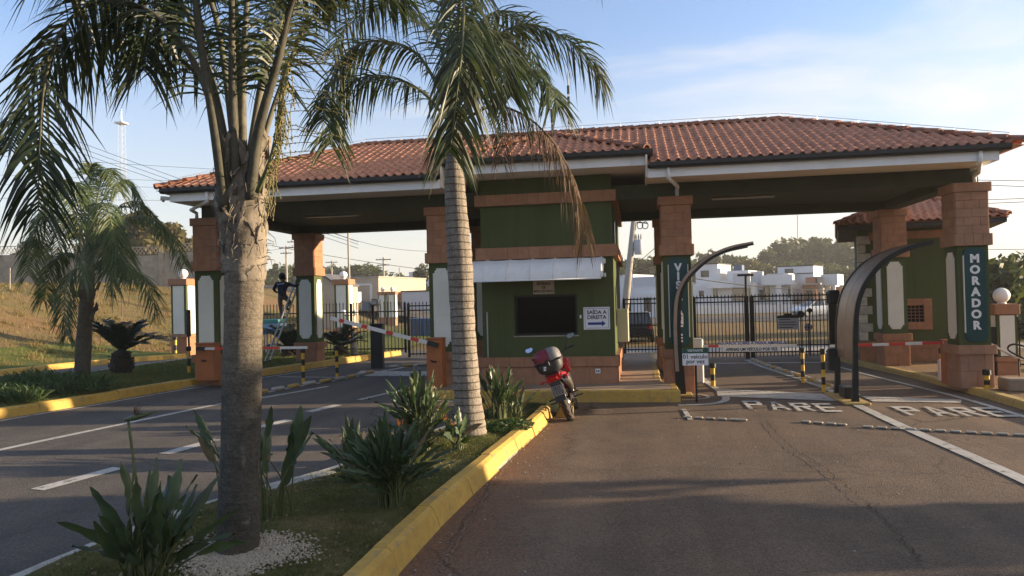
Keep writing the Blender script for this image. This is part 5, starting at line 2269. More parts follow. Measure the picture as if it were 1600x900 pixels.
# tail unit
b = MB()
b.prism([(-.34, .735), (-.10, .75), (.10, .80), (.10, .845), (-.30, .845), (-.36, .79)], -.11, .11, 'x')
tl = b.build('tail_cowl', MAT['mred'], moto)
b = MB(); b.box(-.07, -.385, .755, .07, -.345, .82, .012); b.build('tail_lamp', MAT['tail'], tl)
b = MB()
b.prism([(-.34, .735), (-.02, .74), (.02, .62), (-.20, .60), (-.40, .40), (-.43, .41), (-.37, .60)], -.085, .085, 'x')
fd = b.build('rear_fender', MAT['mblk'], moto)
b = MB()
vs = [(-.10, -.405, .50), (.10, -.405, .50), (.10, -.375, .66), (-.10, -.375, .66)]
vs += [(x, y + .008, z) for x, y, z in vs]
b._add(vs, [(0, 1, 2, 3), (7, 6, 5, 4), (0, 4, 5, 1), (1, 5, 6, 2), (2, 6, 7, 3), (3, 7, 4, 0)])
plt = b.build('number_plate', MAT['plate'], fd)
for zr, row in ((.615, (-.05, -.018, .014, .046)), (.545, (-.066, -.022, .022, .066))):
    for u in row:
        b = MB()
        yf = -.405 + (zr - .50) / .16 * .03 - .0035
        b.box(u - .011, yf - .002, zr - .026, u - .003, yf + .004, zr + .026)
        b.box(u - .003, yf - .002, zr + .016, u + .012, yf + .004, zr + .026)
        b.box(u - .003, yf - .002, zr - .026, u + .012, yf + .004, zr - .016)
        b.build('plate_character', MAT['ink'], plt)
for s in (-1, 1):
    b = MB(); b.bar((s * .09, -.30, .77), (s * .19, -.31, .765), .014, .014); b.sphere((s * .21, -.315, .765), .035, 10, 6, (1, .8, .8)); b.build('indicator', MAT['tail'], moto, True, 50)
# rack and top case
b = MB()
for s in (-1, 1):
    b.bar((s * .10, -.42, .86), (s * .10, .05, .86), .02, .02)
for y in (-.40, -.22, -.04):
    b.bar((-.12, y, .86), (.12, y, .86), .02, .02)
b.build('rack', MAT['mblk'], moto)


def superq(c, sx, sy, sz, n=26, m=16, e=.62, z0=-1.0, z1=1.0, x0=-9, x1=9):
    vs = []
    fs = []

    def f(v, p):
        return math.copysign(abs(v) ** p, v)
    idx = {}
    for i in range(m + 1):
        a = -math.pi / 2 + math.pi * i / m
        for k in range(n):
            w = 2 * math.pi * k / n
            vs.append((c[0] + sx * f(math.cos(a), e) * f(math.cos(w), e), c[1] + sy * f(math.cos(a), e) * f(math.sin(w), e), c[2] + sz * f(math.sin(a), e)))
    for i in range(m):
        for k in range(n):
            k2 = (k + 1) % n
            q = (i * n + k, i * n + k2, i * n + n + k2, i * n + n + k)
            cz = sum(vs[j][2] for j in q) / 4 - c[2]
            cx = sum(vs[j][0] for j in q) / 4 - c[0]
            if z0 * sz <= cz <= z1 * sz and x0 <= cx <= x1:
                fs.append(q)
    return vs, fs


CC = (0, -.20, 1.07)
b = MB(); b._add(*superq(CC, .225, .205, .205, z1=.02)); cs = b.build('top_case', MAT['mdark'], moto, True)
b = MB(); b._add(*superq((CC[0], CC[1], CC[2] + .012), .232, .212, .205, z0=.0, x0=.02)); b.build('case_lid', MAT['mgrey'], cs, True)
b = MB(); b._add(*superq((CC[0], CC[1], CC[2] + .012), .230, .210, .203, z0=.0, x1=.02)); b.build('case_lid', MAT['burg'], cs, True)
b = MB(); b.box(-.235, -.415, 1.055, .235, .015, 1.085, .03); b.build('case_seam', MAT['mblk'], cs)
b = MB(); b.box(-.03, -.428, 1.0, .03, -.405, 1.12, .01); b.build('latch', MAT['mblk'], cs)
b = MB(); b.box(-.09, -.405, .985, -.045, -.398, 1.01); b.box(-.10, -.405, .95, -.06, -.398, .975); b.build('case_mark', MAT['signw'], cs)
# front end
b = MB()
for s in (-1, 1):
    b.tube([(s * .095, 1.36, .335), (s * .095, 1.20, .70)], .032, 10)
    b.tube([(s * .095, 1.20, .70), (s * .095, 1.05, 1.06)], .020, 10)
b.build('fork', MAT['chrome'], moto, True)
b = MB()
q = [(1.02, .735), (1.30, .745), (1.58, .70), (1.80, .60), (1.80, .585), (1.58, .67), (1.30, .70), (1.02, .70)]
b.prism(q, -.075, .075, 'x')
b.build('front_fender', MAT['mred'], moto)
b = MB(); b.sphere((0, 1.20, 1.0), .12, 14, 10, (1.0, .7, 1.15)); b.build('headlight_cowl', MAT['mred'], moto, True)
b = MB()
P = [(-.40, .92, 1.13), (-.24, .98, 1.12), (-.08, 1.04, 1.07), (.08, 1.04, 1.07), (.24, .98, 1.12), (.40, .92, 1.13)]
b.tube(P, .012, 8)
hb = b.build('handlebar', MAT['mblk'], moto, True)
for s in (-1, 1):
    b = MB(); b.tube([(s * .29, .96, 1.123), (s * .41, .916, 1.131)], .020, 10); b.build('grip', MAT['mblk'], hb, True, 40)
    b = MB(); b.tube([(s * .25, 1.0, 1.12), (s * .30, 1.03, 1.115), (s * .40, 1.0, 1.115)], .008, 6); b.box(s * .25 - .025, .95, 1.10, s * .25 + .025, 1.0, 1.15, .008); b.build('lever', MAT['mblk'], hb)
    b = MB(); b.tube([(s * .24, .99, 1.13), (s * .28, 1.0, 1.22), (s * .36, .99, 1.29)], .007, 6); st_ = b.build('mirror_stalk', MAT['mblk'], moto, True)
    cm = Vector((s * .40, .98, 1.315))
    b = MB(); b.sphere(cm + Vector((0, .014, 0)), .075, 16, 8, (1.02, .32, .66)); b.build('mirror_shell', MAT['mblk'], st_, True)
    b = MB()
    ring = [cm + Vector((.068 * math.cos(a), -.012 - .02 * math.sin(a) * 0, .042 * math.sin(a))) for a in [2 * math.pi * k / 20 for k in range(20)]]
    ring = [Vector((p.x, p.y - .014 + (p.z - cm.z) * .75, p.z)) for p in ring]
    b.poly(ring)
    b.build('mirror_glass', MAT['mirror'], st_)
b = MB()
b.box(-.30, .42, .305, -.12, .46, .325); b.box(.12, .42, .305, .30, .46, .325)
b.box(-.26, .10, .40, -.11, .135, .42); b.box(.12, .10, .42, .27, .135, .44)
b.build('footpegs', MAT['mblk'], moto)
b = MB(); b.tube([(-.11, .50, .30), (-.27, .36, .09 + .005)], .013, 6); b.box(-.305, .33, .098, -.245, .39, .11); b.build('side_stand', MAT['mblk'], moto)
b = MB(); b.bar((-.085, 0, .38), (-.085, .50, .42), .012, .02); b.bar((-.085, 0, .25), (-.085, .50, .36), .012, .02); b.build('chain', MAT['mblk'], moto)
b = MB(); b.tube([(.02, .34, .62), (.0, .36, .40)], .03, 8); b.build('shock_absorber', MAT['tail'], moto, True)

# ------------------------------------------------------------------ ladder and the man on it
lt = at(470.5, 416, 22.75)
lb_ = gr(414, 566, .21)
lad = thing('ladder', 'aluminium ladder leaning against the rear left pillar', 'ladder', lb_)
side = Vector((-.03, .38, 0))
u = (lt - lb_)
b = MB(); b.bar(lb_, lt, .03, .075, (0, 1, 0)); b.build('stile', MAT['alu'], lad)
b = MB(); b.bar(lb_ + side, lt + side, .03, .075, (0, 1, 0)); b.build('stile', MAT['alu'], lad)
NR = 12
for k in range(1, NR):
    c = lb_ + u * (k / NR)
    b = MB(); b.tube([c, c + side], .016, 6); b.build('rung', MAT['alu'], lad)
for c in (lb_, lb_ + side):
    b = MB(); b.box(c.x - .05, c.y - .04, c.z - .03, c.x + .05, c.y + .04, c.z + .04, .01); b.build('rubber_foot', MAT['blk'], lad)

MAT['skin'] = simple('skin_brown', (.16, .085, .05), .55, .1, 20)
MAT['shirt'] = simple('navy_shirt', (.012, .018, .042), .85, .2, 9)
MAT['trouser'] = simple('grey_trousers', (.10, .085, .085), .9, .2, 9)
MAT['shoe'] = simple('dark_shoes', (.018, .015, .014), .7, .2, 9)
MAT['hair'] = simple('black_hair', (.008, .007, .007), .7, .2, 30)


def figure(name, joints, edges, radii, mats, seg_mat, root, label, cat, loc):
    """one skinned body: joints grown with the Skin modifier; face material from the nearest bone"""
    keys = list(joints)
    ix = {k: i for i, k in enumerate(keys)}
    loc = Vector(loc)
    me = bpy.data.meshes.new(name)
    me.from_pydata([tuple(Vector(joints[k]) - loc) for k in keys], [(ix[a], ix[b]) for a, b in edges], [])
    o = bpy.data.objects.new(name, me)
    COL.objects.link(o)
    mod = o.modifiers.new('skin', 'SKIN')
    mod.use_smooth_shade = True
    sv = me.skin_vertices[0].data
    for k in keys:
        r = radii[k]
        sv[ix[k]].radius = (r, r) if not hasattr(r, '__len__') else r
        sv[ix[k]].use_root = (k == root)
    sub = o.modifiers.new('sub', 'SUBSURF')
    sub.levels = 2
    sub.render_levels = 2
    dg = bpy.context.evaluated_depsgraph_get()
    dg.update()
    ev = o.evaluated_get(dg)
    nm_ = bpy.data.meshes.new_from_object(ev)
    o.modifiers.clear()
    o.data = nm_
    nm_.name = name
    nm_.materials.clear()
    mk = list(mats)
    for m in mk:
        nm_.materials.append(MAT[m])
    segs = [(Vector(joints[a]) - loc, Vector(joints[b]) - loc, mk.index(seg_mat((a, b)))) for a, b in edges]
    for p in nm_.polygons:
        c = p.center
        best = None
        for a, b, mi in segs:
            d = b - a
            t = max(0, min(1, (c - a).dot(d) / max(d.length_squared, 1e-9)))
            q = (c - (a + d * t)).length
            if best is None or q < best[0]:
                best = (q, mi)
        p.material_index = best[1]
        p.use_smooth = True
    o.location = loc
    tag(o, label, cat)
    ORG[o.name] = loc
    return o


YP = (lb_.y + lt.y) / 2 + .12


def pj(px, py, dy=0.0):
    return at(px, py, YP + dy)


J = {}
J['pelvis'] = pj(441.5, 463.5)
J['waist'] = pj(441, 456)
J['chest'] = pj(441, 447.5)
J['neck'] = pj(441.5, 440.5)
J['skull'] = pj(441.5, 435.5)
J['crown'] = pj(441.8, 430.5)
J['shl'] = pj(432.5, 443.5, -.05); J['ell'] = pj(427.5, 452, .05); J['wrl'] = pj(431.5, 456.5, .22); J['hdl'] = pj(433.5, 456.8, .28)
J['shr'] = pj(450, 443.5, .05); J['elr'] = pj(460, 447, .12); J['wrr'] = pj(468.5, 444.8, .15); J['hdr'] = pj(471.3, 443.6, .16)
J['hipl'] = pj(437.5, 465, -.03); J['knl'] = pj(438.5, 479.5, .05); J['anl'] = pj(440, 493.5, .04); J['tol'] = pj(444.5, 496.3, .12)
J['hipr'] = pj(446, 465, .05); J['knr'] = pj(453, 471.5, .20); J['anr'] = pj(447, 481.5, .12); J['tor'] = pj(452, 484.2, .20)
RAD = dict(pelvis=(.15, .12), waist=(.145, .11), chest=(.175, .12), neck=.062, skull=(.088, .098), crown=(.078, .085), shl=.075, ell=.052, wrl=.036, hdl=.036, shr=.075, elr=.05, wrr=.034, hdr=.034,
           hipl=.095, knl=.068, anl=.05, tol=.038, hipr=.095, knr=.068, anr=.05, tor=.038)
ED = [('pelvis', 'waist'), ('waist', 'chest'), ('chest', 'neck'), ('neck', 'skull'), ('skull', 'crown'), ('chest', 'shl'), ('shl', 'ell'), ('ell', 'wrl'), ('wrl', 'hdl'),
      ('chest', 'shr'), ('shr', 'elr'), ('elr', 'wrr'), ('wrr', 'hdr'), ('pelvis', 'hipl'), ('hipl', 'knl'), ('knl', 'anl'), ('anl', 'tol'), ('pelvis', 'hipr'), ('hipr', 'knr'), ('knr', 'anr'), ('anr', 'tor')]
for s, hd, wr, dr in (('l', 'hdl', 'wrl', Vector((.6, .75, -.1))), ('r', 'hdr', 'wrr', Vector((.95, .1, .1)))):
    dr = dr.normalized()
    for f in range(5):
        off = Vector((0, 0, (1.5 - f) * .019)) if f < 4 else Vector((0, -.02, .03))
        L = (.045, .052, .050, .040, .030)[f]
        a = J[hd] + off * .9 + dr * .02
        b_ = a + dr * L * .55 + (Vector((0, -.006, .022)) if f == 4 else Vector((0, 0, 0)))
        c_ = b_ + dr * L * .4 + Vector((0, -.014, 0))
        for n_, p_ in (('a', a), ('b', b_), ('c', c_)):
            J['f%s%d%s' % (s, f, n_)] = p_
            RAD['f%s%d%s' % (s, f, n_)] = .0095
        ED += [(hd, 'f%s%da' % (s, f)), ('f%s%da' % (s, f), 'f%s%db' % (s, f)), ('f%s%db' % (s, f), 'f%s%dc' % (s, f))]


def smat(e):
    a, b = e
    if b in ('crown',):
        return 'hair'
    if b == 'skull':
        return 'skin'
    if a in ('wrl', 'wrr', 'hdl', 'hdr') or b in ('hdl', 'hdr') or a[0] == 'f':
        return 'skin'
    if b in ('knl', 'knr', 'anl', 'anr', 'hipl', 'hipr'):
        return 'trouser'
    if b in ('tol', 'tor'):
        return 'shoe'
    return 'shirt'


man = figure('person', J, ED, RAD, ['skin', 'shirt', 'trouser', 'shoe', 'hair'], smat, 'pelvis', 'man in navy shirt and grey trousers standing on the ladder, reaching to the pillar', 'person', J['pelvis'])
hd = J['skull'].lerp(J['crown'], .4)
b = MB(); b.sphere(hd + Vector((-.01, -.022, .035)), .112, 16, 12, (.95, 1.05, 1.1)); b.build('hair', MAT['hair'], man, True)
for s in (-1, 1):
    b = MB(); b.sphere(hd + Vector((.07 * s + .02, .03 * -s + .02, -.03)), .028, 8, 6, (.5, 1, 1.3)); b.build('ear', MAT['skin'], man, True)
fd_ = Vector((.62, .78, 0))
b = MB(); b.sphere(hd + fd_ * .115 + Vector((0, 0, -.035)), .02, 8, 6, (1, 1, 1.3)); b.build('nose', MAT['skin'], man, True)
b = MB()
sd_ = Vector((fd_.y, -fd_.x, 0))
for s in (-1, 1):
    b.sphere(hd + fd_ * .096 + sd_ * (.036 * s) + Vector((0, 0, -.008)), .013, 8, 6)
b.build('eyes', MAT['ink'], man, True)
b = MB(); b.tube([hd + fd_ * .10 - sd_ * .025 + Vector((0, 0, -.075)), hd + fd_ * .104 + Vector((0, 0, -.078)), hd + fd_ * .10 + sd_ * .025 + Vector((0, 0, -.075))], .007, 6); b.build('mouth', MAT['burg'], man, True)
b = MB()
cb = J['chest'].lerp(J['neck'], .35)
b.bar(cb + Vector((-.13, -.125, .02)), cb + Vector((.12, -.135, .035)), .012, .02)
b.build('back_print', MAT['bluep'], man)


# ------------------------------------------------------------------ cars
MAT['silver'] = simple('car_silver', (.55, .57, .60), .25, .03, 1, metal=.5)
MAT['carblk'] = simple('car_black', (.012, .013, .015), .2, .05, 1)
MAT['cargl'] = simple('car_glass', (.02, .025, .03), .06, .05, 1, spec=.8)
MAT['lampg'] = simple('lamp_glass', (.7, .7, .68), .1, .05, 3)


def car(x, y, z, yaw, m, label):
    t = thing('parked_car', label, 'car', (x, y, z), None, (0, 0, yaw), True)
    sec = [(-2.0, .45, .72, .72), (-1.95, .30, .95, .78), (-1.2, .22, 1.0, .82), (1.0, .22, .96, .82), (1.6, .24, .86, .80), (2.0, .32, .70, .70), (2.05, .45, .6, .6)]
    b = MB()
    vs = []
    for xx, z0, z1, w in sec:
        zm = (z0 + z1) / 2
        vs += [(xx, -w * .92, z0), (xx, -w, zm), (xx, -w * .9, z1), (xx, w * .9, z1), (xx, w, zm), (xx, w * .92, z0)]
    fs = []
    for k in range(len(sec) - 1):
        for j in range(6):
            j2 = (j + 1) % 6
            fs.append((k * 6 + j, k * 6 + j2, k * 6 + 6 + j2, k * 6 + 6 + j))
    fs.append(tuple(range(6))); e = (len(sec) - 1) * 6
    fs.append(tuple(reversed(range(e, e + 6))))
    b._add(vs, fs)
    bo = b.build('body', m, t, True, 35)
    b = MB()
    cs_ = [(-1.75, .95, .70), (-1.35, 1.42, .60), (.2, 1.46, .60), (1.0, .96, .70)]
    vs = [(xx, s * w, zz) for xx, zz, w in cs_ for s in (-1, 1)]
    b._add(vs, [(0, 1, 3, 2), (2, 3, 5, 4), (4, 5, 7, 6), (0, 2, 4, 6), (7, 5, 3, 1)])
    cab_ = b.build('cabin', MAT['cargl'], t)
    b = MB()
    for s in (-1, 1):
        for (xa, za, wa), (xb2, zb2, wb2) in zip(cs_, cs_[1:]):
            b.bar((xa, s * wa, za), (xb2, s * wb2, zb2), .05, .05)
        b.bar((-.55, s * .605, 1.44), (-.55, s * .705, .95), .06, .05)
    b.box(-1.38, -.6, 1.43, .22, .6, 1.475, .02)
    b.build('roof_frame', m, cab_)
    for xx in (-1.3, 1.3):
        for s in (-1, 1):
            b = MB(); b.lathe([(.2, -.09), (.31, -.09), (.33, -.05), (.33, .05), (.31, .09), (.2, .09)], 20, (xx, s * .74, .33), 'y')
            wh = b.build('wheel', MAT['blk'], t, True, 40)
            b = MB(); b.lathe([(.05, .0), (.2, .0), (.21, .02), (.05, .03)], 16, (xx, s * .74 + s * .088, .33), 'y'); b.build('rim', MAT['alu'], wh, True, 40)
    for s in (-1, 1):
        b = MB(); b.box(1.88, s * .52 - .16, .56, 2.03, s * .52 + .16, .70, .03); b.build('headlight', MAT['lampg'], t)
        b = MB(); b.box(-2.02, s * .60 - .1, .66, -1.92, s * .60 + .1, .86, .03); b.build('tail_light', MAT['tail'], t)
    b = MB(); b.box(1.95, -.35, .40, 2.06, .35, .52, .02); b.build('grille', MAT['blk'], t)
    return t


c = at(1277, 502, 69)
car(c.x, 70, .06, R(205), MAT['silver'], 'silver car parked beyond the right gate, partly behind the gate post')
c = at(1000, 530, 37)
car(c.x - .2, 38, .02, R(92), MAT['carblk'], 'black car standing behind the narrow pedestrian gate')
# ------------------------------------------------------------------ palms
rnd = random.Random(11)


def leaflet(b, base, d, g, L, w, wv, seg=4):
    """one drooping strap leaflet added as a tapering strip"""
    pts = []
    for i in range(seg + 1):
        s = i / seg
        p = base + d * (s * L) + Vector((0, 0, -1)) * (g * L * s * s)
        pts.append((p, s))
    vs = []
    for p, s in pts[:-1]:
        ww = w * (.55 + .9 * s) if s < .4 else w * (1.0 - ((s - .4) / .6) ** 1.5)
        vs += [p - wv * ww / 2, p + wv * ww / 2]
    vs.append(pts[-1][0])
    fs = [(2 * i, 2 * i + 1, 2 * i + 3, 2 * i + 2) for i in range(seg - 1)]
    fs.append((2 * seg - 2, 2 * seg - 1, 2 * seg))
    b._add(vs, fs)


def frond(parent, ctrl, n, L, w, m, droop=.55, plume=.45, r0=.035, t0=.18, seed=0, mr=None, label=None, fold=0.0, fwd=.75):
    rr = random.Random(seed * 13 + 5)
    P = catmull(ctrl, 44)
    b = MB()
    b.tube(P, [max(.004, r0 * (1 - .9 * (i / 44) ** .8)) for i in range(45)], 6)
    fr = b.build('frond', mr or MAT['rachis'], parent, True)
    if label:
        fr['label'] = label
    b = MB()
    for k in range(n):
        t = t0 + (1 - t0) * (k + .5) / n
        f = t * 44
        i = min(int(f), 43)
        p = P[i].lerp(P[i + 1], f - i)
        T = (P[min(i + 2, 44)] - P[max(i - 1, 0)]).normalized()
        S_ = T.cross(Vector((0, 0, 1)))
        if S_.length < .25:
            S_ = S_ + Vector((1, 0, 0)) * .3
        S_.normalize()
        U = S_.cross(T).normalized()
        prof_ = math.sin(math.pi * (.12 + .86 * ((t - t0) / (1 - t0)) ** .85)) ** .6
        for s in (-1, 1):
            ll = L * (.5 + .5 * prof_) * rr.uniform(.8, 1.12)
            d = (S_ * s + T * fwd * rr.uniform(.7, 1.3) + U * (rr.uniform(-plume, plume) + fold)).normalized()
            wv = (T * .8 + S_ * rr.uniform(-.35, .35) + U * rr.uniform(-.5, .5))
            wv = (wv - d * wv.dot(d))
            if wv.length < 1e-3:
                continue
            wv.normalize()
            g = droop * rr.uniform(.6, 1.5)
            leaflet(b, p, d, g, ll, w * rr.uniform(.75, 1.2), wv)
    lf = b.build('leaflets', m, fr)
    stuff(lf)
    return fr


def stem(parent, prof_, m, name='trunk', rings=0, n=20):
    """prof_: list of (point, radius)"""
    P = catmull([p for p, r in prof_], 90)
    rs = []
    for i in range(91):
        t = i / 90 * (len(prof_) - 1)
        k = min(int(t), len(prof_) - 2)
        u = t - k
        u = u * u * (3 - 2 * u)
        r = prof_[k][1] * (1 - u) + prof_[k + 1][1] * u
        r *= 1 + .012 * math.sin(i * 2.1) + .018 * math.sin(i * .37 + n) + rnd.uniform(-.012, .012)
        if rings and i % rings == 0:
            r *= .965
        rs.append(r)
    b = MB()
    b.tube(P, rs, n)
    o = b.build(name, m, parent, True)
    return o


# --- palm 1: the big dark trunk in the foreground
p1 = at(371, 862, 5.86)
palm1 = thing('palm_tree', 'big dark rough palm trunk in the foreground with fibrous leaf bases and arching fronds', 'palm tree', p1, 'feathery palms at the entrance')
Y1 = 5.86
stem(palm1, [(at(370, 872, Y1), .215), (at(372, 845, Y1), .178), (at(376, 700, Y1), .166), (at(379, 560, Y1), .160), (at(382, 440, Y1), .160), (at(381, 370, Y1), .165), (at(379, 290, Y1), .135), (at(378, 240, Y1), .085)], MAT['bark1'])


def boot(parent, base, ang, r, h, lean, w, m, rag=.035):
    """old leaf base hugging the stem: a tapering scoop with a torn, frayed rim"""
    d = Vector((math.cos(ang), math.sin(ang), 0))
    s = Vector((-d.y, d.x, 0))
    K = 9
    N = 9
    vs = []
    for i in range(K + 1):
        t = i / K
        ww = w * (1 - .5 * t ** 1.4)
        for j in range(N):
            u = (j / (N - 1) - .5) * 2
            th = u * ww / max(r, .05)
            rr_ = r + lean * t * t + .028 * (1 - u * u) * (1 - .4 * t)
            e = d * math.cos(th * .9) + s * math.sin(th * .9)
            z = h * t * (1 - .42 * abs(u) ** 1.5 * t)
            if i == K:
                z += rnd.uniform(-rag, rag) * 2.2
            p = base + e * rr_ + Vector((0, 0, z))
            p += e * rnd.gauss(0, .006) + Vector((0, 0, rnd.gauss(0, .004)))
            vs.append(p)
    n1 = len(vs)
    for k in range(n1):
        u = ((k % N) / (N - 1) - .5) * 2
        vs.append(vs[k] - d * (.006 + .024 * (1 - u * u)))
    fs = []
    for i in range(K):
        for j in range(N - 1):
            q = (i * N + j, i * N + j + 1, (i + 1) * N + j + 1, (i + 1) * N + j)
            fs.append(q)
            fs.append(tuple(n1 + x for x in reversed(q)))
    for i in range(K):
        for j in (0, N - 1):
            q = (i * N + j, (i + 1) * N + j, n1 + (i + 1) * N + j, n1 + i * N + j)
            fs.append(q if j else q[::-1])
    for j in range(N - 1):
        fs.append((K * N + j, K * N + j + 1, n1 + K * N + j + 1, n1 + K * N + j))
    b = MB()
    b._add(vs, fs)
    return b.build('leaf_base', m, parent, True)


for k in range(30):
    lev = k / 29
    py = 446 - 164 * lev + rnd.uniform(-22, 30) * (1 - lev)
    c = at(381 - 2 * lev, py, Y1)
    a = k * 2.4 + .5
    boot(palm1, c, a, .158 - .035 * lev, .34 + .22 * rnd.random(), .02 + .07 * rnd.random() * (.4 + lev), .15 + .05 * rnd.random(), MAT['boot'])
for a, h, ln, py in ((3.4, .62, .20, 330), (-.35, .72, .24, 322), (-1.7, .55, .08, 345), (-2.4, .5, .12, 300), (-.9, .5, .13, 372), (2.8, .5, .16, 395), (.2, .45, .2, 300)):
    boot(palm1, at(381, py, Y1), a, .13, h, ln * .45, .12, MAT['boot'])
fb = MB()
for k in range(170):
    a = rnd.uniform(0, 6.28)
    c = at(380, rnd.uniform(250, 420), Y1)
    r = .16 + rnd.uniform(0, .05)
    p = c + Vector((math.cos(a) * r, math.sin(a) * r, 0))
    q = p + Vector((math.cos(a + rnd.uniform(-.7, .7)) * .06, math.sin(a) * .06, rnd.uniform(-.16, .14)))
    fb.tube([p, p.lerp(q, .5) + Vector((math.cos(a) * .02, math.sin(a) * .02, .01)), q], [.004, .003, .0015], 4, False)
stuff(fb.build('fibres', MAT['boot'], palm1))


def fl(*pts):
    return [at(x, y, Y) for x, y, Y in pts]


F1 = [
    (fl((352, 330, 5.70), (335, 200, 5.55), (313, 60, 5.4), (298, -60, 5.3), (262, -140, 5.2), (200, -170, 5.1), (130, -120, 5.0), (90, -40, 5.0)), 60, .62, .045),
    (fl((362, 310, 6.0), (345, 190, 6.2), (300, 108, 6.25), (225, 62, 6.2), (145, 52, 6.1), (80, 85, 6.0), (38, 150, 5.9), (16, 235, 5.85)), 74, .64, .030),
    (fl((358, 300, 5.7), (318, 130, 5.6), (250, 30, 5.5), (170, 0, 5.45), (105, 35, 5.45), (72, 120, 5.45), (62, 230, 5.45), (60, 330, 5.5)), 70, .52, .030),
    (fl((370, 305, 5.72), (364, 160, 5.66), (362, 20, 5.6), (360, -140, 5.4), (346, -230, 5.0)), 50, .65, .048),
    (fl((380, 300, 5.95), (379, 150, 6.05), (386, 0, 6.2), (402, -130, 6.5), (440, -200, 7.0)), 56, .7, .045),
    (fl((390, 310, 5.75), (404, 205, 5.68), (434, 95, 5.6), (458, 0, 5.55), (495, -80, 5.45), (560, -110, 5.35), (630, -60, 5.3)), 60, .6, .05),
    (fl((392, 295, 6.05), (430, 160, 6.5), (480, 40, 7.0), (540, -20, 7.4), (600, -20, 7.8), (640, 10, 8.0)), 62, .50, .032),
    (fl((372, 295, 6.1), (322, 130, 6.8), (262, 40, 7.3), (195, 25, 7.8), (132, 80, 8.1)), 56, .66, .032),
    (fl((384, 290, 6.0), (410, 130, 6.3), (455, 0, 6.7), (520, -70, 7.1), (590, -80, 7.4)), 60, .72, .035),
    (fl((376, 295, 6.1), (372, 120, 6.6), (366, -30, 7.2), (350, -110, 7.9), (322, -120, 8.6)), 56, .72, .035),
    (fl((374, 300, 5.9), (340, 40, 5.9), (300, -40, 5.9), (262, -30, 5.9), (235, 40, 5.9), (225, 110, 5.9)), 56, .5, .03),
    (fl((380, 300, 6.2), (420, 60, 6.6), (452, -20, 6.9), (490, -30, 7.1), (525, 0, 7.3)), 56, .42, .03),
    (fl((366, 300, 5.9), (330, 120, 5.9), (270, -20, 5.9), (200, -60, 5.9), (130, -30, 5.9)), 60, .66, .035),
]
for k, (c, n, L, r0) in enumerate(F1):
    frond(palm1, c, int(n * 1.35), L, .030, MAT['frond_b'], .75, .5, r0 * 1.05, .26 if k not in (1, 2) else .2, 20 + k, MAT['petiole'])
# fruit stalk with thin beaded strands
fs_ = MB()
sp = catmull(fl((402, 300, 5.62), (424, 245, 5.5), (436, 180, 5.45), (442, 120, 5.42), (452, 85, 5.4)), 30)
fs_.tube(sp, [.022 - .0005 * i for i in range(31)], 6)
infl = fs_.build('fruit_stalk', MAT['stem'], palm1, True)
MAT['bead'] = simple('fruit_beads', (.17, .145, .045), .7, .35, 30)
st_ = MB(); bd = MB()
for k in range(64):
    i = 6 + int(24 * rnd.random())
    p = sp[i]
    right = rnd.random() < .34
    L = rnd.uniform(.40, .72) if right else rnd.uniform(.2, .5)
    d = Vector((1, rnd.uniform(-.3, .3), rnd.uniform(-.05, .25))) if right else Vector((rnd.uniform(-.12, .16), rnd.uniform(-.25, .1), -1))
    d.normalize()
    pts = [p + d * (L * s) + Vector((.02 * math.sin(7 * s + k), 0, -.25 * L * s * s + .01 * math.sin(9 * s + k))) for s in [j / 8 for j in range(9)]]
    st_.tube(pts, .0028, 4)
    for j in range(1, 9):
        for q in range(2):
            c = pts[j].lerp(pts[j - 1], rnd.random())
            r = rnd.uniform(.004, .0065) if right else rnd.uniform(.006, .010)
            bd.sphere(c + Vector((rnd.uniform(-.006, .006), 0, rnd.uniform(-.006, .006))), r, 5, 4)
stuff(st_.build('strands', MAT['bead'], infl)); stuff(bd.build('fruit_beads', MAT['bead'], infl))

# pebble bed round its foot
pb = MB()
rp = random.Random(3)
for k in range(4600):
    a = rp.uniform(0, 2 * math.pi); q = math.sqrt(rp.random())
    q = min(1.25, abs(rp.gauss(.55, .3)))
    wob = 1 + .16 * math.sin(3 * a) + .1 * math.sin(5 * a + 1)
    x = p1.x + .12 + .50 * q * math.cos(a) * wob; y = p1.y - .15 + .52 * q * math.sin(a) * wob
    if x > -2.58 and False:
        continue
    r = rp.uniform(.007, .016)
    pb.sphere((x, y, island_z(x, y) + r * .35 + rp.uniform(0, .012)), r, 5, 4, (rp.uniform(.8, 1.4), rp.uniform(.8, 1.3), rp.uniform(.6, .9)))
stuff(pb.build('white_pebbles', MAT['pebble'], None, True))

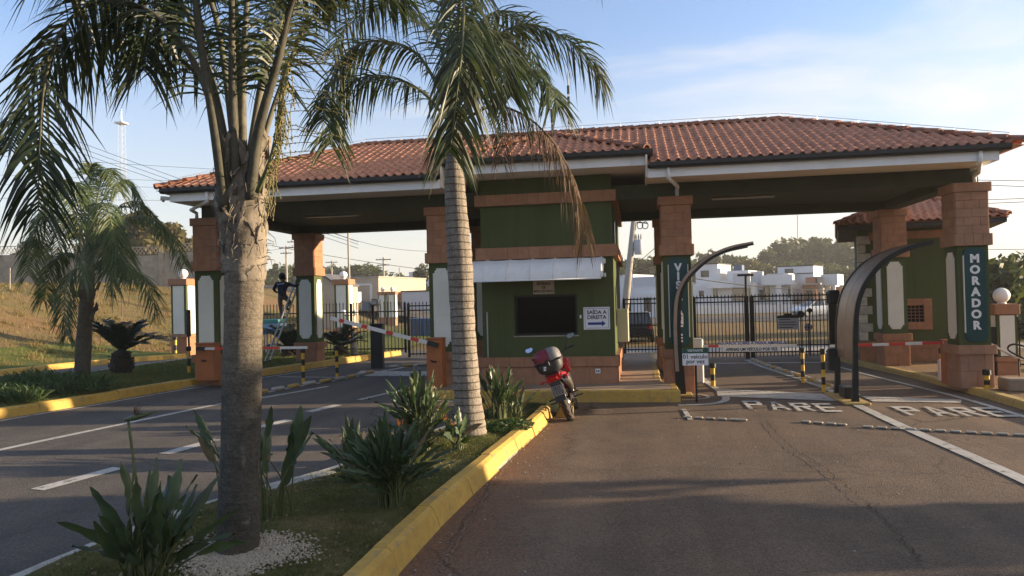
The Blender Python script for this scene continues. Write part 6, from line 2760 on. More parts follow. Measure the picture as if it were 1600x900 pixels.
# --- palm 2: pale ringed trunk in front of the booth
Y2 = 11.35
p2 = at(735, 682, Y2)
palm2 = thing('palm_tree', 'pale ringed palm trunk in front of the booth with one dead brown frond', 'palm tree', p2, 'feathery palms at the entrance')
stem(palm2, [(at(735, 690, Y2), .275), (at(734, 660, Y2), .245), (at(729, 600, Y2), .205), (at(723, 500, Y2), .196), (at(718, 400, Y2), .198), (at(711, 300, Y2), .165), (at(708, 240, Y2), .115), (at(708, 190, Y2), .10), (at(708, 130, Y2), .07)], MAT['bark2'], rings=4, n=24)
for k in range(6):
    boot(palm2, at(708, 235 - 12 * k, Y2), 1.1 * k + .3, .10, .75, .10, .10, MAT['petiole'])
F2 = [
    (fl((711, 165, 11.2), (716, 50, 10.7), (721, -30, 10.1), (725, -30, 9.5), (724, 50, 9.1), (719, 105, 8.95), (710, 180, 8.95), (703, 238, 9.0)), 84, .62, .035, .9),
    (fl((706, 180, 11.4), (655, 88, 11.3), (595, 64, 11.2), (548, 78, 11.1), (516, 128, 11.0), (504, 188, 11.0)), 84, .70, .034, .6),
    (fl((706, 195, 11.7), (655, 140, 11.9), (595, 118, 12.0), (550, 130, 12.0), (525, 175, 12.0), (515, 225, 12.0)), 84, .68, .034, .6),
    (fl((714, 170, 11.4), (762, 72, 11.5), (820, 38, 11.6), (880, 58, 11.7), (922, 92, 11.8), (943, 128, 11.8)), 78, .72, .034, .55),
    (fl((714, 180, 11.2), (762, 122, 10.9), (812, 100, 10.7), (852, 128, 10.6), (872, 165, 10.5)), 66, .62, .032, .6),
    (fl((710, 160, 11.4), (702, 10, 11.4), (672, -120, 11.4), (600, -180, 11.3), (530, -150, 11.2)), 80, .8, .035, .5),
    (fl((712, 160, 11.5), (742, 0, 11.8), (795, -90, 12.0), (870, -110, 12.2), (935, -50, 12.4)), 80, .8, .035, .5),
    (fl((710, 170, 11.6), (682, 60, 12.2), (622, 5, 12.8), (560, 25, 13.2), (520, 80, 13.3)), 76, .75, .033, .55),
    (fl((713, 180, 11.0), (745, 70, 10.4), (775, 50, 9.9), (792, 90, 9.6), (798, 150, 9.6)), 72, .55, .033, .8),
    (fl((711, 165, 11.3), (722, -40, 11.0), (760, -170, 10.6), (820, -190, 10.2)), 70, .8, .034, .55),
    (fl((712, 180, 11.5), (735, 70, 12.2), (770, 20, 12.9), (815, 40, 13.4), (840, 110, 13.6)), 70, .75, .034, .6),
    (fl((712, 185, 11.1), (733, 90, 10.3), (750, 40, 9.7), (754, 80, 9.25), (748, 150, 9.2)), 70, .60, .033, .85),
]
for k, (c, n, L, r0, dr) in enumerate(F2):
    frond(palm2, c, int(n * 1.45), L, .036, MAT['frond'], dr, .5, r0, .12, 60 + k)
frond(palm2, fl((714, 195, 11.0), (770, 166, 10.8), (828, 186, 10.7), (876, 240, 10.6), (902, 305, 10.6), (914, 372, 10.6)), 130, .33, .017, MAT['dead'], 1.7, .6, .028, .22, 99, MAT['boot'], 'dead brown hanging frond', fwd=1.0)
frond(palm2, fl((712, 200, 10.9), (745, 150, 10.6), (775, 150, 10.45), (785, 200, 10.4), (783, 250, 10.4)), 40, .28, .016, MAT['dead'], 1.5, .5, .02, .35, 98, MAT['boot'], 'short dried frond')

MAT['frond3'] = leaf_mat('palm_leaflet_fresh', (.062, .092, .030), .25, .35, .5, .15, tip=(.12, .13, .045))
# --- palm 3: on the left island
Y3 = 15.34
p3 = at(127, 608, Y3)
palm3 = thing('palm_tree', 'young palm with low drooping crown on the left grass island', 'palm tree', p3, 'feathery palms at the entrance')
stem(palm3, [(at(126, 612, Y3), .22), (at(128, 590, Y3), .175), (at(133, 500, Y3), .155), (at(138, 440, Y3), .14), (at(140, 395, Y3), .09), (at(140, 350, Y3), .05)], MAT['bark1'], n=16)
for k in range(9):
    boot(palm3, at(137, 500 - 11 * k, Y3), 2.3 * k, .12, .38, .12, .085, MAT['boot'])
F3 = [
    fl((139, 400, 15.1), (130, 320, 14.7), (119, 285, 14.2), (118, 310, 13.8), (124, 380, 13.6), (130, 440, 13.6)),
    fl((141, 425, 15.3), (165, 408, 15.2), (200, 418, 15.1), (232, 445, 15.0), (246, 490, 15.0)),
    fl((141, 400, 15.5), (180, 350, 15.6), (228, 338, 15.7), (268, 366, 15.8), (288, 412, 15.8)),
    fl((140, 395, 15.6), (162, 310, 16.0), (195, 282, 16.3), (214, 300, 16.4), (222, 345, 16.4)),
    fl((136, 400, 15.2), (102, 340, 15.0), (72, 330, 14.8), (50, 372, 14.7), (44, 430, 14.7)),
    fl((136, 410, 15.5), (104, 395, 15.7), (80, 420, 15.8), (68, 470, 15.8)),
    fl((136, 420, 15.1), (112, 425, 14.8), (100, 470, 14.6), (104, 525, 14.6)),
    fl((139, 390, 15.3), (152, 310, 15.2), (160, 272, 15.0), (172, 265, 14.8), (186, 300, 14.7)),
    fl((138, 395, 15.5), (120, 300, 15.9), (95, 280, 16.2), (70, 300, 16.4)),
    fl((140, 405, 15.0), (160, 360, 14.5), (185, 370, 14.1), (200, 430, 13.9)),
    fl((138, 390, 15.4), (140, 290, 15.5), (142, 256, 15.4)),
    fl((142, 400, 15.7), (190, 320, 16.4), (235, 330, 16.9), (262, 380, 17.0)),
    fl((139, 410, 15.2), (150, 380, 14.8), (170, 400, 14.5), (176, 460, 14.4)),
    fl((138, 400, 15.4), (105, 310, 15.3), (80, 300, 15.2), (62, 340, 15.1), (58, 400, 15.1)),
    fl((138, 400, 15.1), (150, 330, 14.5), (165, 320, 14.0), (178, 370, 13.8), (180, 420, 13.8)),
    fl((138, 400, 15.6), (118, 340, 16.0), (100, 345, 16.3), (88, 400, 16.4)),
]
for k, c in enumerate(F3):
    frond(palm3, c, 96, .52, .027, MAT['frond3'], .7, .4, .024, .18, 120 + k)
bd = MB()
for k in range(200):
    a = rp.uniform(0, 6.28); q = math.sqrt(rp.random())
    x = p3.x + .1 + .55 * q * math.cos(a); y = p3.y - .1 + .4 * q * math.sin(a); r = rp.uniform(.015, .03)
    bd.sphere((x, y, zg(x) + .19), r, 5, 4, (1.2, 1.1, .6))
stuff(bd.build('grey_pebbles', MAT['stone'], None, True))

# ------------------------------------------------------------------ cycads
MAT['cyctr'] = simple('cycad_trunk', (.035, .028, .021), .95, .3, 8, bmp=.5)


def cycad(base, h, r, L, n, label, seed):
    rr = random.Random(seed)
    t = thing('cycad', label, 'cycad', base)
    b = MB()
    b.lathe([(r * .85, -.05), (r, .1 * h), (r * 1.05, .6 * h), (r * .8, h), (r * .3, h + .08)], 14, base)
    tr = b.build('trunk', MAT['cyctr'], t, True)
    b = MB()
    for k in range(60):
        a = rr.uniform(0, 6.28); z = rr.uniform(.05, .95) * h
        d = Vector((math.cos(a), math.sin(a), .5)).normalized()
        p = base + Vector((math.cos(a) * r * .95, math.sin(a) * r * .95, z))
        b.bar(p, p + d * .09, .05, .03)
    stuff(b.build('leaf_scales', MAT['cyctr'], tr))
    for k in range(n):
        a = 2 * math.pi * k / n + rr.uniform(-.15, .15)
        el = rr.uniform(.25, 1.0)
        e = Vector((math.cos(a) * math.cos(el), math.sin(a) * math.cos(el), math.sin(el)))
        c0 = base + Vector((0, 0, h + .02))
        ll = L * rr.uniform(.85, 1.1)
        ctrl = [c0, c0 + e * ll * .35, c0 + e * ll * .7 - Vector((0, 0, .03 * ll)), c0 + e * ll - Vector((0, 0, .16 * ll))]
        frond(t, ctrl, 54, .20 * L, .034, MAT['cycad'], .1, .15, .02, .12, seed * 50 + k, MAT['cycad'], fold=.25, fwd=.55)
    return t


b0 = gr(190, 583, .17)
cycad(b0, .58, .27, 1.30, 22, 'dark cycad with thick trunk and stiff spreading leaves on the left island', 4)
b1 = at(452, 560, 24.6); b1.z = .42
cycad(b1, .3, .2, 1.25, 18, 'low cycad on the grass between the ladder and the rear left pillar', 5)
b2 = at(532, 556, 25.2); b2.z = .42
cycad(b2, .3, .2, 1.2, 16, 'low cycad on the grass right of the rear left pillar', 6)


# ------------------------------------------------------------------ bird-of-paradise plants
def strel_leaf(parent, base, az, lean, pet, bl, bw, rr):
    d0 = Vector((math.cos(az) * math.sin(lean * .35), math.sin(az) * math.sin(lean * .35), math.cos(lean * .35)))
    d1 = Vector((math.cos(az) * math.sin(lean), math.sin(az) * math.sin(lean), math.cos(lean)))
    d2 = Vector((math.cos(az) * math.sin(min(2.2, lean * 1.55)), math.sin(az) * math.sin(min(2.2, lean * 1.55)), math.cos(min(2.2, lean * 1.55))))
    P = [base, base + d0 * pet * .5, base + d0 * pet * .5 + d1 * pet * .5]
    pts = catmull(P, 8)
    b = MB()
    b.mi = 1
    b.tube(pts, [.011 - .0007 * i for i in range(9)], 5, False)
    b.mi = 0
    K = 8
    side_ = d1.cross(Vector((math.cos(az + rr.uniform(-.9, .9)), math.sin(az + rr.uniform(-.9, .9)), .1))).normalized()
    if side_.length < .1:
        side_ = Vector((-math.sin(az), math.cos(az), 0))
    tw = rr.uniform(-1.2, 1.2)
    side_ = (Matrix.Rotation(tw, 3, d1) @ side_).normalized()
    p = pts[-1].copy()
    vs = []
    fold = rr.uniform(.25, .7)
    for i in range(K + 1):
        t = i / K
        d = d1.lerp(d2, t).normalized()
        if i:
            p = p + d * (bl / K)
        s = (side_ - d * side_.dot(d)).normalized()
        n = s.cross(d)
        w = bw * (math.sin(math.pi * (t ** .72 * .97 + .015)) ** .75) * .5
        wob = .012 * math.sin(i * 2.2 + tw * 5) + rr.gauss(0, .004)
        vs += [p - s * w + n * (w * fold + wob), p, p + s * w + n * (w * fold - wob)]
    fs = []
    for i in range(K):
        for j in range(2):
            fs.append((i * 3 + j, i * 3 + j + 1, i * 3 + 4 + j, i * 3 + 3 + j))
    b._add(vs, fs)
    return b.build('leaf', [MAT['wither'] if rr.random() < .06 else MAT['strel'], MAT['stem']], parent, True)


def strel_flower(parent, base, top, az, dry=False):
    b = MB()
    P = catmull([base, base.lerp(top, .5) + Vector((.02, 0, 0)), top], 10)
    b.tube(P, .010, 6)
    st = b.build('flower_stalk', MAT['stem'], parent, True)
    d = Vector((math.cos(az), math.sin(az), .25)).normalized()
    b = MB()
    b.tube([top - d * .02, top + d * .05, top + d * .13, top + d * .21], [.012, .024, .016, .003], 8)
    b.build('beak', MAT['strel'], st, True)
    b = MB()
    for k in range(4):
        a = .5 + .35 * k
        e = (d * math.cos(a) + Vector((0, 0, 1)) * math.sin(a) + Vector((-d.y, d.x, 0)) * (.25 * (k - 1.5))).normalized()
        s = e.cross(Vector((-d.y, d.x, 0)).cross(e)).normalized()
        L = .12
        p = top + d * .04
        b._add([p, p + e * L * .45 + s * .02, p + e * L, p + e * L * .45 - s * .02], [(0, 1, 2, 3)])
    b.build('petals', MAT['dead'] if dry else MAT['petal'], st)


def strelitzia(base, n, H, spread, label, seed, flowers=(), bl=.36, bw=.12, dry=False):
    rr = random.Random(seed)
    t = thing('bird_of_paradise_plant', label, 'plant', base, 'bird-of-paradise plants on the island')
    for k in range(n):
        az = rr.uniform(0, 2 * math.pi)
        q = rr.random()
        lean = .08 + spread * q
        tot = H * rr.uniform(.68, 1.05) * (1 - .12 * q)
        b_l = min(bl * rr.uniform(.8, 1.2), tot * .55)
        o = base + Vector((rr.uniform(-.12, .12) * H, rr.uniform(-.12, .12) * H, -.01))
        strel_leaf(t, o, az, lean, tot - b_l, b_l, bw * rr.uniform(.75, 1.2), rr)
    for fx, fy, dy, az in flowers:
        top = at(fx, fy, base.y + dy)
        strel_flower(t, base + Vector((rr.uniform(-.1, .1), 0, 0)), top, az, dry)
    return t


def gi(px, py):
    return gr(px, py, .165)


strelitzia(gi(232, 935), 46, 1.0, .95, 'large bird-of-paradise clump at the bottom left corner with a dried flower', 31, [(200, 655, .1, .3)], .46, .085, True)
strelitzia(gi(430, 812), 15, 1.10, .42, 'slim upright bird-of-paradise plant right of the big trunk', 32, (), .36, .10)
strelitzia(gi(352, 765), 9, 1.0, .85, 'sparse bird-of-paradise plant peeping out left of the big trunk', 33, (), .40, .10)
strelitzia(gi(612, 788), 110, 1.0, .95, 'dense nearest bird-of-paradise clump in the middle of the island', 34, [(630, 672, .1, 2.6)], .38, .060)
strelitzia(gi(548, 752), 26, .80, .8, 'low bird-of-paradise clump at the island edge by the white kerb', 35, (), .32, .07)
strelitzia(gi(655, 702), 90, 1.14, .78, 'tall bird-of-paradise clump with orange flowers left of the pale trunk', 36, [(686, 660, -.2, .4), (700, 668, -.25, .2), (634, 668, -.3, 2.2)], .38, .064)
strelitzia(gi(715, 705), 16, .62, 1.0, 'low dark bird-of-paradise leaves at the foot of the pale trunk', 37, (), .3, .11)
strelitzia(gi(778, 655), 56, 1.0, .52, 'bird-of-paradise clump in front of the booth right of the pale trunk', 38, (), .36, .07)
strelitzia(gi(808, 652), 14, .72, .8, 'narrow-leaved bird-of-paradise clump nearest the island tip', 39, (), .3, .06)


# low leafy ground plants near the tip
def ground_plant(base, r, n, label, m, L=.10, w=.035, h=.15, name='ground_cover_plant', grp=None, upright=.5):
    rr = random.Random(int(base.x * 91 + base.y * 37))
    t = thing(name, label, 'plant', base, grp)
    b = MB()
    for k in range(n):
        a = rr.uniform(0, 6.28); q = math.sqrt(rr.random())
        p = base + Vector((r[0] * q * math.cos(a), r[1] * q * math.sin(a), rr.uniform(0, h) * (1 - q * .6)))
        d = Vector((rr.uniform(-1, 1), rr.uniform(-1, 1), rr.uniform(upright * .4, upright * 2))).normalized()
        s = d.orthogonal().normalized()
        s = Matrix.Rotation(rr.uniform(0, 6.28), 3, d) @ s
        l = L * rr.uniform(.6, 1.3)
        leaflet(b, p, d, .35, l, w * rr.uniform(.7, 1.2), s, 3)
    stuff(b.build('leaves', m, t))
    return t


ground_plant(gi(795, 668), (.42, .55), 700, 'low green ground cover near the island tip', MAT['bushl'], .09, .035, .10)
ground_plant(gi(740, 650), (.35, .35), 300, 'low green tuft just behind the pale palm trunk', MAT['bushl'], .09, .03, .12)
ground_plant(gr(60, 612, .17), (1.7, .9), 2600, 'wide spiky green shrub bed at the left edge of the left island', MAT['bushl'], .34, .03, .42, 'shrub_bed', None, .8)
ground_plant(gr(8, 628, .17), (.8, .5), 900, 'small spiky green shrub at the very left edge by the yellow kerb', MAT['bushl'], .30, .03, .30, 'shrub_bed', None, .8)

# ------------------------------------------------------------------ grass blades, fallen leaves, stones
rg = np.random.default_rng(5)


def blades(name, n, sampler, zf, h0, h1, w, m):
    xy = sampler(n)
    n = len(xy)
    h = rg.uniform(h0, h1, n)
    a = rg.uniform(0, 2 * np.pi, n)
    tl = rg.normal(0, .45, (n, 2)) * h[:, None]
    z = np.array([zf(x, y) for x, y in xy]) - .004
    V = np.zeros((n, 3, 3))
    V[:, 0, 0] = xy[:, 0] - np.cos(a) * w; V[:, 0, 1] = xy[:, 1] - np.sin(a) * w; V[:, 0, 2] = z
    V[:, 1, 0] = xy[:, 0] + np.cos(a) * w; V[:, 1, 1] = xy[:, 1] + np.sin(a) * w; V[:, 1, 2] = z
    V[:, 2, :2] = xy + tl; V[:, 2, 2] = z + h
    me = bpy.data.meshes.new(name)
    me.vertices.add(3 * n)
    me.vertices.foreach_set('co', V.reshape(-1))
    me.loops.add(3 * n)
    me.loops.foreach_set('vertex_index', np.arange(3 * n, dtype=np.int32))
    me.polygons.add(n)
    me.polygons.foreach_set('loop_start', np.arange(0, 3 * n, 3, dtype=np.int32))
    me.update(calc_edges=True)
    me.materials.append(m)
    o = bpy.data.objects.new(name, me)
    COL.objects.link(o)
    return stuff(o)


def isl_sample(n):
    y = 3.6 + (14.8 - 3.6) * rg.random(n) ** 1.5
    lo = np.interp(y, [p[1] for p in ISL_L], [p[0] for p in ISL_L]) + .2
    hi = np.interp(y, [p[1] for p in ISL_R], [p[0] for p in ISL_R]) - .22
    x = lo + (hi - lo) * rg.random(n)
    keep = ((x - p1.x - .1) / .45) ** 2 + ((y - p1.y + .15) / .47) ** 2 > 1
    patch = np.sin(x * 3.1 + y * 1.3) + np.sin(y * 2.7 - x * 1.9) + rg.normal(0, .9, n)
    keep &= patch > -1.35
    return np.stack([x, y], 1)[keep]


blades('island_grass', 120000, isl_sample, island_z, .012, .045, .0035, MAT['blade'])


def left_sample(n):
    y = 10.5 + 17 * rg.random(n)
    hi = np.interp(y, [p[1] for p in LK], [p[0] for p in LK]) - .24
    x = hi - (hi + 15.1) * rg.random(n)
    return np.stack([x, y], 1)


blades('left_island_grass', 26000, left_sample, lambda x, y: zg(x) + .175, .03, .09, .010, MAT['blade'])


def mound_sample(n):
    x = -18.8 - 24 * rg.random(n) ** 1.3
    y = 18 + 32 * rg.random(n)
    k = (y > 20 + (x + 18) * -.2)
    return np.stack([x, y], 1)[k]


MAT['dryblade'] = leaf_mat('dry_blade', (.20, .15, .06), .3, .4, .8, 0, tip=(.11, .11, .035))
blades('slope_grass', 26000, mound_sample, terrain_z, .05, .2, .018, MAT['dryblade'])


def tuft_sample(n):
    c = mound_sample(n // 40)
    k = rg.integers(0, len(c), n)
    return c[k] + rg.normal(0, .14, (n, 2))


blades('slope_tufts', 10000, tuft_sample, terrain_z, .10, .34, .02, MAT['dryblade'])


def right_sample(n):
    y = 13 + 16 * rg.random(n)
    x = 7.4 + 7 * rg.random(n)
    k = np.sin(x * 1.7) + np.sin(y * 1.1 + x) + rg.normal(0, .6, n) > .3
    return np.stack([x, y], 1)[k]


blades('pavement_weeds', 9000, right_sample, lambda x, y: .125, .015, .06, .008, MAT['dryblade'])
b = MB()
rl = random.Random(17)
for k in range(900):
    if k < 700:
        y = rl.uniform(4.2, 14); x = rl.uniform(interp(ISL_L, y) + .2, interp(ISL_R, y) - .4); z = island_z(x, y) + .012
    else:
        y = rl.uniform(4.5, 15.5); x = rl.uniform(-1.9, 6.5) if rl.random() < .6 else rl.uniform(-1.95, -1.2); z = zg(x) + .006
    s = rl.uniform(.012, .035) if k < 700 else rl.uniform(.006, .022)
    a = rl.uniform(0, 6.28)
    e = Vector((math.cos(a), math.sin(a), rl.uniform(-.2, .3))); f = Vector((-math.sin(a), math.cos(a), rl.uniform(-.3, .3)))
    p = Vector((x, y, z))
    b._add([p - e * s, p + f * s * .4 + Vector((0, 0, s * .3)), p + e * s, p - f * s * .4], [(0, 1, 2, 3)])
MAT['litter'] = simple('dry_litter', (.22, .15, .09), .9, .4, 20)
stuff(b.build('dry_leaf_litter', MAT['litter']))
b = MB()
for k in range(260):
    y = rl.uniform(4.4, 16); x = rl.uniform(-2.0, 6.6)
    if rl.random() < .5:
        x = -1.95 + abs(rl.gauss(0, .25))
    r = rl.uniform(.004, .012)
    b.sphere((x, y, zg(x) + r * .5), r, 5, 4, (1.2, 1, .7))
stuff(b.build('loose_gravel', MAT['concrete']))
# ------------------------------------------------------------------ trees
def crown_mesh(name, seed, n, m, shape, leaf=.45, lobes=14):
    """leaf-quad cloud: lobes spread through the crown's volume, leaves clumped on them; unit crown about 1 m radius, base at z = 0"""
    rr = np.random.default_rng(seed)
    sx, sy, sz = shape
    cen = []
    while len(cen) < lobes:
        p = rr.uniform(-1, 1, 3)
        if np.linalg.norm(p) < 1 and np.linalg.norm(p) > .25:
            cen.append(p * .78)
    cen = np.array(cen)
    rad = rr.uniform(.26, .46, lobes)
    k = rr.integers(0, lobes, n)
    d = rr.normal(0, 1, (n, 3))
    d /= np.linalg.norm(d, axis=1)[:, None]
    q = rr.random(n) ** .45
    C = cen[k] + d * (rad[k] * q)[:, None]
    C = C * np.array([sx, sy, sz]) + np.array([0, 0, sz])
    u = rr.normal(0, 1, (n, 3)); u /= np.linalg.norm(u, axis=1)[:, None]
    w = np.cross(u, rr.normal(0, 1, (n, 3))); w /= np.linalg.norm(w, axis=1)[:, None]
    s = leaf * rr.uniform(.5, 1.3, n)[:, None]
    V = np.stack([C - u * s, C + w * s * .5, C + u * s, C - w * s * .5], 1).reshape(-1, 3)
    me = bpy.data.meshes.new(name)
    me.vertices.add(4 * n)
    me.vertices.foreach_set('co', V.astype(np.float32).reshape(-1))
    me.loops.add(4 * n)
    me.loops.foreach_set('vertex_index', np.arange(4 * n, dtype=np.int32))
    me.polygons.add(n)
    me.polygons.foreach_set('loop_start', np.arange(0, 4 * n, 4, dtype=np.int32))
    me.update(calc_edges=True)
    me.materials.append(m)
    return me


def trunk_bm(h, r, crown_r, seed):
    rr = random.Random(seed)
    b = MB()
    top = Vector((rr.uniform(-.1, .1) * h, rr.uniform(-.1, .1) * h, h))
    b.tube(catmull([(0, 0, -.3), (rr.uniform(-.05, .05) * h, 0, h * .5), top], 8), [r * 1.25] + [r * (1 - .6 * i / 8) for i in range(1, 9)], 8)
    for k in range(6):
        z = h * rr.uniform(.55, 1.0)
        a = k * 1.05 + rr.uniform(-.3, .3)
        p = top * (z / h)
        e = Vector((math.cos(a), math.sin(a), rr.uniform(.5, 1.1))) * crown_r * rr.uniform(.6, 1)
        b.tube(catmull([p, p + e * .5 + Vector((0, 0, .1)), p + e], 5), [r * .5 * (1 - .8 * i / 5) for i in range(6)], 6)
    return b.mesh('trunk', MAT['wood'], True)


TREES = {}
for key, seed, n, m, shape, leaf, lob in (('round', 1, 2600, 'treel', (3.6, 3.6, 3.0), .42, 16), ('tall', 2, 2600, 'treel2', (2.6, 2.6, 4.6), .42, 15), ('wide', 3, 2600, 'treel', (5.0, 4.2, 2.6), .45, 18), ('warm', 4, 2400, 'treel3', (4.0, 4.0, 3.0), .40, 16), ('tall2', 5, 2600, 'treel2', (2.2, 2.2, 5.2), .42, 14), ('dense', 6, 4200, 'treel', (2.6, 2.6, 3.0), .30, 22)):
    TREES[key] = (crown_mesh('crown', seed, n, MAT[m], shape, leaf, lob), shape)


def tree(kind, base, H, label, group, wide=1.0, low=.28, seed=0):
    """H: total height; low: fraction of bare trunk"""
    me, shape = TREES[kind]
    rr = random.Random(seed)
    base = Vector(base)
    t = thing('tree', label, 'tree', base, group)
    ch = H * (1 - low)
    s = ch / (2 * shape[2] * .98)
    piece('crown', me, t, base + Vector((0, 0, H * low)), (0, 0, rr.uniform(0, 6.28)), (s * wide, s * wide, s))
    tb = trunk_bm(H * (low + .3), H * .022, shape[0] * s * wide * .55, seed + 9)
    piece('trunk', tb, t, base)
    return t


def tree_at(kind, px, ptop, Y, label, group, zb=0.0, wide=1.0, low=.25, seed=0):
    p = at(px, ptop, Y)
    tree(kind, (p.x, Y, zb), p.z - zb, label, group, wide, low, seed)


GT = 'trees rising behind the white houses'
k = 0
cnt = {}
ORDW = ['leftmost'] + [w + ' from left' for w in ORD[1:]]
for px, pt, Y, kind, w in sorted(((1062, 408, 150, 'round', 1.3), (1092, 404, 160, 'round', 1.2), (1122, 396, 165, 'wide', .9), (1150, 400, 158, 'round', 1.0), (1172, 405, 150, 'warm', 1.0),
                           (1196, 388, 165, 'tall', 1.2), (1216, 374, 170, 'tall', 1.3), (1240, 372, 175, 'tall', 1.3), (1262, 366, 178, 'tall2', 1.4), (1282, 372, 170, 'tall', 1.2), (1304, 368, 172, 'tall2', 1.5), (1326, 376, 168, 'tall', 1.3),
                           (1352, 384, 165, 'tall', 1.3), (1378, 390, 160, 'round', 1.4), (1205, 418, 140, 'wide', 1.0), (1240, 412, 142, 'wide', 1.1), (1276, 414, 140, 'wide', 1.1), (1312, 416, 138, 'wide', 1.1), (1345, 418, 136, 'wide', 1.1), (1180, 424, 136, 'round', 1.2),
                           (1320, 440, 120, 'warm', 1.1), (1342, 446, 112, 'warm', 1.0), (1140, 418, 140, 'wide', 1.0), (1100, 420, 140, 'wide', 1.0))):
    k += 1
    kd = 'tall' if kind.startswith('tall') else kind
    i = cnt.get(kd, 0)
    cnt[kd] = i + 1
    nm = {'tall': 'tall eucalyptus tree', 'round': 'rounded bushy tree', 'wide': 'low spreading tree', 'warm': 'yellow-green tree'}[kd]
    tree_at(kind, px, pt, Y, ORDW[i] + ' ' + nm + ' in the grove behind the white houses', GT, -.5, w, .12, 200 + k)
for px, pt, Y, kind, w in ((965, 398, 120, 'round', 1.1), (1000, 400, 125, 'round', 1.2), (1025, 405, 130, 'wide', .9)):
    k += 1
    tree_at(kind, px, pt, Y, {965: 'left', 1000: 'middle', 1025: 'right'}[px] + ' tree behind the leaning pole in the gap beside the booth', 'trees in the gap beside the leaning pole', 0, w, .2, 200 + k)
for px, pt, Y, kind, w, lab in ((574, 411, 130, 'dense', 1.8, 'dark rounded tree beyond the beige warehouse right of the rear pillar'), (528, 418, 150, 'wide', .9, 'low tree beyond the warehouse beside the rear left pillar'), (548, 420, 150, 'wide', .9, 'low tree left of the dark rounded tree beyond the warehouse'),
                                (432, 417, 125, 'wide', .9, 'tree on the skyline left of the man on the ladder'), (416, 422, 130, 'round', 1.2, 'bushy tree on the skyline at the big trunk\'s edge'), (462, 418, 130, 'wide', .8, 'tree on the skyline between the man and the rear pillar'), (664, 412, 100, 'tall', 1.1, 'slim dark tree just left of the left inner pillar'), (745, 415, 100, 'round', 1.2, 'tree seen between the pale palm and the booth')):
    k += 1
    tree_at(kind, px, pt, Y, lab, 'trees on the left skyline', .3, w, .2, 200 + k)
for px, pt, Y, kind, w, lab in ((212, 332, 66, 'warm', 1.1, 'olive brown tree behind the block wall left of the palm'), (262, 362, 70, 'warm', 1.2, 'wide olive tree behind the block wall near the roof corner'), (298, 378, 72, 'wide', .8, 'low spreading tree behind the block wall at the pillar'), (160, 372, 64, 'round', 1.0, 'dark green tree behind the block wall behind the young palm'), (52, 372, 64, 'dense', .8, 'small dark tree behind the wall at the left edge')):
    k += 1
    tree_at(kind, px, pt, Y, lab, 'trees behind the block wall', 3.6, w, .1, 200 + k)
for j in range(13):
    x = 13.0 + 1.2 * (j % 3) + .3 * math.sin(j * 5)
    y = -7.5 + 1.55 * j
    k += 1
    tree('dense', (x, y, .1), 5.4 + .5 * math.sin(j * 3.3) - (1.3 if j == 12 else 0), ORD[j] + ' dense street tree in the row along the right pavement', 'street trees along the right pavement', 1.15, .16, 300 + j)

# hedge mass on the right
b_ = at(1580, 395, 40)
for j, (px, pt, Y) in enumerate(((1556, 402, 36), (1580, 398, 37), (1606, 396, 38), (1636, 396, 38), (1540, 410, 44), (1570, 408, 45), (1600, 404, 46))):
    p = at(px, pt, Y)
    tree('dense', (p.x, Y, -1.0), p.z + 1.0, ('front' if j < 4 else 'rear') + ' row hedge tree beyond the right lamp pillar, ' + ('leftmost', 'second from left', 'third from left', 'fourth from left', 'leftmost', 'second from left', 'third from left')[j], 'dark hedge trees at the right edge', 1.0, .02, 340 + j)
# far hill with houses at the right edge
MAT['hill'] = grass_ground('far_hill', (.05, .06, .045), (.075, .08, .055), (.10, .095, .07), .02)
hb_ = MB()
hx = []
for i in range(25):
    t = i / 24
    x = at(1400, 380, 480).x + t * 420
    hx.append((x, 480 + 40 * math.sin(t * 5), at(1540, 386, 480).z * (math.sin(math.pi * min(1, t * 1.15 + .05)) ** .6) + 2 * math.sin(t * 23)))
vs = []
for x, y, z in hx:
    vs += [(x, y - 150, -3), (x, y, z), (x, y + 150, -3)]
fs = []
for i in range(24):
    for j in range(2):
        fs.append((i * 3 + j, i * 3 + 3 + j, i * 3 + 4 + j, i * 3 + 1 + j))
hb_._add(vs, fs)
structure(hb_.build('hill', MAT['hill'], None, True))


# ------------------------------------------------------------------ houses
def boxes_house(name, label, px, Y, yaw, ppm, zb, blocks, wins, cat='house', mats=None, extra=None, group=None):
    """blocks in metres in the house's own axes: (x0, y0, z0, x1, y1, z1, material, part name)"""
    c = at(px, 470, Y)
    t = thing(name, label, cat, (c.x, Y, zb), group, (0, 0, yaw), True)
    for x0, y0, z0, x1, y1, z1, m, nm in blocks:
        b = MB(); b.box(x0, y0, z0, x1, y1, z1)
        b.build(nm, MAT[m], t)
    for x0, z0, x1, z1, y in wins:
        if cat == 'house' and ppm < 12.5 and ppm > 11:
            z0 += .55; z1 += .55
        b = MB(); b.box(x0, y - .06, z0, x1, y + .04, z1); w = b.build('window', MAT['iron'], t)
        b = MB(); b.box(x0 + .07, y - .075, z0 + .07, x1 - .07, y - .061, z1 - .07); b.build('pane', MAT['cargl'], w)
    return t


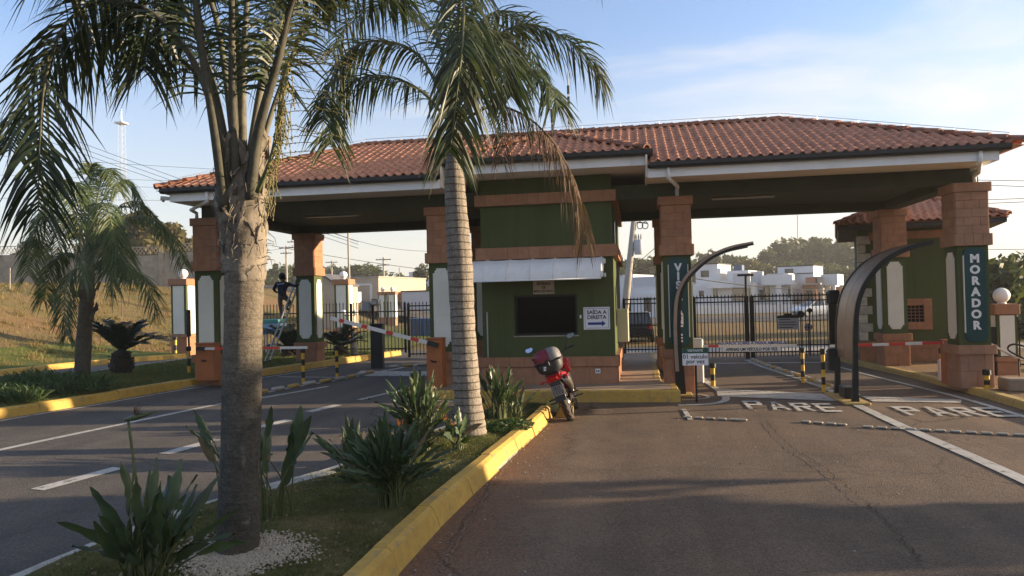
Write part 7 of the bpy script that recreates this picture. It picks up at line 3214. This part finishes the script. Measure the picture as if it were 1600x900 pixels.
YAW = R(-24)
boxes_house('white_house', 'white flat-roofed house with tall tower block and slanted panel nearest the VIS pillar', 1083, 95, YAW, 12.1, -.3,
            [(0, 0, 0, 7.5, 8, 3.9, 'wall_w', 'wall'), (.2, .6, 3.9, 3.0, 6, 6.3, 'wall_w', 'tower'), (4.0, 1.2, 3.9, 6.6, 7, 5.4, 'wall_w', 'upper_wall'), (.1, .5, 6.3, 3.1, 6.1, 6.42, 'iron', 'coping'), (4.6, 2, 5.4, 5.6, 3, 6.1, 'fblue', 'water_tank'), (2.4, -1.5, 3.3, 7.2, 0, 4.2, 'wall_w', 'canopy'), (5.6, -1.7, 3.3, 7.6, -1.5, 5.0, 'wall_g', 'slanted_panel'), (-.06, -.06, 3.9, .2, 8, 4.1, 'wall_g', 'parapet')],
            [(2.6, 1.6, 3.1, 2.7, 0), (5.0, 1.2, 6.4, 2.7, 0), (.8, 1.8, 1.4, 2.5, 0), (.9, 4.2, 1.9, 5.0, .6), (6.6, 1.0, 7.1, 2.6, 0)])
boxes_house('white_house', 'white flat-roofed house with slanted panel and deep roof beam in the middle of the row', 1166, 95, YAW, 12.1, -.3,
            [(0, 0, 0, 5.4, 8, 3.8, 'wall_w', 'wall'), (.8, -.5, 3.0, 2.2, 0, 5.2, 'wall_g', 'slanted_panel'), (2.2, -1.2, 3.5, 5.8, 0, 4.7, 'wall_w', 'roof_beam'), (2.4, .5, 3.8, 5.0, 6, 4.9, 'wall_g', 'upper_wall'), (.2, .3, 3.8, 2.2, 3, 4.3, 'wall_w', 'parapet'), (3.9, -1.1, 0, 4.5, -.5, 3.5, 'wall_w', 'column')],
            [(1.2, 1.2, 2.9, 2.8, 0), (5.0, 1.4, 5.3, 2.6, 0)])
boxes_house('white_house', 'white house with raised box storey right of the slanted panel houses', 1217, 98, YAW, 11.8, -.3,
            [(0, 0, 0, 3.6, 7, 4.2, 'wall_w', 'wall'), (-.1, .2, 4.2, 4.2, 6, 5.8, 'wall_w', 'upper_wall'), (-.16, .14, 5.8, 4.26, 6.06, 5.92, 'iron', 'coping'), (-.1, .1, 4.85, 4.2, .2, 4.95, 'iron', 'coping'), (3.6, 1.5, 0, 6.0, 7, 3.0, 'wall_w', 'side_wing')],
            [(.4, 1.5, .9, 2.8, 0), (4.2, 1.0, 5.2, 2.2, 1.5), (1.6, 1.5, 2.6, 2.8, 0), (.8, 4.3, 1.8, 5.0, .2)])
MAT['brick'] = simple('raw_brick', (.33, .15, .08), .9, .3, 3, bmp=.4, dirt=(.4, .3, .2))
boxes_house('unfinished_house', 'unfinished raw brick house between the white houses', 1254, 92, YAW, 12.2, -.3,
            [(0, 0, 0, 1.6, 5, 3.6, 'brick', 'wall'), (1.6, .6, 0, 2.1, 5, 4.3, 'concrete', 'column'), (.3, .5, 3.6, 1.4, 4, 4.3, 'brick', 'upper_wall'), (-.4, -.8, 3.4, 2.2, 0, 3.6, 'concrete', 'slab')],
            [(.4, 1.0, 1.1, 2.4, 0)])
boxes_house('white_house', 'small white house with overhanging roof at the right end of the row', 1270, 94, YAW, 12.2, -.3,
            [(0, 0, 0, 2.0, 6, 4.4, 'wall_w', 'wall'), (1.2, -1.0, 3.3, 3.0, 3, 4.6, 'wall_w', 'roof_overhang'), (2.4, -.8, 0, 2.7, -.5, 3.3, 'wall_w', 'column')],
            [(.5, 1.2, 1.2, 2.5, 0)])
boxes_house('brick_shed', 'low red brick shed at the right end of the white houses', 1291, 94, YAW, 12.2, -.3, [(0, 0, 0, 1.8, 4, 3.0, 'brick', 'wall'), (-.1, -.1, 3.0, 1.9, 4.1, 3.12, 'concrete', 'roof_slab')], [])
boxes_house('white_house', 'white and blue-grey house seen in the gap between booth and VIS pillar', 966, 80, YAW, 14, -.2,
            [(0, 0, 0, 5.2, 7, 3.4, 'wall_w', 'wall'), (-.5, .4, 3.4, 1.6, 6, 4.8, 'wall_w', 'upper_wall'), (1.6, .5, 3.4, 4.8, 6, 4.5, 'wall_g', 'upper_wall'), (2.0, -.5, 0, 4.3, 0, 2.7, 'wall_w', 'porch')],
            [(.8, .9, 1.4, 2.4, 0), (3.2, .8, 3.9, 2.3, -.5)])
# boundary wall of the house plots and a low white kerb line
t = thing('boundary_wall', 'low pale boundary wall in front of the white houses', 'wall', (20, 90, 0))
b = MB(); b.bar(at(1060, 487, 89) * 1.0, at(1330, 484, 92), .2, 1.4); b.build('wall', MAT['wall_w'], t)
# left background buildings
MAT['beigew'] = simple('beige_wall', (.40, .34, .26), .9, .1, .4, dirt=(.28, .23, .18))
boxes_house('warehouse', 'beige warehouse wall with pale diagonal braces behind the left gate', 498, 75, R(-8), 15, .3,
            [(0, 0, 0, 7.2, 12, 4.6, 'beigew', 'wall'), (-.1, -.1, 4.6, 7.3, 12, 4.75, 'concrete', 'roof_edge'), (4.2, -.08, .2, 4.45, 0, 4.0, 'wall_w', 'brace'), (4.45, -.08, 3.8, 6.4, 0, 4.0, 'wall_w', 'brace'), (6.2, -.08, .2, 6.45, 0, 3.8, 'wall_w', 'brace'), (-2.6, -.5, 0, -.1, 10, 4.0, 'concrete', 'side_wing')], [])
boxes_house('low_wall_house', 'long beige yard wall behind the man on the ladder', 402, 66, R(0), 15, 1.0, [(0, 0, -1, 5.6, 1, 3.2, 'beigew', 'wall'), (5.6, .2, -1, 8.2, 6, 2.4, 'wall_g', 'side_wing')], [], 'wall')
boxes_house('orange_house', 'orange walled low house beyond the small globe lamps', 602, 78, R(-15), 15, .3, [(0, 0, 0, 2.8, 5, 2.9, 'brick', 'wall'), (-.15, -.3, 2.9, 2.95, 5.2, 3.05, 'tile2', 'roof_slab')], [(1, 1, 1.9, 2, 0)])
boxes_house('grey_shed', 'blue-grey metal shed beyond the left gate', 628, 74, R(-10), 15, .3, [(0, 0, 0, 3.6, 6, 3.0, 'wall_g', 'wall'), (-.1, -.1, 3.0, 3.7, 6.1, 3.12, 'iron', 'roof_slab')], [])
boxes_house('white_building', 'distant white building with windows left of the inner pillar', 618, 120, R(-12), 10, .3, [(0, 0, 0, 7, 6, 5.0, 'wall_w', 'wall'), (4.6, .4, 5.0, 9, 6, 6.9, 'wall_w', 'upper_wall'), (1.4, -.3, 3.6, 6.6, 0, 3.8, 'wall_g', 'slab')], [(1, 3.9, 2, 4.7, 0), (3, 3.9, 4, 4.7, 0), (5, 3.9, 6, 4.7, 0)])
boxes_house('white_building', 'distant pale building low on the skyline left of the slim dark tree', 640, 150, R(-12), 8, .3, [(0, 0, 0, 8, 6, 8.2, 'wall_w', 'wall'), (-3, .4, 0, -.2, 6, 7.4, 'wall_g', 'side_wing')], [(1, 5.6, 2, 6.4, 0), (4, 5.6, 5, 6.4, 0)])
boxes_house('white_building', 'pale house seen between the pale palm and the booth', 728, 85, R(-12), 14, .3, [(0, 0, 0, 3, 6, 3.6, 'wall_w', 'wall'), (-.2, -.3, 3.6, 3.2, 6, 3.75, 'tile2', 'roof_slab')], [(.8, 1.2, 1.8, 2.2, 0)])
boxes_house('low_roof_house', 'low house with pale blue roof behind the wall at the left edge', -30, 62, R(10), 15, 3.6, [(0, 0, 0, 5.4, 5, 2.6, 'wall_g', 'wall'), (-.3, -.4, 2.6, 6.3, 5.3, 2.78, 'wall_g', 'roof_slab'), (5.9, -.3, 0, 6.1, -.1, 2.6, 'wall_w', 'post')], [])
MAT['dark_roof'] = simple('dark_metal_roof', (.10, .10, .11), .7, .1, 1)
t = thing('shed_roof', 'dark sloping shed roof right behind the rear left pillar', 'shed', at(522, 450, 48))
q0 = at(512, 428, 48); q1 = at(536, 444, 48); q2 = at(512, 446, 48)
b = MB(); b.prism([(q0.x, q0.z), (q1.x, q1.z), (q1.x, q1.z - .14), (q0.x, q0.z - .14)][::-1], 47, 51, 'y'); b.build('roof', MAT['dark_roof'], t)
b = MB(); b.prism([(q0.x, q0.z - .15), (q1.x - .05, q1.z - .15), (q1.x - .05, .3), (q0.x, .3)][::-1], 47.2, 50.8, 'y'); b.build('wall', MAT['beigew'], t)

# ------------------------------------------------------------------ block wall on the slope with lattice fence above
wl = thing('block_wall', 'long grey concrete block wall with piers along the top of the dry slope', 'wall', at(100, 440, 52))
path = [(-110, 40, 0), (-62, 50, 0), (-34, 54, 0), (-30.5, 55, 0)]
path = [(-75, 45), (-52, 50), (-40, 52), (-33, 53.5), (-29.5, 54.2)]
P = resample(path, 2.6)
lat = MB()
for i in range(len(P) - 1):
    a, b2 = P[i], P[i + 1]
    t_ = (a.x + 29.5) / -45
    zt = at(110, 396, 52).z + .8 * (t_ - .35) - (.12 * (i % 3))
    zb_ = min(terrain_z(a.x, a.y), terrain_z(b2.x, b2.y)) - .4
    courses = 6
    hh = (zt - (zb_ + .3)) / courses
    bb = MB(); bb.bar(Vector((a.x, a.y, (zb_ + zt) / 2)), Vector((b2.x, b2.y, (zb_ + zt) / 2)), .12, zt - zb_ - .02); bb.build('wall_core', MAT['mortar'] if False else MAT['block'], wl)
    for r in range(courses):
        cuts = [0, .5, 1] if r % 2 == 0 else [0, .25, .75, 1]
        for c0, c1 in zip(cuts, cuts[1:]):
            m = MB()
            u = a.lerp(b2, c0 + .006); v = a.lerp(b2, c1 - .006)
            zz = zb_ + .3 + hh * (r + .5)
            m.bar(Vector((u.x, u.y, zz)), Vector((v.x, v.y, zz)), .18, hh - .03)
            m.build('block_panel', MAT['block'], wl)
    m = MB(); m.box(a.x - .16, a.y - .2, zb_, a.x + .16, a.y + .12, zt + .05); m.build('pier', MAT['concrete'] if i % 4 == 0 else MAT['block'], wl)
    # lattice
    n = 9
    for s in range(n):
        u = a.lerp(b2, s / n); v = a.lerp(b2, (s + 1.6) / n)
        lat.bar(Vector((u.x, u.y, zt + .06)), Vector((v.x, v.y, zt + .66)), .03, .03)
        lat.bar(Vector((v.x, v.y, zt + .06)), Vector((u.x, u.y, zt + .66)), .03, .03)
    lat.bar(Vector((a.x, a.y, zt + .66)), Vector((b2.x, b2.y, zt + .66)), .04, .05)
stuff(lat.build('lattice', MAT['beigew'], wl))
# slender stakes and saplings on the slope
for px, py, h, lab in ((16, 490, 1.1, 'left one of two thin pale stakes on the dry slope'), (17, 478, .0, ''), (190, 496, 1.2, 'thin dark sapling on the dry slope right of the young palm')):
    if not lab:
        continue
    y = 34
    c = at(px, py, y)
    z = terrain_z(c.x, y)
    t = thing('stake', lab, 'stake', (c.x, y, z))
    b = MB(); b.tube([(c.x, y, z - .2), (c.x + .03, y, z + h)], .025, 6); b.build('stem', MAT['pole'] if px < 50 else MAT['wood'], t)

# ------------------------------------------------------------------ poles, wires, tower
tops = {}


def utility_pole(px, ptop, pbot, Y, label, cross=True, lean=0.0, r=.12, key=None, zb=None):
    p = at(px, ptop, Y)
    zb = 0.0 if zb is None else zb
    q = Vector((at(px - lean, ptop + 60, Y).x if lean else p.x, Y, zb))
    t = thing('utility_pole', label, 'utility pole', q)
    b = MB(); b.tube([q, p], [r * 1.35, r], 8); b.build('pole', MAT['pole'], t, True)
    if cross:
        for dzz, w in ((.25, 1.0), (.95, .8)):
            b = MB(); b.box(p.x - w, Y - .06, p.z - dzz - .1, p.x + w, Y + .06, p.z - dzz); b.build('crossarm', MAT['wood'], t)
            b = MB()
            for s in (-.9, -.45, .45, .9):
                b.lathe([(.04, p.z - dzz), (.06, p.z - dzz + .08), (.03, p.z - dzz + .18)], 8, (p.x + s * w, Y, 0))
            b.build('insulators', MAT['alu'], t, True)
    tops[key or px] = p
    return t


utility_pole(461, 374, 470, 85, 'utility pole with two crossarms behind the man, taller of the pair', key='a')
utility_pole(447, 384, 470, 92, 'utility pole with crossarm left of the taller one behind the man', key='b')
utility_pole(411, 402, 470, 110, 'small far utility pole by the edge of the big trunk', key='c')
utility_pole(518, 407, 470, 110, 'small far utility pole just right of the rear left pillar', key='d')
utility_pole(544, 362, 470, 60, 'plain dark post rising through the left canopy opening', False, r=.09, key='e')
utility_pole(599, 402, 470, 90, 'utility pole with crossarm beyond the warehouse corner', key='f')
utility_pole(624, 418, 470, 90, 'short thin pole beside the grey shed', False, r=.06, key='g')
utility_pole(740, 420, 470, 95, 'far utility pole seen right of the pale palm trunk', key='h')
# leaning concrete pole with transformer
Yp = 46
pt = at(992, 330, Yp); pb_ = at(978, 470, Yp)
t = thing('leaning_pole', 'leaning concrete pole with transformer between booth and VIS pillar', 'utility pole', (pb_.x - .3, Yp, 0))
b = MB(); b.tube([(pb_.x - .32, Yp, 0), pb_, pt], [.26, .24, .17], 10); b.build('pole', MAT['pole'], t, True)
tr_ = at(998, 385, Yp)
b = MB(); b.lathe([(.25, tr_.z - .5), (.28, tr_.z - .45), (.28, tr_.z + .35), (.25, tr_.z + .4)], 14, (tr_.x, Yp - .1, 0)); b.box(tr_.x - .6, Yp - .15, tr_.z - .1, tr_.x - .1, Yp - .05, tr_.z + .02)
tfm = b.build('transformer', MAT['wall_g'], t, True, 40)
b = MB()
for k in (-.15, 0, .15):
    b.lathe([(.04, tr_.z + .4), (.05, tr_.z + .55), (.025, tr_.z + .75)], 8, (tr_.x + k, Yp - .1, 0))
b.build('insulators', MAT['concrete'], tfm)
b = MB()
for k, px in enumerate((1000, 1008)):
    c = at(px, 352, Yp)
    ring = [c + Vector((.18 * math.cos(a), 0, .22 * math.sin(a))) for a in [2 * math.pi * j / 14 for j in range(14)]]
    b.tube(ring, .03, 5, closed=True)
b.bar(at(990, 347, Yp), at(1012, 349, Yp), .06, .06)
b.build('cable_coils', MAT['wire'], t)
tops['lean'] = at(995, 392, Yp)


def wire(a, b2, sag, label, r=.018, group='overhead wires', n=16):
    a = Vector(a); b2 = Vector(b2)
    pts = []
    for i in range(n + 1):
        s = i / n
        p = a.lerp(b2, s)
        p.z -= sag * 4 * s * (1 - s)
        pts.append(p)
    b = MB(); b.tube(pts, r, 5)
    o = b.build('overhead_wire', MAT['wire'])
    tag(o, label, 'wire', group)


for i, (ya, yb2) in enumerate(((190, 296), (204, 300), (214, 306))):
    wire(at(-380, ya - 166, 60), at(560, yb2 + 82, 62), .5, ('upper', 'middle', 'lower')[i] + ' of three overhead wires sloping down behind the left roof end', .02, 'sloping wires left of the roof')
for i, (ya, yb2) in enumerate(((232, 256), (262, 267), (272, 271), (283, 290))):
    wire(at(-420, ya - 20 + 12 * i, 80), at(640, yb2 + 24, 80), .4, ('topmost', 'second', 'third', 'lowest')[i] + ' of the thin level wires crossing the sky left of the roof', .02, 'level wires left of the roof')
wire(at(380, 375, 88), at(1010, 450, 88), 1.0, 'long overhead wire running through the left canopy opening', .03, 'wires through the canopy opening')
wire(at(400, 392, 110), at(470, 380, 85), .3, 'short overhead wire between the far poles', .025, 'wires between the far poles')
wire(at(500, 355, 75), at(690, 392, 75), .8, 'faint overhead wire under the left canopy', .018, 'wires through the canopy opening')
wire(at(1000, 420, 46), at(1360, 452, 60), .5, 'dark overhead wire in front of the white houses', .03, 'wires in front of the white houses')
wire(at(940, 450, 60), at(1040, 372, 40), .2, 'wire rising to the leaning pole', .02, 'wires at the leaning pole')
for i, (ya, yb2) in enumerate(((276, 280), (282, 291), (310, 303), (316, 308), (388, 386))):
    wire(at(1480 if ya > 380 else 1120, ya + (0 if ya > 380 else (ya - yb2) * 1.8), 60), at(1990, yb2 - (ya - yb2) * 1.55, 55), .2, ('topmost', 'second', 'third', 'fourth', 'lowest')[i] + ' overhead wire in the sky right of the MORADOR pillar', .022, 'wires at the right edge')

# communications tower
Yt = 170
t = thing('lattice_tower', 'slim white lattice tower far behind the young palm', 'tower', at(191, 440, Yt))
b = MB()
c0, c1 = at(192, 400, Yt), at(190, 195, Yt)
w0, w1 = 1.0, .55
legs = []
for s in ((-1, -1), (1, -1), (1, 1), (-1, 1)):
    a = c0 + Vector((s[0] * w0, s[1] * w0, 0)); e = c1 + Vector((s[0] * w1, s[1] * w1, 0))
    legs.append((a, e))
    b.tube([a, e], .04, 5)
for k in range(22):
    f, g = k / 22, (k + 1) / 22
    for i in range(4):
        j = (i + 1) % 4
        b.tube([legs[i][0].lerp(legs[i][1], f), legs[j][0].lerp(legs[j][1], g)], .022, 4)
b.build('lattice', MAT['wall_g'], t)
b = MB(); b.tube([c1, c1 + Vector((0, 0, 4))], .06, 5); b.box(c1.x - 1.2, c1.y - 1.2, c1.z + .2, c1.x + 1.2, c1.y + 1.2, c1.z + .6); b.build('antenna_head', MAT['alu'], t)
t = thing('radio_mast', 'very thin radio mast far beyond the grove', 'mast', at(1246, 400, 300))
b = MB(); b.tube([at(1246, 400, 300), at(1246, 336, 300)], .16, 5); b.build('mast', MAT['pole'], t)

# black T street lamp inside the gate
c = at(1165, 430, 31)
t = thing('street_lamp', 'black T-shaped street lamp rising behind the middle gate post', 'street lamp', (c.x, 31, 0))
b = MB(); b.tube([(c.x, 31, 0), (c.x, 31, c.z)], .05, 8); b.build('pole', MAT['iron'], t)
q0 = at(1152, 432, 31); q1 = at(1178, 432, 31)
b = MB(); b.box(q0.x, 30.9, c.z - .04, q1.x, 31.1, c.z + .05, .02); b.build('lamp_head', MAT['iron'], t)

# ------------------------------------------------------------------ side house behind the right pillars (own axes, turned to the right)
AY = 24.4
piv = at(1347, 575, AY)
piv.z = 0
SROT = R(-14)
sh = thing('side_house', 'green side house with tiled roof and small framed window behind the right pillars', 'house', piv, None, (0, 0, SROT), True)


def sl(px, py):
    """pixel on the turned front wall -> the house's own (x, z)"""
    d = ray(px, py)
    n = Vector((math.sin(-SROT) * -1, -math.cos(SROT), 0))
    t = (piv - Vector((0, 0, CAM_H))).dot(n) / d.dot(n)
    p = Vector((0, 0, CAM_H)) + d * t
    return ((p - piv).dot(Vector((math.cos(SROT), math.sin(SROT), 0))), p.z)


hx0, hx1 = 0.0, sl(1540, 450)[0]
hy1 = 5.0
ez = sl(1420, 343)[1] - .12
zt = sl(1420, 356)[1]
(w0x, w0z), (w1x, w1z) = sl(1406, 503), sl(1443, 477)
(f0x, f0z), (f1x, f1z) = sl(1394, 515), sl(1456, 466)
b = MB()
b.box(hx0, 0, .1, w0x, .2, zt)
b.box(w1x, 0, .1, hx1, .2, zt)
b.box(w0x, 0, .1, w1x, .2, w0z)
b.box(w0x, 0, w1z, w1x, .2, zt)
b.box(hx0, .2, .1, hx0 + .2, hy1, zt)
b.box(hx1 - .2, .2, .1, hx1, hy1, zt)
b.box(hx0 + .2, hy1 - .2, .1, hx1 - .2, hy1, zt)
b.build('wall', MAT['green'], sh)
b = MB(); b.box(w0x, .12, w0z, w1x, .15, w1z); wn = b.build('window', MAT['glass_d'], sh)
b = MB()
for k in range(1, 5):
    z = w0z + (w1z - w0z) * k / 5
    b.box(w0x, .07, z - .012, w1x, .10, z + .012)
for k in range(1, 6):
    x = w0x + (w1x - w0x) * k / 6
    b.box(x - .01, .10, w0z, x + .01, .115, w1z)
b.build('window_grille', MAT['mortar'], wn)
clad_face(sh, (f0x, -.035), (f1x, -.035), w1z, f1z, 5, 1, MAT['terra'], False)
clad_face(sh, (f0x, -.035), (f1x, -.035), f0z, w0z, 5, 1, MAT['terra'], False)
clad_face(sh, (f0x, -.035), (w0x, -.035), w0z, w1z, 1, 3, MAT['terra'], False)
clad_face(sh, (w1x, -.035), (f1x, -.035), w0z, w1z, 1, 3, MAT['terra'], False)
b = MB(); b.box(f0x + .01, -.03, f0z + .005, w0x - .004, -.002, f1z - .005); b.box(w1x + .004, -.03, f0z + .005, f1x - .01, -.002, f1z - .005)
b.box(w0x - .004, -.03, f0z + .005, w1x + .004, -.002, w0z - .004); b.box(w0x - .004, -.03, w1z + .004, w1x + .004, -.002, f1z - .005)
b.build('frame_core', MAT['terra'], sh)
bz = sl(1420, 533)[1]
clad_face(sh, (hx0 - .05, -.05), (hx1 + .05, -.05), .1, bz - .2, 9, 1, MAT['terra'], False)
clad_face(sh, (hx0 - .07, -.07), (hx1 + .07, -.07), bz - .2, bz, 14, 1, MAT['terra'], False)
b = MB(); b.box(hx0 - .045, -.045, .1, hx1 + .045, -.002, bz - .005); b.build('base_core', MAT['mortar'], sh)
clad_face(sh, (hx0 + .3, -.06), (hx1 + .06, -.06), zt - .34, zt - .10, 14, 1, MAT['terra'], False)
b = MB(); b.box(hx0 + .3, -.05, zt - .335, hx1 + .05, -.002, zt - .105); b.build('band_core', MAT['terra'], sh)
for k in range(14):
    ln = .34 if k % 2 else .20
    z0 = bz + .02 + k * .27
    if z0 + .25 > zt:
        break
    m = MB(); m.box(hx0 - .035, -.035, z0, hx0 + ln, -.001, z0 + .255, .01); m.box(hx0 - .035, -.0005, z0, hx0 - .001, .30 if k % 2 else .45, z0 + .255, .01); m.build('corner_stone', MAT['stone'], sh)
ox0, ox1, oy0, oy1 = hx0 - .62, hx1 + .5, -.8, hy1 + .6
half = min((oy1 - oy0) / 2, (ox1 - ox0) / 2)
ks2 = .46
rzz = ez + half * ks2
ymid = oy0 + half
xa, xb_ = ox0 + half, ox1 - half
b = MB()
b.poly([(ox0, oy0, ez - .03), (ox1, oy0, ez - .03), (xb_ + .001, ymid, rzz - .03), (xa - .001, ymid, rzz - .03)])
b.poly([(ox1, oy0, ez - .03), (ox1, oy1, ez - .03), (xb_ + .001, oy1 - half, rzz - .03), (xb_ + .001, ymid, rzz - .03)])
b.poly([(ox0, oy1, ez - .03), (ox0, oy0, ez - .03), (xa - .001, ymid, rzz - .03), (xa - .001, oy1 - half, rzz - .03)])
b.poly([(ox1, oy1, ez - .03), (ox0, oy1, ez - .03), (xa - .001, oy1 - half, rzz - .03), (xb_ + .001, oy1 - half, rzz - .03)])
b.build('roof_deck', MAT['tile2'], sh)
yc2 = (oy0 + oy1) / 2
hd2 = (oy1 - oy0) / 2
ht = slope_tiles(ox0, ox1, 0, 0, (0, oy0, 0), half, True, True, ez, ks2)
hl = slope_tiles(-hd2, hd2, 0, R(-90), (ox0, yc2, 0), half, True, True, ez, ks2)
hr = slope_tiles(-hd2, hd2, 0, R(90), (ox1, yc2, 0), half, True, True, ez, ks2)
lay_tiles(sh, ht, 250, hr + hl)
ridge_run(sh, (ox0, oy0, ez + .02), (xa, ymid, rzz))
ridge_run(sh, (ox1, oy0, ez + .02), (xb_, ymid, rzz))
b = MB(); b.box(ox0 + .05, oy0 + .05, ez - .16, ox1 - .05, oy0 + .09, ez - .04); b.box(ox0 + .05, oy0 + .09, ez - .16, ox0 + .09, oy1, ez - .04); b.box(ox1 - .09, oy0 + .09, ez - .16, ox1 - .05, oy1, ez - .04)
b.build('fascia', MAT['gutter'], sh)
b = MB(); b.box(ox0 + .09, oy0 + .09, ez - .15, ox1 - .09, oy1 - .02, ez - .12); b.build('soffit', MAT['wood'], sh)

# right edge: railing, steps, planter
rl_ = iron_gate((at(1585, 560, 21.5).x, 21.5), (at(1585, 560, 21.5).x + 3.2, 21.5), .12, 1.25, .13, 'black iron railing at the right edge behind the short lamp pillar', (.1, .9), (0, 1), .06, 'iron_railing', 'railing')
t = thing('handrail', 'curved metal handrail between MORADOR pillar and short lamp pillar', 'handrail', at(1560, 575, 19.0))
b = MB(); b.tube(catmull([at(1548, 537, 18.9), at(1572, 551, 18.7), at(1590, 560, 18.4), at(1612, 566, 18.2)], 12), .025, 8); b.build('rail', MAT['alu'], t, True)
b = MB(); b.tube(catmull([at(1612, 545, 18.2), at(1588, 538, 18.4), at(1576, 541, 18.5), at(1578, 549, 18.5), at(1600, 560, 18.3)], 14), .022, 8); b.build('rail', MAT['iron'], t, True)
for px in (1592, 1606):
    c = at(px, 560, 18.35)
    b = MB(); b.tube([(c.x, c.y, .12), (c.x, c.y, c.z)], .018, 6); b.build('baluster', MAT['iron'], t)
t = thing('concrete_block', 'low brown concrete block on the dirt at the right edge', 'block', gr(1590, 610, .12))
c = gr(1578, 612, .12)
b = MB(); b.box(c.x - .02, c.y, .11, c.x + 1.2, c.y + .5, .38, .03); b.build('block', MAT['pave'], t)
t = thing('gate_post', 'black post behind the MORADOR pillar at the short lamp pillar', 'post', at(1551, 540, 20.0))
q0 = at(1548, 582, 20.0); q1 = at(1557, 511, 20.0)
b = MB(); b.box(q0.x, 20.0, .1, q1.x, 20.12, q1.z, .01); b.build('post', MAT['iron'], t)

# ------------------------------------------------------------------ late-afternoon haze
hz = MB()
hz.box(-880, -110, -4.5, 880, 700, 52)
hm = bpy.data.materials.new('haze_air')
hm.use_nodes = True
nt_ = hm.node_tree
nt_.nodes.clear()
ho = nt_.nodes.new('ShaderNodeOutputMaterial')
pv = nt_.nodes.new('ShaderNodeVolumePrincipled')
pv.inputs['Density'].default_value = HAZE
pv.inputs['Color'].default_value = (.90, .90, .88, 1)
pv.inputs['Anisotropy'].default_value = .2
nt_.links.new(pv.outputs[0], ho.inputs['Volume'])
stuff(hz.build('haze', hm))
